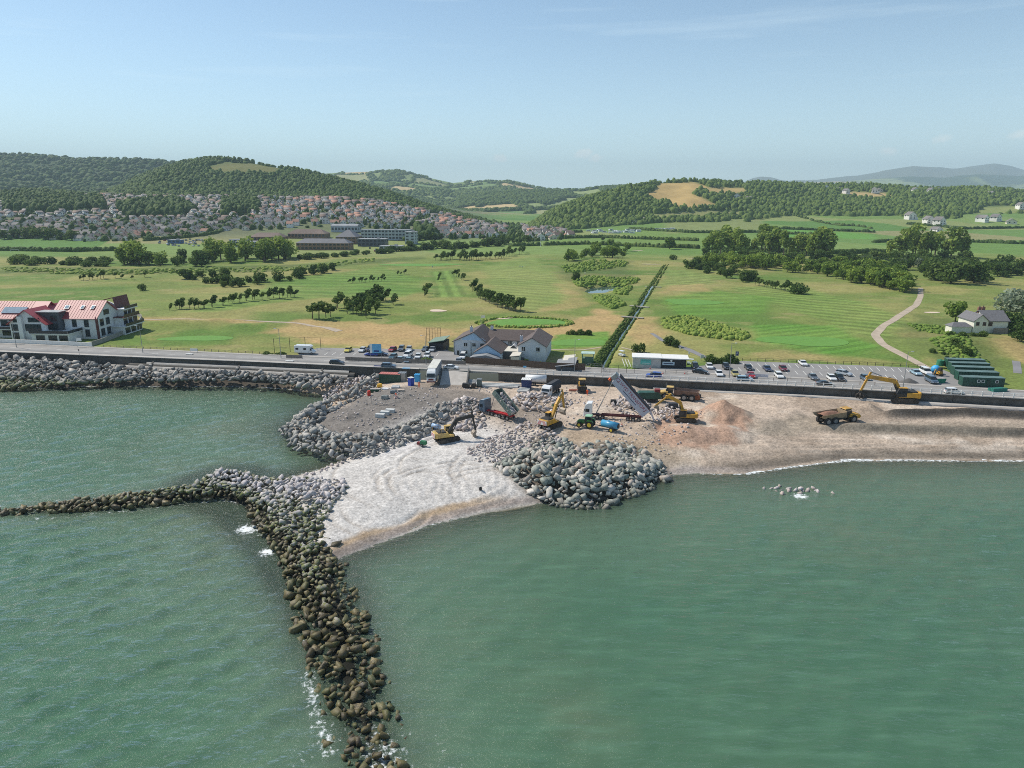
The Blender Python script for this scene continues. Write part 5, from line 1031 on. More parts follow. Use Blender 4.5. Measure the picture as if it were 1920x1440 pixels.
# white promenade railing: posts, rails
rl = empty('railing', (40, float(wallY(40)), 6.2), 0, 'white post and rail railing on top of the sea wall', 'railing')
post = MB().box((0, 0, 0), (.2, .2, 1.25)).mesh('post', mWhite)
rx = np.arange(P(962, 700, 6)[0], 190, 2.35)
def rel(x, y, z): return (x - 40, y - float(wallY(40)), z - 6.2)
for x in rx:
    o = mobj('post', post, rl); o.location = rel(x, float(wallY(x)) + .15, 6.2)
for h in (.55, 1.12):
    for i in range(0, len(rx) - 1):
        xa, xb = rx[i], rx[i + 1]; MB().bar(rel(xa, float(wallY(xa)) + .15, 6.2 + h), rel(xb, float(wallY(xb)) + .15, 6.2 + h), .11).build('rail', mWhite, rl)
# car parks
CPL = [P(598, 672, 5.95), P(560, 668, 5.95), P(560, 660, 5.95), P(600, 652, 5.95), P(800, 655, 5.95), P(836, 656, 5.95), P(856, 662, 5.95), P(870, 684, 5.95)]
xs = np.linspace(CPL[0][0], CPL[-1][0], 14); CPLp = [CPL[1], CPL[2], CPL[3], CPL[4], CPL[5], CPL[6]] + [(x, float(wallY(x) + roadW(x)) + 1.503) for x in xs[::-1]]
tag(MB().slab(CPLp, 5.2, 5.97).build('car_park', mPark), kind='structure')
xr = np.linspace(P(1185, 700, 6)[0], P(1800, 735, 6)[0], 30); CPR = [P(1195, 692, 5.95), P(1290, 688, 5.95), P(1335, 684, 5.95), P(1392, 677, 5.95), P(1500, 681, 5.95), P(1640, 686, 5.95), P(1735, 691, 5.95), P(1770, 694, 5.95), P(1800, 706, 5.95), P(1890, 730, 5.95)]
CPRp = CPR + [(x, float(wallY(x) + roadW(x)) + 1.503) for x in xr[::-1]]
tag(MB().slab(CPRp, 5.2, 5.97).build('car_park', mPark), kind='structure')
def ticks(name, rows):
    b_ = MB()
    for (a0, a1), (b0, b1), n in rows:
        for i in range(n):
            t = i / (n - 1); px = a0 + (b0 - a0) * t; py = a1 + (b1 - a1) * t; p0 = Vector((*P(px, py, 5.974), 5.974)); d = Vector((*P(px + 5.2, py + 5.6, 5.974), 5.974)) - p0
            d = d.normalized() * 4.6; s = d.cross(Vector((0, 0, 1))).normalized() * .07; b_.quad(p0 - s, p0 + s, p0 + d + s, p0 + d - s)
    return tag(b_.build(name, mLine), kind='structure')
ticks('parking_lines', [((1392, 680), (1520, 684), 10), ((1535, 685), (1725, 692), 15), ((1490, 695), (1690, 704), 14), ((1384, 689), (1470, 694), 6), ((1560, 712), (1640, 716), 6), ((1480, 709), (1512, 711), 3)])
b_ = MB()
for px, py in ((615, 661), (630, 660), (645, 660), (668, 661), (720, 663), (745, 664), (775, 664), (822, 662)):
    p0 = Vector((*P(px, py, 5.974), 5.974)); d = Vector((-.25, -4.2, 0)); s = Vector((.07, 0, 0)); b_.quad(p0 - s, p0 + s, p0 + d + s, p0 + d - s)
tag(b_.build('parking_lines', mLine), kind='structure')
# ribbons laid on the turf
def ribbon(name, px, w, m, lift=.06, kind='structure', step=2.0):
    q = Gv(np.array([p[0] for p in px], float), np.array([p[1] for p in px], float)); d = np.concatenate([[0], np.cumsum(np.hypot(*np.diff(q[:, :2], axis=0).T))]); t = np.arange(0, d[-1], step)
    x = np.interp(t, d, q[:, 0]); y = np.interp(t, d, q[:, 1])
    for _ in range(2): x[1:-1] = (x[:-2] + 2 * x[1:-1] + x[2:]) / 4; y[1:-1] = (y[:-2] + 2 * y[1:-1] + y[2:]) / 4
    tx, ty = np.gradient(x), np.gradient(y); l = np.hypot(tx, ty); nx_, ny_ = -ty / l, tx / l; rows_ = []
    ww = np.interp(t / d[-1], np.linspace(0, 1, len(w)), w) if np.ndim(w) else np.full(len(t), w)
    ww = ww * (1 + .12 * (vn(t * .3, t * 0, 5) - .5))
    for k in np.linspace(-.5, .5, 5): X2 = x + nx_ * ww * k; Y2 = y + ny_ * ww * k; rows_.append(np.stack([X2, Y2, ground(X2, Y2) + lift], 1))
    return tag(mobj(name, fastmesh(name, np.concatenate(rows_), gridfaces(5, len(t)), [m], True)), kind=kind)
ribbon('dirt_track', [(1726, 540), (1726, 556), (1718, 572), (1690, 590), (1655, 612), (1640, 628), (1655, 646), (1690, 664), (1725, 683), (1758, 700)], [2.6, 3.2, 3.0], mPath)
ribbon('path', [(1222, 625), (1245, 640), (1290, 655), (1318, 668), (1345, 682)], [1.6, 2.6, 2.4], mTar)
ribbon('path', [(1020, 655), (1090, 657), (1150, 656), (1200, 660), (1225, 664)], 1.0, mPath)
ribbon('path', [(1908, 700), (1907, 688), (1905, 676)], 2.2, mTar)
ribbon('bank_path', [(262, 600), (330, 598), (420, 599), (500, 603), (560, 606), (600, 613), (640, 622)], [1.5, 2.4, 3.6], mPath)
# plank bridges over the ditch
mPlank = mat('bridge_timber', S(176, 168, 156), .85)
for (a, b1), lb in ((((1150, 594), (1222, 598)), 'pale plank footbridge over the ditch nearest the clubhouse lawn'), (((1180, 574), (1218, 577)), 'low plank footbridge over the ditch near the pond'), (((1210, 538), (1240, 539)), 'small footbridge at the far end of the ditch')):
    p0 = G(*a); p1 = G(*b1); z = max(p0.z, p1.z) + .2; o = empty('footbridge', ((p0.x + p1.x) / 2, (p0.y + p1.y) / 2, z), math.atan2(p1.y - p0.y, p1.x - p0.x), lb, 'bridge'); l = min((p1 - p0).length, 10); n = int(l / .5)
    for s in (-1, 1): MB().box((0, s * .7, -.25), (l, .2, .24)).build('beam', mPlank, o)
    pk_ = MB().box((0, 0, 0), (.42, 1.8, .07)).mesh('plank', mPlank)
    for i in range(n): c = mobj('plank', pk_, o); c.location = (-l / 2 + (i + .5) * l / n, 0, 0)
# water in the pond and the ditch
m, N, L, b = newmat('still_water'); b.inputs['Base Color'].default_value = (*S(70, 88, 84), 1); b.inputs['Roughness'].default_value = .04; bumpn(N, L, b, noisen(N, L, 1.2, 3), .08, .05); mPond = m
pz = [(a + (a - 52) * .06, b_ + (b_ - 404) * .06) for a, b_ in POND]
tag(MB().slab(pz, 3.2, float(min(ground(np.array([p[0] for p in POND]), np.array([p[1] for p in POND])))) - .15).build('pond_water', mPond), kind='structure')
dw = np.array(DITCH[:5]); t = np.linspace(0, 4, 60); wx2 = np.interp(t, range(5), dw[:, 0]); wy2 = np.interp(t, range(5), dw[:, 1]); wz2 = ground(wx2, wy2) + .45
V = np.concatenate([np.stack([wx2 + s * .62, wy2, wz2], 1) for s in (-1, 1)]); tag(mobj('ditch_water', fastmesh('ditch_water', V, gridfaces(2, 60), [mPond])), kind='structure')
# greens and bunkers as draped sheets
def drape(name, cx, cy, rx_, ry_, m, lift, rot=0., seed=0, z0=5.4, dish=0., kind='structure', label=None, cat=None):
    q = P(cx, cy, z0); nr, na = 7, 44; V = [(q[0], q[1])]; F_ = []
    for i in range(1, nr + 1):
        for j in range(na):
            th = 2 * math.pi * j / na; k = i / nr * (1 + .16 * math.sin(2 * th + seed) + .09 * math.sin(3 * th + 2 * seed)); x = rx_ * k * math.cos(th); y = ry_ * k * math.sin(th); V.append((q[0] + x * math.cos(rot) - y * math.sin(rot), q[1] + x * math.sin(rot) + y * math.cos(rot)))
    V = np.array(V); kk = np.concatenate([[0], np.repeat(np.arange(1, nr + 1), na)]) / nr; Z = ground(V[:, 0], V[:, 1]) + lift - dish * (1 - kk ** 2)
    for j in range(na): F_.append((0, 1 + j, 1 + (j + 1) % na))
    for i in range(nr - 1):
        for j in range(na): a = 1 + i * na + j; b1 = 1 + i * na + (j + 1) % na; F_ += [(a, a + na, b1 + na), (a, b1 + na, b1)]
    o = mobj(name, fastmesh(name, np.c_[V, Z], np.array(F_), [m], True)); return tag(o, label, cat, kind=kind if not label else None)
drape('putting_green', 990, 606, 16, 8.5, mGreen, .07, .05, 1)
drape('putting_green', 370, 634, 12, 5.5, mGreen, .06, .1, 2, 5.5)
drape('putting_green', 1510, 640, 15, 9, mGreen, .08, .05, 3)
drape('putting_green', 1300, 566, 15, 9, mGreen, .08, .0, 4)
drape('practice_green', 1085, 642, 13, 5.5, mGreen, .06, .0, 5)
drape('putting_green', 790, 496, 34, 9, mGreen, .1, .0, 6)
for cx, cy, rx_, ry_, lb in ((821, 584, 4.4, 2.6, 'round pale sand bunker on the open grass'), (942, 600, 4.6, 1.5, 'long sand bunker on the left edge of the raised green'), (1747, 586, 3.6, 2.0, 'pale sand bunker beside the dirt track'), (602, 503, 4, 2.2, 'sand bunker before the school belt'), (1220, 495, 7, 1.6, 'long narrow sand bunker near the head of the ditch'), (1196, 469, 5, 1.6, 'thin bunker at the far end of the course'), (1300, 486, 5, 1.6, 'thin bunker before the poplars')):
    drape('sand_bunker', cx, cy, rx_, ry_, mSand, .12, .0, cx, label=lb, cat='bunker')
# ---- fences
def fence(name, label, px, h, step, m, rails=(.5, 1.0), pw=.1, lvl=None, panel=None, cat='fence'):
    q = Gv(np.array([p[0] for p in px], float), np.array([p[1] for p in px], float)); 
    if lvl is not None: q = np.array([(*P(a, b1, lvl), lvl) for a, b1 in px])
    d = np.concatenate([[0], np.cumsum(np.hypot(*np.diff(q[:, :2], axis=0).T))]); n = max(1, int(round(d[-1] / step))); t = np.linspace(0, d[-1], n + 1); x = np.interp(t, d, q[:, 0]); y = np.interp(t, d, q[:, 1]); z = ground(x, y) if lvl is None else np.full(n + 1, lvl)
    o = empty(name, (x[0], y[0], z[0]), 0, label, cat); pm_ = MB().box((0, 0, -.3), (pw, pw, h + .3)).mesh('post', m)
    for i in range(n + 1): c = mobj('post', pm_, o); c.location = (x[i] - x[0], y[i] - y[0], z[i] - z[0])
    for i in range(n):
        a = Vector((x[i] - x[0], y[i] - y[0], z[i] - z[0])); b2 = Vector((x[i + 1] - x[0], y[i + 1] - y[0], z[i + 1] - z[0]))
        if panel: MB().bar(a + Vector((0, 0, h * .5)), b2 + Vector((0, 0, h * .5)), .05, h * .94).build('panel', panel, o)
        else:
            for r_ in rails: MB().bar(a + Vector((0, 0, h * r_)), b2 + Vector((0, 0, h * r_)), .05).build('rail', m, o)
    return o
fence('rail_fence', 'dark post and rail fence along the far side of the big car park', [(1392, 677), (1500, 681), (1640, 686), (1735, 691)], 1.1, 2.4, mDarkM)
fence('wire_fence', 'thin post and wire fence between the road and the left green', [(195, 654), (300, 658), (400, 662), (500, 667)], 1.3, 2.6, mTimberG, (.55, .9), .12)
fence('board_fence', 'brown close-boarded fence between the clubhouse and the road', [(873, 682), (960, 687), (1040, 693), (1097, 695)], 2.2, 2.4, mTimber, panel=mTimber, lvl=6.1)
fence('panel_fence', 'grey panel fence between the left car park and the road', [(648, 676), (700, 678), (790, 681), (873, 684)], 1.25, 2.2, mTimberG, panel=mTimberG, lvl=6.1)
fence('panel_fence', 'short grey panel fence below the camper van', [(537, 671), (567, 672)], 1.1, 1.6, mTimberG, panel=mTimberG, lvl=6.1)
fence('mesh_fence', 'high dark mesh fence beside the ditch outfall', [(1128, 698), (1190, 699)], 2.2, 2.2, mDarkM, (.1, .5, .97), .09, 6.1)
fence('mesh_fence', 'tall practice net fence behind the camper van', [(515, 662), (545, 660), (602, 658)], 5.0, 6, mDarkM, (.35, .97), .12)
fence('rail_fence', 'metal rail fence in front of the shrub island', [(1247, 700), (1288, 702)], 1.1, 2.6, mDarkM, (.55, .97), .1, 6.0)
fence('mesh_fence', 'wire fence between road and car park along the verge', [(1450, 714), (1560, 718), (1640, 722)], .9, 3.6, mTimberG, (.9,), .12, 6.1)
fence('railing', 'grey railing round the ditch sluice', [(1097, 692), (1105, 688), (1128, 690), (1132, 697)], 1.3, 1.2, mSteel, (.5, .95), .07, 6.0)
fence('site_fence', 'steel mesh site fence panels beside the debris yard', [(697, 757), (716, 762), (740, 755), (757, 744)], 2.0, 3.0, mSteel, (.05, .35, .65, .98), .06)
# curved garden wall of the apartments
gwl = empty('garden_wall', (-160, 240, 5.5), 0, 'curved grey stone garden wall round the apartment block', 'wall'); mGW = mat('garden_wall_stone', S(150, 146, 138), .9, scale=1)
pts = [(160, 652), (185, 645), (215, 634), (245, 622), (262, 608), (266, 597), (256, 590), (244, 588)]; q = Gv(np.array([p[0] for p in pts], float), np.array([p[1] for p in pts], float)); d = np.concatenate([[0], np.cumsum(np.hypot(*np.diff(q[:, :2], axis=0).T))]); t = np.arange(0, d[-1], 1.9); x = np.interp(t, d, q[:, 0]); y = np.interp(t, d, q[:, 1]); z = ground(x, y)
for i in range(len(t) - 1): MB().bar((x[i] + 160, y[i] - 240, z[i] + .45 - 5.5), (x[i + 1] + 160, y[i + 1] - 240, z[i + 1] + .45 - 5.5), .25, 2.3).build('wall_panel', mGW, gwl)
wx0 = -300.0; o = empty('boundary_wall', (-200, 247, 5.6), 0, 'low white rendered wall between the apartment lawn and the pavement', 'wall')
for k in range(14):
    xa = -146.5 - k * 9; xb = xa - 8.95; MB().bar((xa + 200, float(wallY(xa) + roadW(xa)) + 1.75 - 247, 1.0), (xb + 200, float(wallY(xb) + roadW(xb)) + 1.75 - 247, 1.0), .28, 1.6).build('wall_panel', mWhite, o)
# ---- lamp posts
def lamp(px, py, h, label, z=6.1, arm=-1):
    x, y = P(px, py, z); o = empty('lamp_post', (x, y, z), 0, label, 'lamp post', 'tall lamp posts along the front')
    MB().cyl((0, 0, 0), (0, 0, 1.2), .14, .13, 8).build('base', mSteel, o); MB().cyl((0, 0, 1.2), (.0, 0, h), .1, .06, 8).build('pole', mSteel, o)
    a = MB(); a.cyl((0, 0, h - .05), (arm * 1.0, 0, h + .15), .045, n=6); a = a.build('arm', mSteel, o); MB().box((arm * 1.2, 0, h + .08), (.7, .26, .14), top=(.8, .7)).build('lantern', mWhite, a)
lamp(31, 651, 9, 'lamp post before the apartment block lawn'); lamp(268, 661, 9, 'lamp post at the corner of the curved garden wall'); lamp(527, 671, 9.5, 'lamp post between the fence and the camper van'); lamp(799, 683, 9, 'lamp post rising from the green bush by the left car park')
lamp(1077, 696, 9.5, 'lamp post before the brown clubhouse fence', arm=1); lamp(1367, 708, 10, 'lamp post at the near corner of the big car park', arm=1); lamp(1693, 727, 10, 'lamp post behind the yellow excavator by the wall', arm=1)
# flag poles
for px, py, h, lb in ((146, 654, 4, 'short pole with a white banner on the apartment lawn'), (902, 611, 4.5, 'white pole with cross arm beside the raised green')):
    q = G(px, py); o = empty('flag_pole', tuple(q), 0, lb, 'flag pole'); MB().cyl((0, 0, 0), (0, 0, h), .07, n=6).build('pole', mWhite, o); MB().box((.9, 0, h - 1.2), (1.7, .05, 1.0), top=(.8, 1)).build('flag', mWhite, o)
# ================================================================== near buildings
mRend = mat('white_render', S(222, 222, 220), .8, var=.05, scale=.5)
mRedM = mat('red_standing_seam', S(168, 76, 80), .5, .0, var=.08, scale=.4)
mMaroon = mat('maroon_trim', S(96, 48, 48), .55, var=.1)
mGlass = mat('window_glass', S(40, 48, 54), .06, 0, var=.1)
mCharc = mat('charcoal_cladding', S(76, 82, 88), .6, var=.08)
mTile = mat('brown_grey_tile', S(98, 86, 82), .85, var=.14, scale=1.2, bump=.4)
mPebble = mat('pebble_dash', S(206, 208, 212), .9, var=.05, scale=1)
mBlueW = mat('pale_blue_gable', S(176, 202, 226), .8, var=.04)
mGreyR = mat('grey_felt_roof', S(138, 140, 142), .85, var=.1)
mFelt = mat('pale_felt_roof', S(206, 200, 186), .85, var=.08)
mBlackC = mat('black_boarding', S(42, 42, 46), .7, var=.15)
mSlateD = mat('cottage_slate', S(112, 110, 112), .8, var=.12, scale=1.5, bump=.3)
mCream = mat('cottage_render', S(226, 222, 204), .85, var=.05)
mContG = mat('green_container_paint', S(34, 76, 62), .5, var=.14, scale=.6)
mContB = mat('blue_container_paint', S(36, 52, 104), .5, var=.14)
def window(parent, loc, w, h, face='y-', m=None, mull=1, sill=True):
    """frame > pane, sill; face = outward direction"""
    o = MB(); t = .09
    for a, b_, c, d in ((-w / 2, w / 2, 0, t), (-w / 2, w / 2, h - t, h), (-w / 2, -w / 2 + t, 0, h), (w / 2 - t, w / 2, 0, h)) + tuple((-w / 2 + w * (i + 1) / (mull + 1) - .04, -w / 2 + w * (i + 1) / (mull + 1) + .04, 0, h) for i in range(mull)): o.box(((a + b_) / 2, 0, c), (b_ - a, .14, d - c))
    f = o.build('window', m or mWhite, parent); f.location = loc; f.rotation_euler = (0, 0, {'y-': 0, 'x+': math.pi / 2, 'x-': -math.pi / 2, 'y+': math.pi}[face])
    MB().box((0, .03, .03), (w - .06, .09, h - .06)).build('pane', mGlass, f)
    if sill: MB().box((0, -.08, -.09), (w + .2, .22, .08)).build('sill', m or mWhite, f)
    return f
def gable_roof(parent, x0, x1, y0, y1, ze, zr, m, axis='x', over=.5, th=.22, name='roof', ridge=None):
    """two slopes; axis = direction of the ridge"""
    b_ = MB()
    if axis == 'y':
        c = (x0 + x1) / 2 if ridge is None else ridge
        for e in (x0, x1):
            s = 1 if e > c else -1; sl = (zr - ze) / abs(e - c); b_.prism([(c, zr), (e + s * over, ze - over * sl), (e + s * over, ze - over * sl + th), (c, zr + th)], y0 - over, y1 + over)
    else:
        c = (y0 + y1) / 2 if ridge is None else ridge
        for e in (y0, y1):
            s = 1 if e > c else -1; sl = (zr - ze) / abs(e - c); b_.prism([(c, zr), (e + s * over, ze - over * sl), (e + s * over, ze - over * sl + th), (c, zr + th)], x0 - over, x1 + over)
        b_.v = [(v[1], v[0], v[2]) for v in b_.v]
    return b_.build(name, m, parent)
def gable_wall(parent, x0, x1, y0, y1, ze, zr, m, axis='x', name='wall', ridge=None):
    b_ = MB()
    if axis == 'y': c = (x0 + x1) / 2 if ridge is None else ridge; b_.prism([(x0, -.6), (x1, -.6), (x1, ze), (c, zr), (x0, ze)], y0, y1)
    else: c = (y0 + y1) / 2 if ridge is None else ridge; b_.prism([(y0, -.6), (y1, -.6), (y1, ze), (c, zr), (y0, ze)], x0, x1); b_.v = [(v[1], v[0], v[2]) for v in b_.v]
    return b_.build(name, m, parent)
def seams(roof, x0, x1, y0, y1, ze, zr, axis, m, step=1.1):
    b_ = MB()
    if axis == 'x':
        c = (y0 + y1) / 2
        for x in np.arange(x0 + .3, x1, step):
            for e in (y0 - .4,): b_.bar((x, e, ze + .16 - (.4) * (zr - ze) / (c - y0) + .1), (x, c, zr + .26), .06, .07)
    if b_.v: b_.build('seam', m, roof)
# ---- apartment block on the left
ap = empty('apartment_block', (-165, 255, 5.4), R(-3), 'white apartment block with red metal roofs and glazed balconies', 'building')
# right wing
gable_wall(ap, -5.5, 11.5, -1, 13, 8.0, 13.2, mRend, 'x'); r_ = gable_roof(ap, -5.5, 11.5, -1, 13, 8.0, 13.2, mRedM, 'x', .7); seams(r_, -5.5, 11.5, -1, 13, 8, 13.2, 'x', mRedM)
for x in (-1.6, 3.0, 7.6):
    for z in (1.0, 4.6): window(ap, (x, -1.06, z), 1.7, 2.6, 'y-', mCharc)
for x, s in ((-1.5, 1.4), (4.5, 1.0), (8.5, 1.0)):
    k = (7 - 3.4) / 7; zz = 8 + 5.2 * .55; b_ = MB(); b_.box((0, 0, 0), (s * 1.3, 1.9, .16)); o = b_.build('skylight', mSteel, r_); o.location = (x, -1 + 7 * .55, zz + .36); o.rotation_euler = (math.atan2(5.2, 7), 0, 0); MB().box((0, 0, .165), (s * 1.05, 1.6, .04)).build('pane', mat('sky_lit_glass', S(150, 170, 182), .05), o)
MB().box((11.55, -.9, 0), (.25, 1.3, 8.2)).build('corner_panel', mMaroon, ap)
for y, w_ in ((2.0, 2.2), (5.6, 2.2)):
    for z in (1.0, 4.6): window(ap, (11.56, y, z), w_, 2.5, 'x+', mCharc)
window(ap, (11.56, 5.4, 8.4), 3.2, 1.8, 'x+', mCharc, 2)
# stepped balconies at the right end
for i, (y0, y1, x1, h) in enumerate(((7.5, 19, 16.5, 3.0), (9.5, 19, 15, 6.2), (12, 20, 14, 9.0))):
    MB().box(((11.6 + x1) / 2, (y0 + y1) / 2, h - 3.2 if i else -.4), (x1 - 11.6, y1 - y0, 3.2 if i else 3.4)).build('terrace_storey', mRend, ap)
    MB().box(((11.6 + x1) / 2 + .4, (y0 + y1) / 2, h), (x1 - 11.6 + 1.2, y1 - y0 + .8, .28)).build('terrace_slab', mMaroon if i == 1 else mRend, ap)
    MB().box((x1 + .85, (y0 + y1) / 2, h + .28), (.06, y1 - y0 + .6, 1.05)).build('balustrade', mGlass, ap)
    for k in range(3): window(ap, (x1 + .04, y0 + (k + .5) * (y1 - y0) / 3, h - 2.6), (y1 - y0) / 3 - .7, 2.1, 'x+', mCharc, 1, False)
# front gable wing
gable_wall(ap, -18, -4.5, -6, 12, 6.6, 11.4, mRend, 'y'); r2 = gable_roof(ap, -18, -4.5, -6, 12, 6.6, 11.4, mMaroon if False else mRedM, 'y', .8)
for x, z, w_, h in ((-16.2, .6, 2.4, 2.6), (-16.2, 3.8, 2.4, 2.4), (-9.2, 3.8, 6.0, 2.5), (-8.6, 7.0, 4.2, 1.7), (-15.6, 6.9, 1.8, 1.2)): window(ap, (x, -6.06, z), w_, h, 'y-', mCharc, 1 if w_ < 3 else 3, False)
MB().box((-13.4, -6.5, -.4), (1.6, .9, 9.6)).build('chimney_breast', mRend, ap)
for y in (-3.5, .5): window(ap, (-4.44, y, 3.8), 2.6, 2.3, 'x+', mCharc, 1, False)
o = MB().box((0, 0, 0), (2.2, 3.0, .15)).build('skylight', mSteel, r2); o.location = (-7.2, -1.5, 9.35); o.rotation_euler = (0, math.atan2(4.8, 6.75), 0)
# ground-floor terrace in front, and the charcoal dormer
MB().box((-1.5, -5.0, -.4), (14, 7.0, 3.6)).build('terrace_storey', mRend, ap); MB().box((-1.5, -5.2, 3.2), (15, 8.2, .25)).build('terrace_slab', mRend, ap)
MB().box((-1.5, -9.2, 3.45), (14.6, .06, 1.0)).build('balustrade', mGlass, ap); MB().box((5.9, -5.2, 3.45), (.06, 8.0, 1.0)).build('balustrade', mGlass, ap)
for x in (-5.2, -.6, 3.4): window(ap, (x, -8.56, .4), 3.2, 2.3, 'y-', mCharc, 1, False)
MB().box((-5.0, -1.0, -.4), (8.0, 4.0, 10.6)).build('dormer_block', mCharc, ap); MB().box((-5.0, -1.2, 10.2), (9, 5, .25)).build('dormer_roof', mSteel, ap)
for x, z in ((-3.2, 6.8), (-3.2, 3.9)): window(ap, (x, -3.06, z), 2.6, 2.2, 'y-', mCharc, 1, False)
# left wing and rear roof
gable_wall(ap, -75, -14, 0, 13.5, 7.6, 12.6, mRend, 'x'); r3 = gable_roof(ap, -75, -11, 0, 13.5, 7.6, 12.6, mRedM, 'x', .7); seams(r3, -75, -16, 0, 13.5, 7.6, 12.6, 'x', mRedM)
for x in np.arange(-72, -19, 6.0):
    for z in (.8, 4.4): window(ap, (x, -.06, z), 4.4, 2.3, 'y-', mCharc, 2, False)
MB().box((-45, -1.4, 3.4), (60, 2.8, .25)).build('balcony_slab', mRend, ap); MB().box((-45, -2.75, 3.65), (60, .06, 1.0)).build('balustrade', mGlass, ap)
o = MB().box((0, 0, 0), (9, 3.2, .15)).build('solar_panel', mat('solar_glass', S(150, 168, 180), .1), r3); o.location = (-22, 2.6, 9.95); o.rotation_euler = (math.atan2(5, 6.75), 0, 0)
gable_wall(ap, -8, 10, 13.2, 24, 7.0, 10.5, mRend, 'y'); gable_roof(ap, -14, 10, 15, 23, 7.6, 13.2, mMaroon, 'y', .8, ridge=9.0)
# ---- golf clubhouse
cl = empty('clubhouse', (-4, 222, 5.4), R(-9.5), 'grey-roofed golf clubhouse with two pale gables facing the sea', 'building')
gable_wall(cl, -15.5, -4.6, 0, 15, 5.0, 8.2, mPebble, 'y', ridge=-8.6); gable_roof(cl, -15.5, -4.6, 0, 15, 5.0, 8.2, mTile, 'y', .45, ridge=-8.6)
MB().prism([(-12.6, 5.55), (-4.75, 5.55), (-4.75, 5.6), (-8.6, 7.95), (-12.6, 6.2)], -.05, .1).build('gable_panel', mBlueW, cl)
for x in (-11.4, -8.6, -5.9): window(cl, (x, -.06, 3.4), 1.3, 1.3, 'y-')
window(cl, (-11.4, -.06, .9), 1.3, 1.3); window(cl, (-14.0, -.06, 0), 1.0, 2.1, 'y-', None, 0, False)
gable_wall(cl, -5, 9.2, 6.5, 14.5, 4.8, 7.4, mPebble, 'x'); gable_roof(cl, -5, 9.4, 6.5, 14.5, 4.8, 7.4, mTile, 'x', .5)
for x in (-1.0, 2.4, 5.4): window(cl, (x, 6.44, 3.1), 1.5, 1.4, 'y-', None, 2)
gable_wall(cl, 6.6, 15.4, -3.2, 14, 5.0, 7.6, mPebble, 'y'); gable_roof(cl, 6.6, 15.4, -3.2, 14, 5.0, 7.6, mTile, 'y', .5)
for x in (8.3, 13.0): window(cl, (x, -3.26, 3.2), 1.3, 1.5)
window(cl, (15.46, 0, 3.2), 1.3, 1.4, 'x+')
gable_wall(cl, -7.0, 1.4, -6.5, 6.4, 3.0, 5.6, mBlueW, 'y', 'annexe_wall'); gable_roof(cl, -7.0, 1.4, -6.5, 6.4, 3.0, 5.6, mTile, 'y', .4, name='annexe_roof')
MB().prism([(-8.4, 1.6), (1.8, 1.6), (.6, 2.2), (-2.6, 3.1), (-7.0, 2.4)], -10.5, -6.6).build('porch_roof', mGreyR, cl); MB().box((-3, -8.4, -.5), (9.4, 3.6, 2.2)).build('porch_wall', mCharc, cl)
MB().box((3.9, 2.0, -.5), (5.2, 8.6, 3.2)).build('link_wall', mCharc, cl); MB().box((3.9, 2.0, 2.7), (5.4, 8.8, .2)).build('link_roof', mFelt, cl)
o = MB().box((4.2, 3.2, 2.9), (2.4, 2.6, 1.1), top=(.1, 1)).build('roof_lantern', mWhite, cl); MB().box((4.2, 3.2, 3.0), (2.2, 2.7, .9), top=(.15, 1)).build('pane', mGlass, o)
for x, y, z, h in ((-10.2, 3.5, 6.4, 3.0), (-4.6, 10.5, 6.6, 2.0), (7.0, 1.0, 5.0, 2.4)): c = MB().box((x, y, z), (.9, .8, h)).build('chimney', mPebble, cl); MB().cyl((x, y, z + h), (x, y, z + h + .5), .18, n=6).build('chimney_pot', mTile, c)
for x in (-15.3, -9.6): MB().cyl((x, -.12, 0), (x, -.12, 5), .07, n=6).build('downpipe', mDarkM, cl)
# sheds round the clubhouse
def shed(name, label, px, py, w, d, h, wall, roof, slope=.4, rz=R(-9), door=True, win=1):
    q = G(px, py); o = empty(name, (q.x, q.y, q.z), rz, label, 'shed'); MB().box((0, 0, -.4), (w, d, h + .4)).build('wall', wall, o)
    MB().prism([(-d / 2 - .3, h + .02), (d / 2 + .3, h + .02 + slope), (d / 2 + .3, h + .2 + slope), (-d / 2 - .3, h + .2)], -w / 2 - .3, w / 2 + .3).build('roof', roof, o).rotation_euler = (0, 0, 0)
    r = o.children[-1]; 
    me = r.data
    for v in me.vertices: v.co = (v.co.y, v.co.x, v.co.z)
    me.flip_normals()
    for i in range(win): window(o, (-w / 2 + (i + .7) * w / (win + .6), -d / 2 - .05, 1.0), min(1.4, w / (win + 1)), 1.0)
    if door: MB().box((w / 2 - .9, -d / 2 - .03, 0), (.9, .08, 2)).build('door', mCharc, o)
    return o
shed('garden_shed', 'long low white hut with a flat pale roof before the clubhouse', 968, 679, 6.2, 2.6, 2.4, mCream, mFelt)
shed('store_shed', 'dark store with a broad grey felt roof by the lamp post', 1062, 692, 9.5, 5.5, 1.7, mCharc, mGreyR, .9)
shed('store_shed', 'low store with a white roof behind the grey-roofed store', 1067, 684, 7, 3, 2.0, mCharc, mFelt)
shed('driving_bay', 'dark open golf practice bay with a green sheet roof', 824, 655, 8.5, 5, 3.0, mBlackC, mat('green_sheet_roof', S(120, 140, 122), .7), 1.0)
o = empty('ball_net', tuple(G(812, 648)), 0, 'tall dark ball-stop net on poles beside the practice bay', 'net')
for i in range(6): MB().cyl((-2.2 + i * .9, 1.0 * i, 0), (-2.2 + i * .9, 1.0 * i, 6.5 - .2 * i), .07, n=6).build('post', mDarkM, o)
for z in (2, 4, 6): MB().bar((-2.2, 0, z), (2.3, 5, z - .4), .04).build('cable', mDarkM, o)
q = G(1102, 683); o = empty('pump_house', tuple(q), R(-8), 'green framed glazed pump house beside the ditch', 'pump house'); mGF = mat('green_frame', S(96, 140, 120), .6); mb_ = MB()
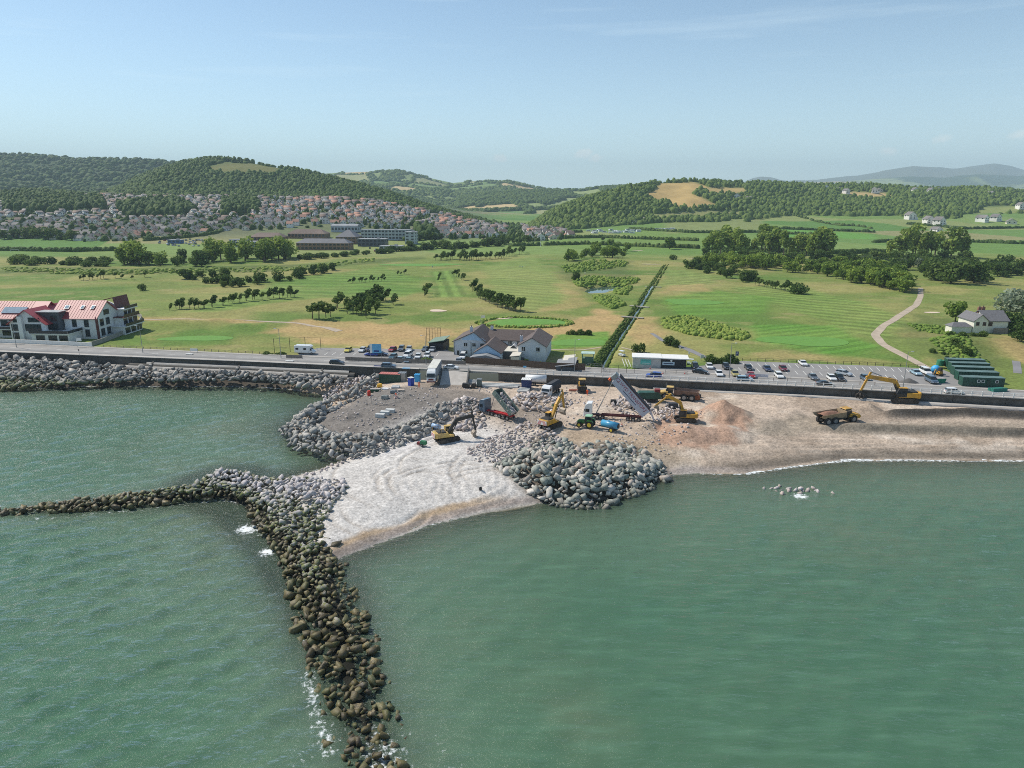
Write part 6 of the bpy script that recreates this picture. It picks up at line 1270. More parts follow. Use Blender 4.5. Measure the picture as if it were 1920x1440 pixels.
for x in (-1.7, 1.7):
    for y in (-1.4, 1.4): MB().box((x, y, 0), (.18, .18, 3.6)).build('post', mGF, o)
MB().box((0, 0, 0), (3.2, 2.6, 2.2)).build('wall', mat('green_louvre', S(92, 122, 100), .7), o); MB().box((0, 0, 3.6), (4.2, 3.4, .2)).build('roof', mat('pale_green_roof', S(176, 200, 186), .5), o)
# sluice channel
q = G(1120, 697); o = empty('sluice', (q.x, q.y, 4.6), R(-8), 'concrete sluice channel where the ditch meets the road', 'sluice')
for x in (-3.2, 3.2): MB().box((x, 0, -.6), (.4, 7, 1.9)).build('wing_wall', mConcL, o)
MB().box((0, -2.6, -.6), (6, .4, 1.6)).build('gate', mSteel, o)
# ---- starter hut, half white half black
q = G(1240, 692); hu = empty('starter_hut', (q.x - .3, q.y + 2.0, 5.9), R(-9), 'single-storey golf hut, one half pale and the other black boarded', 'hut')
MB().box((-3.9, 0, -.4), (8.4, 5, 3.3)).build('pale_wall', mat('hut_grey_render', S(196, 192, 186), .85), hu); MB().box((4.1, .1, -.4), (7.6, 5, 3.2)).build('black_wall', mBlackC, hu)
MB().box((-3.9, .1, 2.93), (9.0, 6, .3)).build('roof', mWhite, hu); MB().box((4.35, .2, 2.85), (8.6, 6, .26)).build('roof', mWhite, hu)
for i in range(3): MB().bar((-8.6 - i * .9, -2.4, 0), (-9.6 - i * .9, .6, 1.6 + i * .1), .15).build('timber', mWhite, hu)
def text(body, size, m, parent, loc, rot, name='lettering', ext=.004, al='CENTER'):
    cu = bpy.data.curves.new(name, 'FONT'); cu.body = body; cu.size = size; cu.align_x = al; cu.align_y = 'CENTER'; cu.extrude = ext
    t = bpy.data.objects.new(name, cu); COL.objects.link(t); me = bpy.data.meshes.new_from_object(t); bpy.data.objects.remove(t); me.materials.clear(); me.materials.append(m)
    o = mobj(name, me, parent); o.location = loc; o.rotation_euler = rot; return o
sg = MB().box((-4.2, -2.56, .9), (3.2, .06, 1.6)).build('sign_panel', mat('teal_sign', S(96, 190, 180), .5, var=.03), hu); tx = mat('sign_ink', S(24, 92, 92), .6, var=.03)
text('GOLF SHOP', .5, tx, sg, (-4.2, -2.6, 2.1), (R(90), 0, 0)); MB().box((-4.2, -2.6, 1.25), (2.4, .012, .16)).build('print_line', mWhite, sg)
sg = MB().box((2.6, -2.46, .95), (3.6, .06, 1.0)).build('sign_panel', mat('pale_blue_sign', S(186, 204, 214), .5, var=.03), hu); MB().box((2.6, -2.5, 1.3), (2.9, .012, .3)).build('print_line', mat('navy_ink', S(44, 60, 92), .6), sg)
MB().cyl((3.4, -2.42, 2.35), (3.4, -2.5, 2.35), .32, n=14).build('clock', mWhite, hu)
# ---- white cottage on the right
q = G(1853, 624); ct = empty('cottage', (q.x, q.y, q.z), R(-4), 'white two-gabled cottage with grey slate roofs on the grass bank', 'house')
gable_wall(ct, -1.5, 6.5, 0, 11, 4.6, 7.6, mCream, 'x', ridge=5.0); gable_roof(ct, -1.5, 6.5, 0, 11, 4.6, 7.6, mSlateD, 'x', .5, ridge=5.0)
gable_wall(ct, -6.0, -1.0, -.6, 10, 4.6, 6.8, mCream, 'y'); gable_roof(ct, -6.0, -1.0, -.6, 10, 4.6, 6.8, mSlateD, 'y', .4)
for x in (-4.7, -2.3): window(ct, (x, -.66, 2.9), 1.1, 1.2, 'y-', mMaroon)
window(ct, (.2, -.06, 2.7), 1.4, 1.3, 'y-', mMaroon); MB().box((3.6, -1.2, -.4), (5.2, .2, 2.4)).build('garden_screen', mTimberG, ct)
MB().box((-9.8, 2.2, -.4), (7.2, 4.4, 2.6)).build('extension_wall', mCream, ct); MB().box((-9.8, 2.2, 2.2), (7.9, 5.2, 1.3), top=(.55, .1)).build('extension_roof', mSlateD, ct)
for x, y in ((-1.2, 6), (.4, 6.4)): c = MB().box((x, y, 6.6), (1.1, .8, 2.2)).build('chimney', mat('brick_chimney', S(142, 100, 84), .9), ct); MB().cyl((x, y, 8.8), (x, y, 9.3), .2, n=6).build('chimney_pot', mTile, c)
# ---- five green site containers
cq = [((1798, 724), 'frontmost green cabin with lit windows in the row of five'), ((1790, 713), 'second green site cabin behind the windowed one'), ((1783, 704), 'middle green site cabin of the row of five'), ((1777, 696), 'fourth green site cabin towards the bank'), ((1770, 689), 'rearmost green site cabin against the grass bank')]
for i, ((px, py), lb) in enumerate(cq):
    x, y = P(px, py, 5.97); o = empty('site_cabin', (x, y, 5.97), R(-8), lb, 'cabin', 'green site cabins'); b_ = MB(); b_.box((6.1, 1.25, .12), (10.6, 2.4, 2.4)); b_.build('shell', mContG, o)
    for k in range(14): MB().box((1.2 + k * .75, .03, .25), (.3, .06, 2.1)).build('rib', mContG, o)
    MB().box((6.1, 1.25, 2.52), (10.7, 2.5, .1)).build('roof', mat('cabin_roof', S(96, 120, 116), .6, var=.2, scale=.5), o); MB().box((6.1, 1.25, 0), (10.4, 2.2, .12)).build('base', mDarkM, o)
    if i == 0:
        for xx in (4.8, 5.9, 9.4): window(o, (xx, -.02, 1.2), .8, .8, 'y-', mWhite, 0, False)
        MB().box((7.4, .0, .15), (.95, .08, 2.0)).build('door', mat('dark_green_door', S(24, 56, 46), .5), o)
# ---- site containers and cabins below the wall
def container(px, py, l, w_, h, label, m, roof, rz, z=None, ribs=True):
    q = G(px, py); o = empty('container', (q.x, q.y, q.z if z is None else z), rz, label, 'container'); MB().box((0, 0, -.1), (l, w_, h + .1)).build('shell', m, o)
    if ribs:
        for k in range(int(l / .6)): MB().box((-l / 2 + .35 + k * .6, -w_ / 2 - .02, .15), (.22, .07, h - .3)).build('rib', m, o)
    r = MB(); r.box((0, 0, h), (l + .1, w_ + .1, .08))
    for k in range(int(l / .5)): r.box((-l / 2 + .25 + k * .5, 0, h + .08), (.18, w_, .05))
    r.build('roof', roof, o); MB().box((l / 2 + .02, 0, .1), (.08, w_ - .3, h - .3)).build('door', m, o); return o
container(733, 716, 6.4, 2.5, 2.6, 'dark green steel container with a striped red roof', mContG, mat('red_striped_roof', S(196, 120, 110), .6), R(-8))
container(755, 714, 2.2, 2.2, 2.5, 'small grey steel store beside the green container', mSteel, mSteel, R(-8), None, False)
container(987, 728, 2.6, 2.4, 2.7, 'dark blue steel container with a white roof edge', mContB, mWhite, R(-8))
container(771, 723, 1.3, 1.3, 2.4, 'blue and white portable toilet beside the parked lorry', mat('toilet_blue', S(40, 70, 170), .5), mWhite, R(-40), None, False)
container(783, 716, 1.5, 1.3, 2.3, 'sky-blue portable cabin near the lorry', mat('sky_blue_plastic', S(70, 170, 225), .5), mat('sky_blue_plastic', S(70, 170, 225), .5), R(-8), None, False)
# ================================================================== vehicles, plant, site clutter, people
mTyre = mat('tyre_rubber', S(44, 42, 42), .9, var=.15); mRim = mat('wheel_rim', S(150, 150, 150), .4, .5); mRimY = mat('yellow_rim', S(226, 196, 60), .5)
mYel = mat('plant_yellow', S(208, 156, 50), .55, var=.14, scale=1.2, dirt=(S(138, 118, 90), 3.0)); mYelP = mat('faded_plant_yellow', S(206, 172, 98), .6, var=.14, dirt=(S(146, 128, 102), 3.0))
mTrack = mat('steel_track', S(62, 58, 54), .7, .3, var=.2, dirt=(S(140, 128, 112), 1.8)); mBlk = mat('black_machine', S(46, 44, 42), .6, var=.15, dirt=(S(110, 100, 88), 1.0)); mBucket = mat('worn_bucket', S(150, 138, 124), .6, .3, var=.2)
mLightH = mat('headlight', S(230, 232, 236), .15); mTail = mat('tail_light', S(170, 24, 20), .3); mChas = mat('chassis_dark_red', S(92, 36, 36), .6); mChasR = mat('chassis_red', S(190, 44, 48), .55)
mOrange = mat('hi_vis_orange', S(240, 100, 46), .8, var=.05); mRedP = mat('warning_red', S(206, 44, 44), .5, var=.04); mGrime = mat('dirty_cover', S(60, 60, 64), .8, var=.12)
PAINT = {k: mat('paint_' + k, S(*v), .28, .0, var=.03, coat=.6) for k, v in dict(white=(232, 232, 230), black=(30, 30, 34), silver=(172, 178, 184), grey=(92, 100, 108), navy=(30, 42, 78), red=(168, 30, 36), maroon=(112, 24, 38), yellow=(226, 206, 84), blue=(34, 70, 160), olive=(170, 158, 92), slate=(78, 98, 116), teal=(52, 86, 98), sky=(150, 178, 192), cream=(214, 206, 184)).items()}
def wheel_meshes(r, w_, rim=None, key={}):
    k = (round(r, 2), round(w_, 2), (rim or mRim).name)
    if k not in key:
        t = MB(); t.cyl((0, -w_ / 2, 0), (0, w_ / 2, 0), r, n=14); h = MB(); h.cyl((0, -w_ / 2 - .015, 0), (0, w_ / 2 + .015, 0), r * .55, n=10); key[k] = (t.mesh('tyre', mTyre), h.mesh('rim', rim or mRim))
    return key[k]
def wheel(parent, x, y, r, w_, rim=None):
    a, b_ = wheel_meshes(r, w_, rim); o = mobj('wheel', a, parent); o.location = (x, y, r); c = mobj('rim', b_, o); return o
def taper(mb, z0, z1, k):
    mb.v = [(x, y * (1 - (1 - k) * min(max((z - z0) / (z1 - z0), 0), 1)), z) for x, y, z in mb.v]; return mb
STY = {'hatch': (4.0, [(-1.95, .28), (-2.0, .7), (-1.9, .92), (.95, .95), (1.75, .82), (2.0, .6), (2.02, .28)], [(-1.88, .9), (-1.55, 1.38), (-.3, 1.47), (.15, 1.43), (1.02, .94)], .3, 1.25),
       'saloon': (4.6, [(-2.25, .3), (-2.28, .75), (-2.15, .95), (-1.2, .98), (1.0, .97), (2.0, .8), (2.3, .58), (2.3, .3)], [(-1.75, .95), (-.95, 1.36), (.1, 1.42), (.3, 1.38), (1.15, .95)], .31, 1.42),
       'estate': (4.6, [(-2.25, .3), (-2.28, .8), (-2.2, .98), (1.0, .98), (2.0, .82), (2.28, .6), (2.3, .3)], [(-2.15, .96), (-1.85, 1.42), (.0, 1.48), (.25, 1.44), (1.15, .96)], .31, 1.4),
       'suv': (4.6, [(-2.2, .38), (-2.25, .95), (-2.15, 1.12), (1.05, 1.12), (2.0, .98), (2.25, .7), (2.25, .38)], [(-2.1, 1.1), (-1.8, 1.62), (-.1, 1.7), (.25, 1.66), (1.12, 1.1)], .36, 1.4),
       'van': (4.9, [(-2.4, .35), (-2.45, 1.0), (-2.42, 1.2), (1.3, 1.2), (2.2, .95), (2.42, .65), (2.42, .35)], [(-2.4, 1.18), (-2.3, 1.88), (.5, 1.92), (.75, 1.86), (1.5, 1.18)], .34, 1.5)}
CARM = {}
def car_meshes(st):
    if st in CARM: return CARM[st]
    ln_, body, gh, wr, ax = STY[st]; W2 = .9
    b_ = taper(MB().prism(body, -W2, W2), .55, 1.0, .94); sil = MB().box((0, 0, .22), (ln_ * .92, 1.7, .12))
    g_ = taper(MB().prism(gh, -W2 * .93, W2 * .93), gh[0][1], gh[2][1], .80)
    top = gh[2][1]; rf = MB().prism([(gh[1][0] - .08, gh[1][1] + .015), (gh[2][0], top + .03), (gh[3][0] + .1, gh[3][1] + .015), (gh[3][0], gh[3][1] - .03), (gh[1][0], gh[1][1] - .03)], -W2 * .77, W2 * .77)
    for y in (-1, 1):
        for k in (-.15, .38): x = gh[1][0] + (gh[3][0] - gh[1][0]) * (k + .5); rf.bar((x, y * W2 * .94, gh[0][1]), (x - .05, y * W2 * .765, top - .01), .09, .05)
    hl = MB().box((body[-1][0] - .06, 0, body[-2][1] - .06), (.14, .36, .16)); tl = MB().box((body[0][0] + .0, 0, body[1][1] - .05), (.12, .24, .22))
    sl_ = MB().box((0, 0, 0), (.02, .52, .11))
    CARM[st] = (bevel_mesh(b_.mesh('body', mBlk), .07), g_.mesh('windows', mGlass), rf.mesh('roof', mBlk), hl.mesh('headlight', mLightH), tl.mesh('tail_light', mTail), sil.mesh('underbody', mBlk), sl_.mesh('number_plate', mWhite), body, wr, ax); return CARM[st]
def bevel_mesh(me, w_):
    bm = bmesh.new(); bm.from_mesh(me); bmesh.ops.bevel(bm, geom=bm.edges[:], offset=w_, segments=1, affect='EDGES', clamp_overlap=True); bm.to_mesh(me); bm.free(); return me
def car(pos, rz, st, paint, label, group=None, s=1.0, nm='parked_car', cat='car'):
    bm_, gm, rm, hm, tm, um, pm2, body, wr, ax = car_meshes(st); o = empty(nm, tuple(pos), rz, label, cat, group); o.scale = (s, s, s); p = PAINT[paint]
    for nme, me in (('body', bm_), ('roof', rm)):
        c = mobj(nme, me, o); c.material_slots[0].link = 'OBJECT'; c.material_slots[0].material = p
    mobj('windows', gm, o); mobj('underbody', um, o)
    for s_ in (-1, 1):
        c = mobj('headlight', hm, o); c.location = (0, s_ * .62, 0); c = mobj('tail_light', tm, o); c.location = (0, s_ * .66, 0)
        for x in (-ax, ax): wheel(o, x, s_ * .8, wr, .22)
    c = mobj('number_plate', pm2, o); c.location = (body[-1][0] + .01, 0, .45); return o
def head(p0, p1, z=5.97): a = P(*p0, z); b_ = P(*p1, z); return math.atan2(b_[1] - a[1], b_[0] - a[0])
BAY = head((1391.6, 680), (1396.5, 685.2))
def parked(px, py, st, paint, label, rz=None, z=5.975, s=1.0): x, y = P(px, py, z); return car((x, y, z), BAY if rz is None else rz, st, paint, label, 'cars in the car parks', s)
PK = [(1303, 690, 'suv', 'black', 'black car with its boot raised beside the golf hut'), (1330, 690, 'hatch', 'white', 'white car parked against the shrub island'), (1361, 691, 'suv', 'black', 'black car in front of the car park shrubs'), (1348, 704, 'hatch', 'white', 'white hatchback by the lamp post at the car park edge'), (1378, 704, 'hatch', 'olive', 'dull yellow car near the lamp post'), (1403, 692, 'saloon', 'black', 'dark saloon alone in the left bay row'), (1438, 694, 'saloon', 'navy', 'navy saloon beside the red one'), (1468, 694, 'hatch', 'maroon', 'dark red car in the middle bay row'),
      (1408, 707, 'hatch', 'red', 'bright red car behind the pale road banner'), (1460, 707, 'estate', 'white', 'white estate at the seaward edge of the car park'), (1505, 684, 'saloon', 'white', 'white saloon alone at the back fence'), (1524, 710, 'saloon', 'grey', 'dark grey saloon at the verge'), (1559, 712, 'hatch', 'white', 'small white car beside a black one at the verge'), (1573, 712, 'suv', 'black', 'black car squeezed next to the small white car'), (1622, 712, 'hatch', 'slate', 'blue-grey car behind the excavator arm'),
      (1717, 702, 'saloon', 'sky', 'pale blue car next to the white van'), (1735, 701, 'van', 'white', 'white van at the end of the car park'), (1746, 717, 'van', 'slate', 'blue-grey van near the green cabins')]
for px, py, st, pt, lb in PK: parked(px, py, st, pt, lb)
car((*P(1582, 703, 5.975), 5.975), head((1568, 700), (1597, 706)), 'estate', 'silver', 'silver car driving across the empty bays', None)
car((*P(1313, 700, 5.975), 5.975), head((1300, 698), (1326, 701)), 'saloon', 'black', 'black saloon leaving the car park beside the hut', None)
LP_ = R(-97)
for px, py, st, pt, lb in ((653, 659, 'hatch', 'yellow', 'small yellow car at the grass edge'), (680, 659, 'hatch', 'white', 'white car with a person standing beside it'), (695, 657, 'suv', 'navy', 'navy car behind the blue sign board'), (736, 658, 'hatch', 'red', 'red hatchback at the grass edge'), (753, 657, 'suv', 'grey', 'grey four by four at the grass edge'), (767, 657, 'hatch', 'silver', 'silver car between the grey four by four and the lamp post'), (798, 657, 'saloon', 'grey', 'grey saloon near the practice bay'), (811, 658, 'hatch', 'silver', 'silver hatchback in front of the practice bay'),
                          (737, 672, 'estate', 'teal', 'dark teal car in the row by the panel fence'), (765, 669, 'van', 'white', 'white van in the row by the panel fence'), (784, 671, 'hatch', 'white', 'white hatchback beside the white van'), (801, 670, 'suv', 'white', 'white four by four next to the lamp post'), (750, 677, 'saloon', 'sky', 'pale car close behind the panel fence'), (766, 678, 'saloon', 'sky', 'second pale car close behind the panel fence'), (860, 680, 'hatch', 'silver', 'silver car outside the clubhouse'), (868, 672, 'van', 'white', 'white van outside the clubhouse gable')):
    parked(px, py, st, pt, lb, LP_ + random.uniform(-.12, .12))
car((*P(697, 667, 5.975), 5.975), R(176), 'estate', 'blue', 'blue car half hidden by the blue sign board', None); car((*P(715, 667, 5.975), 5.975), R(-6), 'saloon', 'navy', 'navy car crossing the left car park', None)
def onroad(px, py, st, paint, label, dirn=0, z=6.005): x, y = P(px, py, z); return car((x, y, z), math.atan2(float(wallY(x + 4) - wallY(x - 4)), 8) + dirn, st, paint, label, None, 1.0, 'car')
onroad(632, 683, 'estate', 'black', 'black estate driving on the promenade road'); onroad(729, 689, 'estate', 'slate', 'blue-grey estate on the road above the striped container'); onroad(846, 692, 'saloon', 'white', 'white saloon on the road above the site ramp'); onroad(1226, 708, 'suv', 'blue', 'bright blue car on the road behind the railing', math.pi); onroad(1396, 714, 'estate', 'sky', 'pale blue estate on the road behind the railing'); onroad(1546, 723, 'saloon', 'black', 'black saloon on the road behind the railing'); onroad(1788, 739, 'suv', 'white', 'white four by four on the road below the green cabins')
# far car park by the school: simple small cars, one mesh each
def tiny_car(key={}):
    if not key:
        for st in ('hatch', 'saloon', 'suv'):
            ln_, body, gh, wr, ax = STY[st]; b_ = taper(MB().prism(body, -.9, .9, 0), .55, 1.0, .94); g_ = taper(MB().prism(gh, -.83, .83, 1), gh[0][1], gh[2][1], .8); b_.add(g_.v, g_.f, 1)
            for x in (-ax, ax): b_.cyl((x, -.9, wr), (x, .9, wr), wr, n=8, m=2)
            key[st] = b_.mesh('small_car', [mBlk, mGlass, mTyre])
    return key
tk = tiny_car(); cols = list(PAINT)
for i in range(64):
    px, py = (random.uniform(296, 425), random.uniform(449, 462)) if i < 44 else ((random.uniform(640, 760), random.uniform(466, 472)) if i < 54 else (random.uniform(905, 1000), random.uniform(447, 452)))
    q = G(px, py, 6); pc = random.choice(['white', 'silver', 'black', 'grey', 'navy', 'white', 'red', 'slate']); o = mobj('distant_car', tk[random.choice(list(tk))]); o.location = q + Vector((0, 0, .08)); o.rotation_euler = (0, 0, R(random.choice((-80, 100)) + random.uniform(-6, 6))); o.material_slots[0].link = 'OBJECT'; o.material_slots[0].material = PAINT[pc]
    tag(o, pc + ' car ' + ('in the crowded school car park' if i < 44 else ('parked in front of the school blocks' if i < 54 else 'in the lane beside the estate')), 'car', 'cars parked at the school')
# camper van
cx, cy = P(573, 663, 5.98); cv = empty('camper_van', (cx, cy, 5.98), R(-7), 'large white camper van at the edge of the left car park', 'camper van')
bevel(MB().prism([(-3.4, .5), (-3.4, 2.75), (-3.1, 2.95), (1.9, 2.95), (2.5, 2.6), (1.9, 1.95), (1.4, 1.9), (1.4, .5)], -1.12, 1.12).build('living_body', PAINT['white'], cv), .08); bevel(MB().prism([(1.4, .4), (1.4, 2.0), (2.1, 1.95), (2.75, 1.2), (3.3, 1.0), (3.4, .4)], -1.0, 1.0).build('cab', PAINT['white'], cv), .06)
MB().prism([(1.9, 1.3), (2.1, 1.9), (2.15, 1.9), (2.7, 1.25)], -1.02, 1.02).build('cab_window', mGlass, cv)
for x in (-2.4, .3): window(cv, (x, -1.14, 1.5), .9, .6, 'y-', mGrime, 0, False)
for x in (-2.0, 2.5):
    for s in (-1, 1): wheel(cv, x, s * .92, .36, .24)
for s in (-1, 1): MB().box((3.36, s * .7, .75), (.12, .4, .2)).build('headlight', mLightH, cv)
# ---- machines
def place(rear, front): a = G(*rear); b_ = G(*front); return (a + b_) / 2, math.atan2(b_.y - a.y, b_.x - a.x)
def chevrons(parent, x, w_, z0, z1, n=6):
    MB().box((x, 0, z0), (.05, w_, z1 - z0)).build('warning_board', mWhite, parent); b_ = MB(); st = w_ / n
    for i in range(n):
        for s in (-1, 1):
            y0 = s * (w_ / 2 - i * st / 2 * 1.0); h = z1 - z0; y1 = y0 - s * h * .7
            if abs(y0) < .02: continue
            ya, yb = y0, y0 - s * st * .26; q = [(x - .03, ya, z0), (x - .03, yb, z0)]
            e0 = max(min(ya - s * h * .55, w_ / 2), -w_ / 2); e1 = max(min(yb - s * h * .55, w_ / 2), -w_ / 2)
            if s * e0 < 0: continue
            b_.quad((x - .032, ya, z0), (x - .032, yb, z0), (x - .032, e1, z1), (x - .032, e0, z1))
    b_.build('chevron', mRedP, parent)
def excavator(loc, th, slew, boom, stick, label, s=1.0, body=None, armm=None, chev=False, tool='bucket', rail=False, tool_ang=0.):
    body = body or mYel; armm = armm or body; o = empty('excavator', tuple(loc), slew, label, 'excavator'); o.scale = (s, s, s)
    dt = th - slew; rz = Matrix.Rotation(dt, 3, 'Z')
    for sd in (-1, 1):
        t = MB(); t.prism([(-2.2, .0), (-2.55, .35), (-2.35, .85), (-1.9, 1.0), (1.9, 1.0), (2.35, .85), (2.55, .35), (2.2, .0)], -.32, .32); c = t.build('track', mTrack, o); c.location = rz @ Vector((0, sd * 1.25, 0)); c.rotation_euler = (0, 0, dt)
        rl_ = MB()
        for x in (-1.9, 1.9): rl_.cyl((x, -.36, .5), (x, .36, .5), .38, n=10)
        for x in (-1.0, -.3, .4, 1.1): rl_.cyl((x, -.35, .3), (x, .35, .3), .18, n=8)
        rl_.build('roller', mTrack, c)
        for k in range(9): MB().box((-2.0 + k * .5, 0, 1.0), (.32, .68, .05)).build('track_shoe', mTrack, c)
    c = MB().box((0, 0, .45), (2.4, 2.0, .55)).build('undercarriage', mBlk, o); c.rotation_euler = (0, 0, dt); MB().cyl((0, 0, .95), (0, 0, 1.15), .85, n=14).build('slew_ring', mBlk, o)
    bevel(MB().prism([(-2.3, 1.15), (1.3, 1.15), (1.3, 1.55), (.2, 1.6), (.0, 2.15), (-2.3, 2.2)], -1.4, 1.4).build('body', body, o), .06)
    bevel(MB().slab([(-2.3, -1.4), (-2.3, 1.4), (-2.75, 1.25), (-3.05, .7), (-3.05, -.7), (-2.75, -1.25)], 1.1, 2.2).build('counterweight', body, o), .05)
    MB().box((-1.3, 0, 2.2), (1.9, 2.3, .22), top=(.9, .9)).build('engine_cover', mBlk, o); MB().cyl((-1.6, -.8, 2.4), (-1.6, -.8, 2.95), .09, n=8).build('exhaust', mBlk, o)
    cb = MB().prism([(-.15, 1.3), (1.55, 1.3), (1.75, 2.0), (1.3, 3.05), (-.15, 3.1)], .42, 1.42).build('cab', mBlk if body is mYel else body, o)
    MB().prism([(-.05, 1.95), (1.66, 1.95), (1.7, 2.05), (1.3, 2.92), (-.05, 2.95)], .39, 1.45).build('cab_glass', mGlass, cb); MB().box((.55, .92, 3.08), (1.6, 1.06, .07)).build('cab_roof', body, cb)
    if rail:
        for x in (-2.8, -1.5, -.2):
            for y in (-1.3, 1.3): MB().cyl((x, y, 2.15), (x, y, 3.15), .03, n=5).build('guard_rail', mYelP, o)
        for y in (-1.3, 1.3): MB().bar((-2.8, y, 3.1), (-.2, y, 3.1), .045).build('guard_rail', mYelP, o)
    if chev: chevrons(o, -3.08, 2.5, 1.2, 2.15)
    b_ = MB()
    for (a, h0), (d, h1) in zip(zip(boom[:-1], (.55, .85, .75)), zip(boom[1:], (.85, .75, .42))): b_.bar((a[0], 0, a[1]), (d[0], 0, d[1]), .5, h0, 0, .5 if d is not boom[-1] else .4, h1)
    bo = b_.build('boom', armm, o)
    for y in (-.42, .42): mb2 = MB(); mb2.cyl((1.0, y, 1.6), ((boom[1][0] * .8 + boom[0][0] * .2 + .3), y, boom[1][1] * .75 + boom[0][1] * .25), .11, n=8); mb2.build('boom_cylinder', mBlk, bo)
    a = Vector((boom[-1][0], 0, boom[-1][1])); e = Vector((stick[0], 0, stick[1])); dv = (a - e).normalized(); t0 = a + dv * 1.0
    st_ = MB().bar(t0, e, .38, .35, 0, .32, .4).build('stick', armm, o); MB().bar(a + Vector((0, 0, 0)), a + (e - a) * .12, .46, .8).build('pivot', armm, st_)
    bm1 = Vector((boom[-2][0] * .5 + boom[-1][0] * .5, 0, boom[-2][1] * .5 + boom[-1][1] * .5 + .55)); MB().cyl(bm1, t0 + Vector((0, 0, .05)), .1, n=8).build('stick_cylinder', mSteel, bo)
    if tool == 'bucket':
        sh = [(0, .1), (.35, .1), (.75, -.3), (.85, -.9), (.45, -1.35), (-.25, -1.45), (-.05, -1.15), (.2, -.7), (-.05, -.2)]; ca, sa = math.cos(tool_ang), math.sin(tool_ang); k = MB().prism([(e.x - (x * ca - z * sa), e.z + (x * sa + z * ca)) for x, z in sh], -.68, .68).build('bucket', mBucket, o)
        for y in (-.5, -.17, .17, .5): zx, zz = -.25, -1.45; X2 = e.x - (zx * ca - zz * sa); Z2 = e.z + (zx * sa + zz * ca); MB().box((X2, y, Z2 - .12), (.16, .12, .25)).build('tooth', mBlk, k)
    else:
        MB().box((e.x, 0, e.z - .45), (.5, .5, .5)).build('rotator', mBlk, o)
        for k in range(5):
            an = 2 * math.pi * k / 5; d = Vector((math.cos(an), math.sin(an), 0)); p0 = e + Vector((0, 0, -.35)); p1 = p0 + d * .75 + Vector((0, 0, -.55)); p2 = p0 + d * .55 + Vector((0, 0, -1.5)); mb3 = MB(); mb3.bar(p0, p1, .3, .22); mb3.bar(p1, p2, .3, .22, 0, .12, .12); mb3.build('grab_tine', mTrack, o)
    return o
def xy(px, py): q = G(px, py); return q
p, h = place((815, 829), (872, 815)); _, h2 = place((806, 826), (889, 812)); p = G(838, 826)
excavator(p, h, h2, [(.3, 1.9), (2.3, 4.5), (5.9, 5.0)], (6.6, 1.5), 'yellow excavator with black arm and red chevron back', 1.06, mYelP, mBlk, True, 'bucket', True)
p = G(1032, 800); _, h = place((1018, 803), (1060, 795)); _, h2 = place((1012, 804), (1052, 789))
excavator(p, h + .25, h2, [(.3, 1.9), (2.0, 4.6), (4.2, 6.9)], (5.0, 3.2), 'yellow excavator with a raised arm and chevron back', 1.05, mYel, mYel, True, 'bucket', False, .2)
p = G(1284, 789); excavator(p, R(178), R(172), [(.3, 1.9), (1.4, 4.7), (4.4, 6.2)], (7.7, 3.3), 'yellow excavator loading beside the red gravel heap', .98, mYel, mYel, False, 'bucket', False, .9)
p = G(1692, 753); excavator(p, R(168), R(170), [(.5, 2.0), (2.0, 4.2), (7.0, 4.9)], (8.1, 1.9), 'large yellow excavator with a claw grab by the sea wall', 1.32, mYel, mYel, False, 'grab')
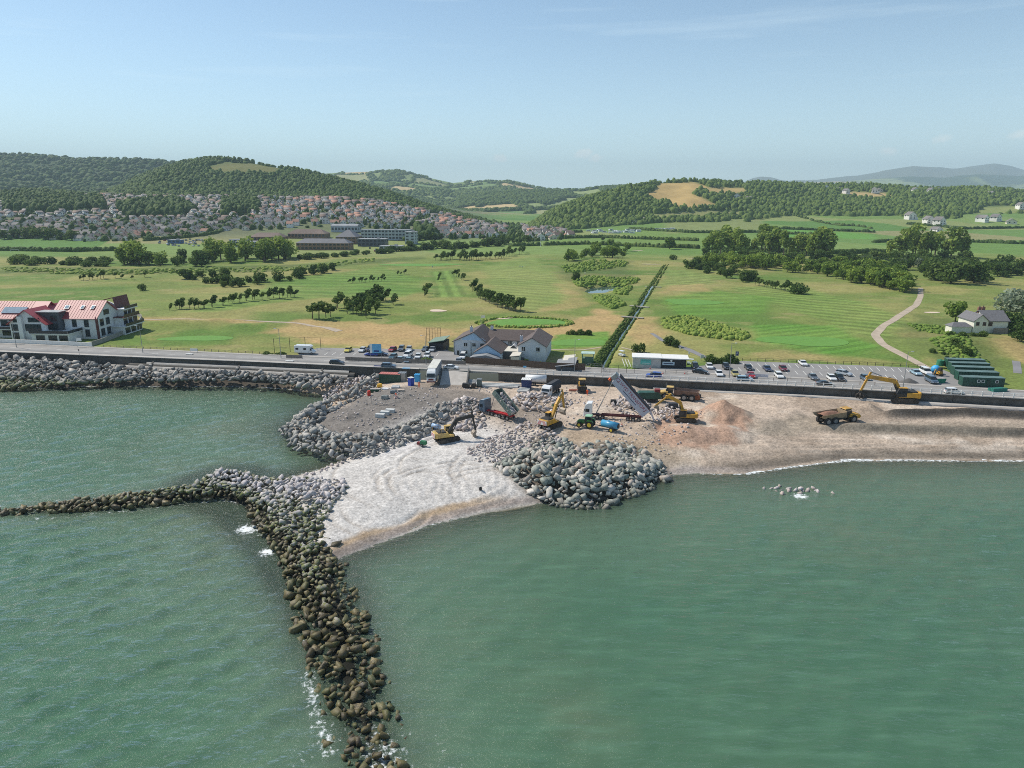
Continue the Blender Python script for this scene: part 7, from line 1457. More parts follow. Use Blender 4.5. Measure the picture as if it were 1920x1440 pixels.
def dumper(loc, rz, label, s=1.0, load=None, hood=None, bodym=None):
    o = empty('dump_truck', tuple(loc), rz, label, 'dump truck'); o.scale = (s, s, s); hd = hood or mYel; bd = bodym or mYelP
    bevel(MB().prism([(1.9, .9), (4.7, .9), (5.0, 1.3), (4.8, 1.75), (3.0, 2.15), (1.9, 2.2)], -1.15, 1.15).build('bonnet', hd, o), .08); MB().box((4.92, 0, 1.2), (.12, 1.5, .55)).build('grille', mBlk, o)
    MB().box((2.6, 0, 1.65), (2.4, 2.9, .12)).build('mudguard', hd, o)
    cb = MB().prism([(.75, 1.3), (2.45, 1.3), (2.6, 2.2), (2.2, 3.25), (.75, 3.25)], -.85, .85).build('cab', mBlk, o); MB().prism([(.85, 2.2), (2.53, 2.2), (2.2, 3.15), (.85, 3.15)], -.88, .88).build('cab_glass', mGlass, cb); MB().box((1.45, 0, 3.25), (1.9, 1.9, .14), top=(.9, .9)).build('cab_roof', hd, cb)
    MB().box((-1.4, 0, .8), (7.4, 1.0, .55)).build('chassis', mBlk, o)
    for x in (2.7, -2.3, -4.25):
        for y in (-1.2, 1.2): wheel(o, x, y, .92, .66, mRim)
    t = MB(); L0, L1 = -5.9, .35
    fl = [(L0, 1.9), (-5.0, 1.55), (L1, 1.45)]
    for sd in (-1, 1): t.add([(L0 - .4, sd * 1.55, 2.55), (L1, sd * 1.55, 2.85), (L1, sd * 1.2, 1.5), (-5.0, sd * 1.2, 1.55), (L0, sd * 1.25, 1.95), (L0 - .4, sd * 1.47, 2.55), (L1, sd * 1.47, 2.85), (L1, sd * 1.1, 1.62), (-5.0, sd * 1.1, 1.67), (L0, sd * 1.15, 2.07)], [(0, 1, 2, 3, 4), (9, 8, 7, 6, 5), (0, 5, 6, 1), (1, 6, 7, 2), (4, 9, 5, 0), (2, 7, 8, 3), (3, 8, 9, 4)])
    t.add([(L1, -1.2, 1.5), (L1, 1.2, 1.5), (-5.0, 1.2, 1.55), (-5.0, -1.2, 1.55), (L0, 1.25, 1.95), (L0, -1.25, 1.95)], [(0, 1, 2, 3), (3, 2, 4, 5)]); t.box((L1 + .05, 0, 1.5), (.12, 3.0, 1.45)); t.box((L1 + .75, 0, 2.9), (1.5, 2.6, .08))
    tb = t.build('dump_body', bd, o)
    if load:
        n1, n2 = 15, 9; V = []
        for j in range(n2):
            for i in range(n1):
                u = i / (n1 - 1); v = j / (n2 - 1); x = L0 + .5 + u * (L1 - L0 - .7); y = (v - .5) * 2.5; V.append((x, y, 2.15 + .85 * (1 - (2 * v - 1) ** 2) * math.sin(math.pi * min(1, .12 + u * .88)) + random.uniform(-.08, .08)))
        mobj('load', fastmesh('load', np.array(V), gridfaces(n2, n1), [load]), o)
    for s_ in (-1, 1): MB().box((4.9, s_ * .9, 1.45), (.14, .3, .22)).build('headlight', mLightH, o); MB().bar((2.3, s_ * 1.0, 2.6), (2.6, s_ * 1.45, 2.9), .05).build('mirror', mBlk, o)
    return o
mSoil = land_soil = mat('brown_soil', S(150, 112, 92), .95, var=.15, scale=2.5, bump=.8)
p, h = place((1535, 797), (1608, 789)); dumper(G(1573, 792), h, 'yellow dump truck loaded with brown soil on the beach', 1.08, mSoil, None, mat('dusty_dump_body', S(160, 140, 112), .8, var=.16, dirt=(S(116, 100, 82), 2.5)))
p, h = place((1318, 752), (1220, 745)); dumper(G(1266, 748), h, 'yellow dump truck with an empty rusty body by the sea wall', 1.0, None, mYelP, mat('rusty_body', S(120, 96, 84), .8, var=.18, dirt=(S(92, 66, 54), 2)))
def cab(o, x, m, h=3.3, l=2.1, w_=2.45, sleeper=True, grille=None):
    """lorry cab whose front stands at x"""
    c = bevel(MB().prism([(x - l, .55), (x - .02, .55), (x, 1.2), (x - .12, 1.75), (x - .38, h - .55), (x - .9, h), (x - l, h + .1)], -w_ / 2, w_ / 2).build('cab', m, o), .08)
    MB().prism([(x - .14, 1.72), (x - .08, 1.75), (x - .34, h - .62), (x - .42, h - .62)], -w_ / 2 + .12, w_ / 2 - .12).build('windscreen', mGlass, c)
    for s in (-1, 1): MB().box((x - 1.0, s * (w_ / 2 + .01), 1.75), (.95, .05, .75)).build('side_window', mGlass, c); MB().box((x - .25, s * (w_ / 2 + .18), 1.9), (.12, .22, .6)).build('mirror', mBlk, c); MB().box((x + .0, s * .9, .75), (.08, .4, .2)).build('headlight', mLightH, c)
    MB().box((x + .01, 0, .95), (.06, 1.5, .5)).build('grille', grille or mBlk, c); MB().box((x - .02, 0, .35), (.2, w_, .35)).build('bumper', grille or m, c); return c
def axles(o, xs, w_=2.4, r=.5):
    for x in xs:
        for s in (-1, 1): wheel(o, x, s * (w_ / 2 - .2), r, .42 if x < 0 else .32)
def tipper(loc, rz, label, cabm, chm, bodym, lb, hb, ang, stones=False, letter=None, cabh=3.5):
    o = empty('tipper_lorry', tuple(loc), rz, label, 'tipper lorry'); tot = lb + 3.2; xf = tot / 2; xr = -tot / 2
    cab(o, xf, cabm, cabh); MB().box(((xf + xr) / 2 - .6, 0, .75), (tot - 2.0, .9, .28)).build('chassis', chm, o)
    for s in (-1, 1): MB().box((xr + lb * .45, s * .42, 1.0), (lb * .9, .16, .22)).build('chassis_rail', chm, o)
    axles(o, [xf - 1.0, xf - 3.4, xr + 1.0, xr + 2.3, xr + 3.6] + ([xf - 4.7] if not stones else [xf - 4.5]))
    hx, hz_ = xr + .15, 1.3; bd = empty('x', (0, 0, 0)); COL.objects.unlink(bd); bpy.data.objects.remove(bd)
    ca, sa = math.cos(ang), math.sin(ang); tr = lambda v: (hx + v[0] * ca - v[2] * sa, v[1], hz_ + v[0] * sa + v[2] * ca)
    def tb(mb, name, m, par=None): mb.v = [tr(v) for v in mb.v]; return mb.build(name, m, par or o)
    w_ = 2.5; body = MB(); body.box((lb / 2, 0, 0), (lb, w_, .14))
    for s in (-1, 1): body.box((lb / 2, s * (w_ / 2 - .04), .14), (lb, .08, hb))
    body.box((lb - .04, 0, .14), (.08, w_ - .17, hb)); bo = tb(body, 'tipping_body', bodym)
    nr = int(lb / .75)
    if stones:
        for k in range(nr):
            for s in (-1, 1): tb(MB().box((.3 + k * .75, s * (w_ / 2 + .04), .1), (.12, .1, hb)), 'rib', bodym, bo)
        for s in (-1, 1): tb(MB().box((lb / 2, s * (w_ / 2 + .03), hb + .1), (lb, .16, .12)), 'top_rail', bodym, bo)
        for k in range(95):
            V, F_ = ROCKV[k % 14]; key = (k % 14, mRub.name)
            if key not in ROCKME: ROCKME[key] = fastmesh('rock', V, F_, [mRub])
            c = mobj('rock', ROCKME[key], o); c.location = tr((random.uniform(.1, lb * .8), random.uniform(-.95, .95), random.uniform(.4, 1.25))); c.scale = [random.uniform(.3, .52)] * 3; c.rotation_euler = (random.random() * 3, random.random() * 3, random.random() * 3)
    else:
        for s in (-1, 1): tb(MB().box((lb / 2, s * (w_ / 2 + .02), hb + .1), (lb, .1, .14)), 'top_rail', mMaroon, bo)
        tb(MB().box((lb / 2, 0, hb + .16), (lb - .3, 1.6, .1)), 'rolled_sheet', mGrime, bo)
        tb(MB().box((lb + .55, 0, .6), (1.0, 2.1, hb - .7)), 'headboard_frame', mSteel, bo); tb(MB().box((lb + .7, 0, -.3), (.5, 1.6, .5)), 'sheet_roller', mOrange, bo)
        tail = MB().bar((0, 0, hb), (.9, 0, .35 - hb * .0 - .6), 2.4, .08); c = MB(); c.bar(tr((0, 0, hb)), (tr((0, 0, hb))[0] - 1.1, 0, .35), 2.4, .08); c.build('tailgate', bodym, o)
    # hydraulic ram from the chassis to the head of the body
    mb4 = MB(); top = Vector(tr((lb - .1, 0, .2))); bot = Vector((xf - 3.0, 0, 1.1)); mid = bot + (top - bot) * .4; mb4.cyl(bot, mid, .13, n=8); mb4.cyl(mid, top, .08, n=8); mb4.build('hydraulic_ram', mSteel, o)
    if letter:
        ms = mat('lettering_crimson', S(150, 24, 60), .5, var=.02); R3 = Matrix(((ca, 0, -sa), (0, 1, 0), (sa, 0, ca)))
        for sd in (1, -1):
            c = text(letter, 1.12, ms, bo, (0, 0, 0), (0, 0, 0)); base = Matrix(((-1, 0, 0), (0, 0, 1), (0, 1, 0))) if sd > 0 else Matrix(((1, 0, 0), (0, 0, -1), (0, 1, 0)))
            M = (R3 @ base).to_4x4(); M.translation = Vector(tr((lb * .52, sd * (w_ / 2 + .012), hb * .68))); c.matrix_local = M
            ln3 = MB(); ln3.box((lb * .5, sd * (w_ / 2 + .004), hb * .3), (lb * .42, .01, .16)); tb(ln3, 'strapline', mat('navy_ink', S(44, 60, 92), .6), bo)
            for xx in (lb * .08, lb * .93): tb(MB().box((xx, sd * (w_ / 2 + .004), hb * .45), (.16, .012, .5), top=(.3, 1)), 'emblem', mMaroon, bo)
    return o
p, h = place((1208, 789), (1092, 782)); tipper((p.x, p.y, p.z), h, 'white tipper lorry with its lettered silver trailer raised high', PAINT['white'], mChas, mat('silver_trailer', S(186, 188, 200), .35, .1, var=.04), 11.2, 2.3, R(47), False, 'CLWYD TRANSPORT', 3.9)
p, h = place((974, 792), (893, 768)); tipper((p.x, p.y, p.z), h, 'blue-grey tipper lorry tipping grey boulders from a ribbed body', PAINT['slate'], mChasR, mat('ribbed_body_green', S(112, 126, 118), .6, var=.1), 7.4, 1.3, R(38), True, None, 3.7)
# curtain-side lorry parked on the ramp
p, h = place((822, 700), (806, 727)); lo = empty('box_lorry', (p.x, p.y, p.z), h, 'parked articulated lorry with a white cab and grey curtain sides', 'lorry'); cab(lo, 6.2, PAINT['white'], 3.5, 2.2, 2.5, True, PAINT['maroon'])
MB().box((-1.6, 0, 1.15), (11.0, 2.55, 2.85)).build('curtain_body', mat('grey_curtain', S(150, 152, 156), .7), lo); MB().box((-1.6, 0, 4.0), (11.1, 2.6, .08)).build('roof', mat('pale_lorry_roof', S(206, 204, 194), .7), lo); MB().box((-1, 0, .75), (11, 1.0, .3)).build('chassis', mBlk, lo)
MB().prism([(4.0, 3.5), (5.3, 3.4), (4.2, 4.0)], -1.1, 1.1).build('wind_deflector', PAINT['white'], lo); axles(lo, [5.2, 2.6, -3.2, -4.5, -5.8], 2.5)
# white lorry with a dark sheeted body
p, h = place((1044, 733), (1022, 745)); lo = empty('sheeted_lorry', (p.x, p.y, p.z), h, 'white-cabbed lorry with a black sheeted body', 'lorry'); cab(lo, 4.0, PAINT['white'], 3.0); MB().prism([(-1.2, 1.1), (1.2, 1.1), (1.2, 2.5), (.6, 3.3), (-.6, 3.3), (-1.2, 2.5)], -4.2, 1.6).build('sheeted_body', mGrime, lo)
r_ = lo.children[-1]; 
for v in r_.data.vertices: v.co = (v.co.y, v.co.x, v.co.z)
r_.data.flip_normals(); MB().box((-.4, 0, .75), (7.6, 1.0, .3)).build('chassis', mBlk, lo); axles(lo, [3.0, -1.6, -2.9])
for k in range(4): MB().box((-3.6 + k * 1.5, 0, 1.05), (.1, 2.5, 1.4)).build('body_rib', mBlk, lo)
# white tank behind it
q = G(1005, 722); o = empty('tank_trailer', (q.x, q.y, q.z), R(-8), 'white tank trailer against the wall behind the blue container', 'tanker'); MB().cyl((-3, 0, 1.9), (3, 0, 1.9), 1.15, n=18).build('tank', PAINT['white'], o, True); MB().box((0, 0, .7), (5.8, 1.2, .25)).build('chassis', mBlk, o); axles(o, [-1.6, -.4])
# tractor and bowser
p, h = place((1112, 800), (1090, 797)); p = G(1101, 801); tr_ = empty('tractor', tuple(p), h, 'green farm tractor with yellow wheels and a pale green cab roof', 'tractor'); mJG = mat('tractor_green', S(48, 112, 52), .4, var=.06)
bevel(MB().prism([(.3, .9), (2.3, .9), (2.4, 1.5), (2.0, 1.75), (.3, 1.85)], -.42, .42).build('bonnet', mJG, tr_), .05); cb = MB().prism([(-1.1, 1.1), (.35, 1.1), (.5, 1.8), (.3, 2.85), (-1.0, 2.85)], -.72, .72).build('cab', mBlk, tr_); MB().prism([(-1.02, 1.7), (.42, 1.8), (.28, 2.78), (-.95, 2.78)], -.75, .75).build('cab_glass', mGlass, cb); MB().box((-.35, 0, 2.85), (1.7, 1.7, .16), top=(.9, .9)).build('cab_roof', mat('pale_green_cab_roof', S(150, 190, 156), .5), cb)
for s in (-1, 1): wheel(tr_, -.75, s * .95, .95, .5, mRimY); wheel(tr_, 1.75, s * .85, .66, .4, mRimY); MB().prism([(-1.7, 1.5), (-1.3, 2.0), (-.2, 2.0), (.2, 1.5), (-.2, 1.8), (-1.3, 1.8)], s * .95 - .26, s * .95 + .26).build('mudguard', mJG, tr_)
p, h = place((1160, 812), (1126, 803)); bw = empty('bowser', (p.x, p.y, p.z), h, 'blue cylindrical slurry tank trailer behind the tractor', 'tank trailer'); mBT = mat('bowser_blue', S(74, 152, 190), .35, var=.06); MB().cyl((-2.2, 0, 1.55), (2.0, 0, 1.55), .8, n=18).build('tank', mBT, bw, True); MB().box((.2, 0, .7), (4.8, .7, .2)).build('frame', mBlk, bw); MB().bar((2.4, 0, .75), (3.6, 0, .7), .14).build('drawbar', mBlk, bw); MB().cyl((.2, 0, 2.3), (.2, 0, 2.5), .3, n=10).build('hatch', mBT, bw); MB().cyl((-2.2, 0, 1.55), (-2.35, 0, 1.55), .5, n=12).build('end_valve', mDarkM, bw)
for s in (-1, 1): wheel(bw, -1.0, s * 1.0, .6, .42, mRimY)
# yellow wheel loader seen from the front, under its canopy
q = G(1091, 733); o = empty('wheel_loader', tuple(q), R(-92), 'yellow loading shovel with its black bucket towards the beach', 'wheel loader'); MB().box((-1.2, 0, .9), (3.4, 1.7, 1.2), top=(.95, .9)).build('body', mYel, o); c = MB().box((.2, 0, 1.9), (1.4, 1.4, 1.5), top=(.9, .9)).build('cab', mBlk, o); MB().box((.2, 0, 2.2), (1.44, 1.3, 1.0)).build('cab_glass', mGlass, c); MB().box((.2, 0, 3.4), (1.9, 1.9, .2)).build('canopy', mYelP, c)
for s in (-1, 1):
    wheel(o, -1.9, s * .95, .75, .5); wheel(o, 1.0, s * .95, .75, .5); MB().bar((.6, s * .6, 1.6), (2.2, s * .6, 1.2), .2, .35).build('lift_arm', mYelP, o)
MB().prism([(2.1, .3), (3.1, .2), (3.0, .45), (2.5, .6), (2.4, 1.5), (2.9, 1.9), (2.3, 1.95), (2.0, 1.2)], -1.25, 1.25).build('bucket', mBlk, o)
# covered green vehicle behind the raised trailer
q = G(1213, 752); o = empty('screening_plant', tuple(q), R(175), 'dark green covered screening machine behind the raised trailer', 'machine'); MB().prism([(-3.4, .9), (3.0, .9), (3.2, 1.6), (2.2, 2.6), (-2.8, 2.7), (-3.6, 1.8)], -1.15, 1.15).build('hood', mContG, o); MB().box((-2.6, 0, 2.6), (1.4, 1.6, .8)).build('engine_box', mat('rust_red', S(120, 44, 44), .7), o); MB().box((0, -1.2, 1.2), (1.2, .08, .9)).build('panel', mSteel, o); MB().box((0, 0, .45), (5.6, 1.6, .5)).build('frame', mBlk, o)
for s in (-1, 1): MB().prism([(-1.9, 0), (-2.2, .4), (-1.8, .8), (1.8, .8), (2.2, .4), (1.9, 0)], s * .95 - .22, s * .95 + .22).build('track', mTrack, o)
# two orange machine parts on the beach by the rusty dumper
q = G(1305, 747); o = empty('breaker_plant', tuple(q), R(-5), 'rusty orange bucket attachments lying behind the empty dump truck', 'attachment')
for x in (-.9, 1.2): MB().prism([(-.8, 0), (.7, 0), (.8, .9), (.2, 1.3), (-.7, 1.0)], x * .0 - .7 + x, x + .7).build('bucket_shell', mat('rust_orange', S(176, 100, 62), .7, var=.15), o)
MB().box((.2, .9, .0), (2.4, .7, .9)).build('bracket', mBlk, o)
# dark rollers / engines on the site edge
q = G(880, 727); o = empty('compressor', tuple(q), R(-10), 'dark engine unit and drum standing below the wall gap', 'machine'); MB().box((-1, 0, .2), (2.0, 1.3, 1.1), top=(.9, .9)).build('engine_box', mBlk, o); MB().cyl((1.3, -.6, .7), (1.3, .6, .7), .7, n=14).build('drum', mTrack, o); MB().box((0, 0, 0), (3.4, .6, .25)).build('frame', mBlk, o)
q = G(899, 725); o = empty('lighting_tower', tuple(q), R(-10), 'upright grey-green plant cabinet beside the drum', 'machine'); MB().box((0, 0, .3), (1.3, 1.1, 1.9)).build('cabinet', mat('grey_green', S(96, 108, 104), .6), o); MB().box((0, 0, 2.2), (1.4, 1.2, .12)).build('lid', mSteel, o); MB().box((0, 0, 0), (1.5, 1.2, .3)).build('skid', mBlk, o)
q = G(792, 836); o = empty('water_pump', tuple(q), R(-20), 'small green pump unit on the white gravel', 'pump'); MB().box((.3, 0, .45), (1.5, .9, .8), top=(.85, .85)).build('housing', mat('pump_green', S(48, 120, 78), .5), o); MB().box((-.7, 0, .25), (1.0, .7, .6)).build('engine', mat('rust_red', S(120, 44, 44), .7), o); MB().bar((-1.2, 0, .35), (-2.2, .2, .1), .09).build('drawbar', mBlk, o)
for s in (-1, 1): wheel(o, .1, s * .5, .3, .16)
# sheet board on legs, blue tank, sand bag heap, scrap
q = G(827, 795); o = empty('notice_board', tuple(q), R(-15), 'square grey board on two posts among the stones', 'board'); MB().box((0, 0, 1.6), (1.3, .08, 1.4)).build('panel', mat('grey_board', S(150, 156, 160), .6), o)
for x in (-.45, .45): MB().cyl((x, .06, 0), (x, .06, 3.0), .04, n=6).build('leg', mSteel, o)
q = G(818, 806); o = empty('fuel_tank', tuple(q + Vector((0, 0, .1))), R(-25), 'pale blue fuel tank behind the chevron excavator', 'tank'); MB().cyl((-1.1, 0, .9), (1.1, 0, .7), .55, n=14).build('tank', mat('pale_blue_tank', S(150, 176, 206), .4), o, True)
for x in (-.6, .6): MB().box((x, 0, -.2), (.2, 1.0, .75)).build('cradle', mBlk, o)
# stacks of white kerb blocks on the platform
mBlock = mat('white_block', S(206, 206, 202), .8, var=.06)
for i, (px, py, lb) in enumerate(((713, 782, 'front stack of pale concrete blocks on the dark platform'), (722, 777, 'middle stack of pale concrete blocks on the dark platform'), (732, 773, 'rear stack of pale concrete blocks on the dark platform'))):
    q = G(px, py); o = empty('block_stack', tuple(q), R(-12), lb, 'block stack', 'stacks of blocks'); bl = MB().box((0, 0, 0), (2.3, .5, .42)).mesh('block', mBlock)
    for k in range(2):
        for j in range(2): c = mobj('block', bl, o); c.location = (0, -.3 + j * .56, k * .46)
# long white beams stacked under the wall gap
for px, py, l, lb in ((868, 717, 7.5, 'upper row of long white concrete beams by the wall gap'), (930, 724, 13, 'long white concrete beams laid before the wall'), (980, 733, 3, 'short pale slabs beside the blue container')):
    q = G(px, py); o = empty('beam_stack', tuple(q), R(-8), lb, 'beams')
    for k in range(4): MB().box((k * .15, -1.0 + k * .65, 0), (l, .5, .45 + .2 * (k % 2))).build('beam', mBlock, o)
# site ramp through the wall gap
gx0 = (GAP0 + GAP1) / 2 - 4; wy0 = float(wallY(gx0)); tag(MB().prism([(-12, 3.2), (.5, 5.98), (.5, 3.0), (-12, 3.0)], -3.8, 3.8).build('site_ramp', mConcL), kind='structure'); r_ = bpy.data.objects['site_ramp']
for v in r_.data.vertices: v.co = (v.co.y, v.co.x, v.co.z)
r_.data.flip_normals(); r_.location = (gx0, wy0, 0)
for dx in (-4.1, 4.1):
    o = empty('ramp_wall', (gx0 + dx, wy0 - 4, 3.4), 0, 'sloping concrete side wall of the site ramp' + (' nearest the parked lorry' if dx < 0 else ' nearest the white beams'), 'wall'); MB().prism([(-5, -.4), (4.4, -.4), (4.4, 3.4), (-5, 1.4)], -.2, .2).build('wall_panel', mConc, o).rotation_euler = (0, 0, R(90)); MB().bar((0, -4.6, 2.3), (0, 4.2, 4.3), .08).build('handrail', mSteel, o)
# debris yard by the green container
DEB = [((725, 730), 2.6, 1.4, .5, 'white sheet-wrapped pallet in the debris yard', 'pallet', S(224, 226, 226)), ((742, 727), 2.2, 1.4, .6, 'second white wrapped pallet beside the container', 'pallet', S(214, 212, 208)), ((752, 733), 1.8, 1.2, .5, 'pale timber pallet at the yard edge', 'pallet', S(196, 178, 160)), ((712, 726), 1.4, 1.2, .9, 'yellow plastic drum crate by the green container', 'crate', S(226, 176, 60)), ((704, 735), 3.2, 1.4, 1.0, 'dark green skip full of scrap at the yard edge', 'skip', S(36, 78, 58)), ((738, 737), 1.6, 1.2, .7, 'grey plastic bin among the yard debris', 'bin', S(110, 116, 120)), ((692, 742), .9, .8, 1.3, 'bright red barrel cabinet at the tip of the yard', 'cabinet', S(216, 60, 40)), ((722, 748), 1.8, 1.2, .9, 'dull grey crate inside the mesh site fence', 'crate', S(140, 144, 140)), ((744, 746), 1.6, 1.0, .8, 'pinkish rubble bag inside the mesh site fence', 'bag', S(190, 160, 150)),
       ((1040, 752), 2.2, 1.2, .9, 'rust-brown steel skip among the pale stone', 'skip', S(136, 94, 66)), ((1000, 748), 2.4, 1.2, .8, 'rusty plate box on the stone heap', 'scrap', S(140, 100, 70)), ((1042, 762), 1.9, 1.2, .8, 'green machine box between scrap and excavator arm', 'machine', S(56, 104, 70)), ((1150, 758), 1.6, 1.1, 1.1, 'black engine part standing beside the stone scatter', 'scrap', S(40, 40, 42)), ((1190, 766), 3.2, 1.6, .9, 'dark heap of netting under the raised trailer', 'netting', S(54, 54, 58)), ((1262, 765), 2.6, 1.5, 1.3, 'dark steel plates leaning by the loading excavator', 'scrap', S(66, 68, 74)), ((1075, 733), 2.4, 1.3, .5, 'stack of red timber beside the loading shovel', 'timber', S(170, 110, 92)), ((1245, 742), 1.8, 1.2, .6, 'blue crate under the front of the empty dump truck', 'crate', S(50, 70, 150)),
       ((901, 919), .55, .4, .5, 'small black box left alone on the white gravel', 'box', S(26, 26, 28)), ((1130, 808), 2.6, .5, .25, 'loose pale planks lying behind the tractor', 'planks', S(196, 186, 172)), ((1668, 712), 4.5, 2.6, .8, 'dark tarmac heap at the car park edge behind the excavator', 'heap', S(70, 68, 66)), ((1703, 717), 5.5, 3.0, 1.4, 'grey cone-shaped gravel heap beside the lamp post', 'heap', S(104, 100, 96)), ((1758, 717), 3.8, 1.6, 1.2, 'green mesh skip beside the site cabins', 'skip', S(40, 128, 104)), ((1762, 686), 2.4, 1.6, 1.8, 'green rounded water tank behind the site cabins', 'tank', S(52, 128, 96)), ((1870, 733), 4.2, 2.0, 1.0, 'teal sheeted stack before the frontmost cabin', 'stack', S(44, 120, 106))]
def clutter(pos, w_, d, h, label, cat, c, rz):
    nm = cat.replace(' ', '_'); o = empty(nm, tuple(pos), rz, label, cat); m = mat('clutter_%d_%d_%d' % tuple(int(v * 999) for v in c), c, .75, var=.12, bump=.15)
    if cat in ('heap', 'netting', 'bag'):
        n1, n2 = 13, 9; V = np.array([((i / 12 - .5) * w_, (j / 8 - .5) * d, h * max(0, 1 - math.hypot(i / 6 - 1, j / 4 - 1)) ** .8 + random.uniform(-.06, .06) * h - .05) for j in range(n2) for i in range(n1)]); mobj('mound', fastmesh('mound', V, gridfaces(n2, n1), [m], True), o); MB().box((0, 0, -.15), (w_ * .6, d * .5, .2)).build('base', m, o)
    elif cat == 'skip':
        b_ = MB(); b_.prism([(-w_ / 2 + .3, 0), (w_ / 2 - .3, 0), (w_ / 2, h), (-w_ / 2, h)], -d / 2, d / 2).build('shell', m, o); MB().box((0, 0, h - .02), (w_ * .9, d * .86, .1)).build('contents', mRub, o)
        for s in (-1, 1): MB().box((0, s * d / 2, h - .08), (w_, .1, .1)).build('rim', m, o)
    elif cat in ('pallet', 'timber', 'planks', 'stack'):
        n = 4
        for k in range(n): MB().box((0, -d / 2 + (k + .5) * d / n, .0), (w_, d / n * .8, h * random.uniform(.7, 1.0))).build('plank' if cat != 'pallet' else 'wrapped_load', m, o)
        MB().box((0, 0, -.1), (w_ * .95, d * .95, .12)).build('base', mTimberG, o)
    elif cat == 'tank': MB().cyl((0, 0, .1), (0, 0, h), w_ * .45, w_ * .42, 16).build('shell', m, o); MB().cyl((0, 0, h), (0, 0, h + .25), .4, .3, 10).build('lid', m, o)
    else:
        bevel(MB().box((0, 0, .08), (w_, d, h), top=(.92, .92)).build('shell', m, o), .05); MB().box((0, 0, 0), (w_ * .9, d * .9, .1)).build('base', mDarkM, o); MB().box((w_ * .1, 0, h + .08), (w_ * .5, d * .6, .08)).build('lid', m, o)
    return o
for (px, py), w_, d, h, lb, cat, c in DEB:
    if px > 1655: q = Vector((*P(px, py, 5.975), 5.975))
    else: q = G(px, py)
    clutter(q, w_, d, h, lb, cat, c, R(random.uniform(-30, 15)))
for px, py, lb in ((1724, 703, 'x'),): pass
o = empty('ball_tank', (*P(1753, 700, 5.975), 5.975), 0, 'round sky-blue water tank near the white van', 'tank'); s_ = MB()
V = [(1.25 * math.cos(a) * math.sin(b_), 1.25 * math.sin(a) * math.sin(b_), 1.25 + 1.25 * math.cos(b_)) for b_ in np.linspace(.05, math.pi - .05, 10) for a in np.linspace(0, 2 * math.pi, 17)[:-1]]; F_ = [(r * 16 + c, r * 16 + (c + 1) % 16, (r + 1) * 16 + (c + 1) % 16, (r + 1) * 16 + c) for r in range(9) for c in range(16)]
s_.add(V, F_); s_.build('shell', mat('sky_blue_plastic', S(70, 170, 225), .5), o, True); MB().cyl((0, 0, 0), (0, 0, .35), .7, n=12).build('stand', mDarkM, o)
q = P(1761, 704, 5.975); o = empty('mini_digger', (*q, 5.975), R(200), 'small yellow digger beside the round blue tank', 'digger'); MB().box((0, 0, .5), (1.4, 1.1, .8), top=(.9, .9)).build('body', mYel, o); MB().box((-.1, 0, 1.3), (.9, .9, 1.0), top=(.9, .9)).build('cab', mBlk, o); MB().bar((.6, 0, 1.0), (1.8, 0, 2.0), .16, .2).build('boom', mYel, o); MB().bar((1.8, 0, 2.05), (2.3, 0, .8), .14, .16).build('stick', mYel, o); MB().prism([(2.2, .8), (2.5, .5), (2.2, .2), (1.95, .4)], -.25, .25).build('bucket', mBlk, o)
for s in (-1, 1): MB().box((0, s * .5, 0), (1.7, .3, .45)).build('track', mTrack, o)
# golf buggies
for px, py, rz, lb in ((1166, 668, -60, 'white golf buggy with a roof beside the ditch'), (1295, 684, -20, 'golf buggy with a white roof beside the hut'), (872, 668, -50, 'small red and white buggy outside the clubhouse wall')):
    q = G(px, py); o = empty('golf_buggy', tuple(q), R(rz), lb, 'golf buggy'); MB().prism([(-1.1, .3), (1.2, .3), (1.2, .75), (.6, .9), (.4, .55), (-.3, .55), (-.4, .85), (-1.1, .85)], -.58, .58).build('body', PAINT['white'], o); MB().box((-.1, 0, 1.8), (1.9, 1.2, .08)).build('roof', PAINT['white'], o)
    for x in (-.9, .7):
        for y in (-.5, .5): MB().cyl((x, y, .8), (x, y, 1.8), .03, n=5).build('post', mBlk, o); wheel(o, x, y * 1.1, .24, .16)
# signs, boards, cones
def sign(px, py, w_, h, z, label, m, rz=-8, posts=2, lvl=None, name='sign', rows=()):
    q = G(px, py) if lvl is None else Vector((*P(px, py, lvl), lvl)); o = empty(name, tuple(q), R(rz), label, 'sign'); p_ = MB().box((0, 0, z), (w_, .06, h)).build('panel', m, o)
    for i in range(posts): x = 0 if posts == 1 else (-w_ / 2 + .1 + i * (w_ - .2)); MB().cyl((x, .06, 0), (x, .06, z + h), .045, n=6).build('post', mSteel, o)
    for t_, sz, zz, mm in rows: text(t_, sz, mm, p_, (0, -.035, zz), (R(90), 0, 0))
    return o
mNavy = mat('navy_sign', S(36, 50, 120), .5, var=.03); mSkyS = mat('sky_sign', S(110, 178, 216), .5, var=.06)
sign(705, 671, 3.8, 3.0, 1.6, 'large sky-blue billboard with a white edge in the left car park', mSkyS, -4, 2, 6.0); o = bpy.data.objects['sign']; MB().box((-1.5, -.04, 1.6), (.8, .03, 3.0)).build('white_band', mWhite, o.children[0]); MB().box((.3, -.04, 2.0), (1.6, .03, .5)).build('blue_band', mNavy, o.children[0])
sign(1381, 676, 1.0, 1.4, 1.6, 'dark blue parking board behind the shrub island', mNavy, -8, 2, None, 'sign', (('P', 1.0, 2.3, mWhite),))
sign(1378 + 40, 708, 6.5, .9, .2, 'pale printed banner tied low along the verge', mat('pale_banner', S(214, 206, 210), .7, var=.2, scale=3), -10, 3, 6.1, 'banner')
sign(364, 661, 2.6, .9, .5, 'white notice board on the fence beside the left green', mWhite, -8, 2, 6.0, 'sign', ())
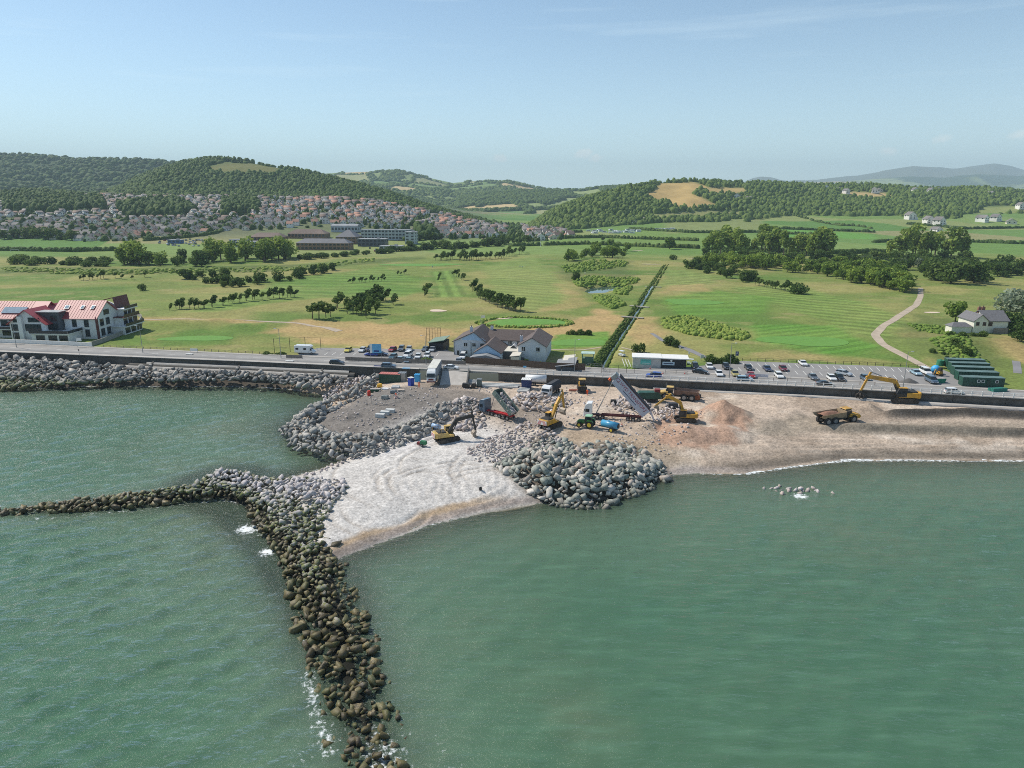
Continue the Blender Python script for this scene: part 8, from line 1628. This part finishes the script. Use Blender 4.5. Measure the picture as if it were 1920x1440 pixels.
sign(972 + 12, 699, .9, .5, 1.6, 'small pale blue plate behind the railing', mSkyS, -8, 1, 6.1); sign(1053, 704, .5, .5, 2.0, 'small dark round sign beside the railing', mBlk, -8, 1, 6.1); sign(595, 0 + 660, .4, .4, 1.0, 'small white post sign at the grass edge', mWhite, 0, 1)
sign(1316, 677, 1.3, 1.1, .9, 'white course map board on the golf path', mWhite, 20, 1); sign(1292, 665, .6, .8, .3, 'white marker board nearer the golf path bend', mWhite, 0, 1); sign(1275, 657, .5, .9, .3, 'white tee marker beside the golf path', mWhite, 0, 1); sign(149, 667, .45, .45, 1.7, 'small dark sign at the end of the white boundary wall', mBlk, 0, 1, 6.1)
for px, py, lb in ((1166, 798, 'red traffic cone beside the bowser'), (1219, 692, 'red and white cone before the pale hut wall'), (1243, 701, 'cone at the end of the metal rail fence'), (1284, 701, 'cone inside the metal rail fence')):
    q = G(px, py) if py > 720 else Vector((*P(px, py, 5.98), 5.98)); o = empty('traffic_cone', tuple(q), 0, lb, 'cone'); MB().box((0, 0, 0), (.42, .42, .05)).build('base', mBlk, o); MB().cyl((0, 0, .05), (0, 0, .8), .17, .04, 10).build('cone', mRedP, o); MB().cyl((0, 0, .38), (0, 0, .55), .118, .08, 10).build('band', mWhite, o)
# white panels lying on the promenade coping
for px, py, m, lb in ((355, 664, mWhite, 'white flat board lying on the promenade edge by the left green'), (543, 677, mWhite, 'white flat board lying on the promenade below the camper van'), (708, 687, mat('blue_tarp', S(40, 56, 110), .6), 'blue folded tarpaulin on the promenade behind the grey estate'), (762, 691, mSkyS, 'pale blue board on the promenade above the container')):
    x, y = P(px, py, 6.13); o = empty('flat_board', (x, y, 6.13), R(-9), lb, 'board'); MB().box((0, 0, 0), (2.6, .9, .12)).build('sheet', m, o); MB().box((0, .2, .12), (2.2, .4, .1)).build('fold', m, o)
# ---- people
def person_mesh(stride=.16, arms=.3):
    pts = {'pel': (0, 0, .95), 'ch': (0, 0, 1.3), 'nk': (0, 0, 1.5), 'hd': (0.02, 0, 1.63), 'tp': (.02, 0, 1.74)}; ed = [('pel', 'ch'), ('ch', 'nk'), ('nk', 'hd'), ('hd', 'tp')]; rad = {'pel': (.15, .12), 'ch': (.18, .13), 'nk': (.06, .06), 'hd': (.095, .1), 'tp': (.06, .06)}
    for s, k in ((1, 'l'), (-1, 'r')):
        f = s * stride
        pts.update({'hip' + k: (0, s * .1, .9), 'kn' + k: (f * .6 + .03, s * .11, .5), 'an' + k: (f, s * .11, .1), 'to' + k: (f + .17, s * .12, .05), 'sh' + k: (0, s * .2, 1.42), 'el' + k: (-f * .5, s * (.26 + arms * .1), 1.14), 'wr' + k: (-f * .5 + .1, s * (.26 + arms * .15), .9), 'ha' + k: (-f * .5 + .13, s * (.26 + arms * .15), .81)})
        ed += [('pel', 'hip' + k), ('hip' + k, 'kn' + k), ('kn' + k, 'an' + k), ('an' + k, 'to' + k), ('ch', 'sh' + k), ('sh' + k, 'el' + k), ('el' + k, 'wr' + k), ('wr' + k, 'ha' + k)]
        rad.update({'hip' + k: (.1, .1), 'kn' + k: (.075, .075), 'an' + k: (.055, .055), 'to' + k: (.05, .04), 'sh' + k: (.08, .08), 'el' + k: (.055, .055), 'wr' + k: (.04, .04), 'ha' + k: (.04, .03)})
    ks = list(pts); me = bpy.data.meshes.new('person_body'); me.from_pydata([pts[k] for k in ks], [(ks.index(a), ks.index(b_)) for a, b_ in ed], []); o = bpy.data.objects.new('tmp', me); COL.objects.link(o); md = o.modifiers.new('s', 'SKIN')
    for i, k in enumerate(ks): me.skin_vertices[0].data[i].radius = rad[k]; me.skin_vertices[0].data[i].use_root = (k == 'pel')
    sd = o.modifiers.new('u', 'SUBSURF'); sd.levels = 1; bpy.context.view_layer.update(); r = bpy.data.meshes.new_from_object(o.evaluated_get(bpy.context.evaluated_depsgraph_get())); bpy.data.objects.remove(o); return r
mSkin = mat('skin', S(196, 150, 124), .7); PM = person_mesh()
def person(pos, rz, label, top, legs, hat=None):
    me = PM.copy(); me.materials.clear()
    for m_ in (top, legs, mSkin, mBlk): me.materials.append(m_)
    for p_ in me.polygons: c = p_.center; p_.material_index = 3 if c.z < .1 else (1 if c.z < .93 and abs(c.y) < .24 else (2 if c.z > 1.5 or (c.z < .88 and abs(c.y) > .24) else 0))
    o = empty('person', tuple(pos), rz, label, 'person'); b_ = mobj('body', me, o)
    if hat: MB().cyl((.02, 0, 1.68), (.02, 0, 1.8), .13, .07, 10).build('hard_hat', hat, o)
    else: MB().cyl((.0, 0, 1.66), (.0, 0, 1.77), .105, .05, 8).build('hair', mBlk, o)
    for s in (-1, 1): MB().box((.11, s * .035, 1.64), (.02, .025, .02)).build('eye', mBlk, o)
    MB().box((.115, 0, 1.6), (.04, .03, .04)).build('nose', mSkin, o); MB().box((.105, 0, 1.565), (.02, .05, .012)).build('mouth', mRedP, o)
    return o
person(G(1101, 741), R(-120), 'worker in full orange hi-vis walking in front of the loading shovel', mOrange, mOrange, mWhite); person(G(786, 727), R(-70), 'worker in orange hi-vis standing beside the parked lorry', mOrange, mOrange, mWhite); person(G(743, 747), R(200), 'worker in an orange vest and dark trousers by the mesh fence', mOrange, mNavy, mWhite)
person(Vector((*P(687, 661, 5.975), 5.975)), R(-90), 'person in pale clothes beside the white car', mat('pale_shirt', S(200, 180, 170), .8), mat('beige_trousers', S(160, 140, 120), .8)); person(G(1303, 687), R(0), 'person in a white shirt at the back of the golf buggy', mWhite, mGrime)
for px, py, lb in ((975, 502, 'golfer in white on the far striped fairway'), (979, 503, 'golfer in grey beside the white-shirted one on the far fairway'), (811, 502, 'golfer alone by the far flat green'), (1097, 515, 'golfer on the tee behind the pond')): person(G(px, py), R(random.uniform(0, 360)), lb, random.choice((mWhite, mSkyS, mSteel)), mGrime)
# ---- the air: an even haze round the whole scene
HAZE = 9.5e-5
mb = MB(); mb.slab([(-26000, -3200), (26000, -3200), (26000, 17000), (-26000, 17000)], -8, 850)
m = bpy.data.materials.new('haze_air'); m.use_nodes = True; N = m.node_tree.nodes; L = m.node_tree.links
N.remove(N['Principled BSDF']); pv = N.new('ShaderNodeVolumePrincipled'); pv.inputs['Color'].default_value = (.70, .90, 1, 1); pv.inputs['Density'].default_value = HAZE; pv.inputs['Anisotropy'].default_value = 0.0
L.new(pv.outputs[0], N['Material Output'].inputs['Volume'])
tag(mb.build('haze', m), kind='stuff')
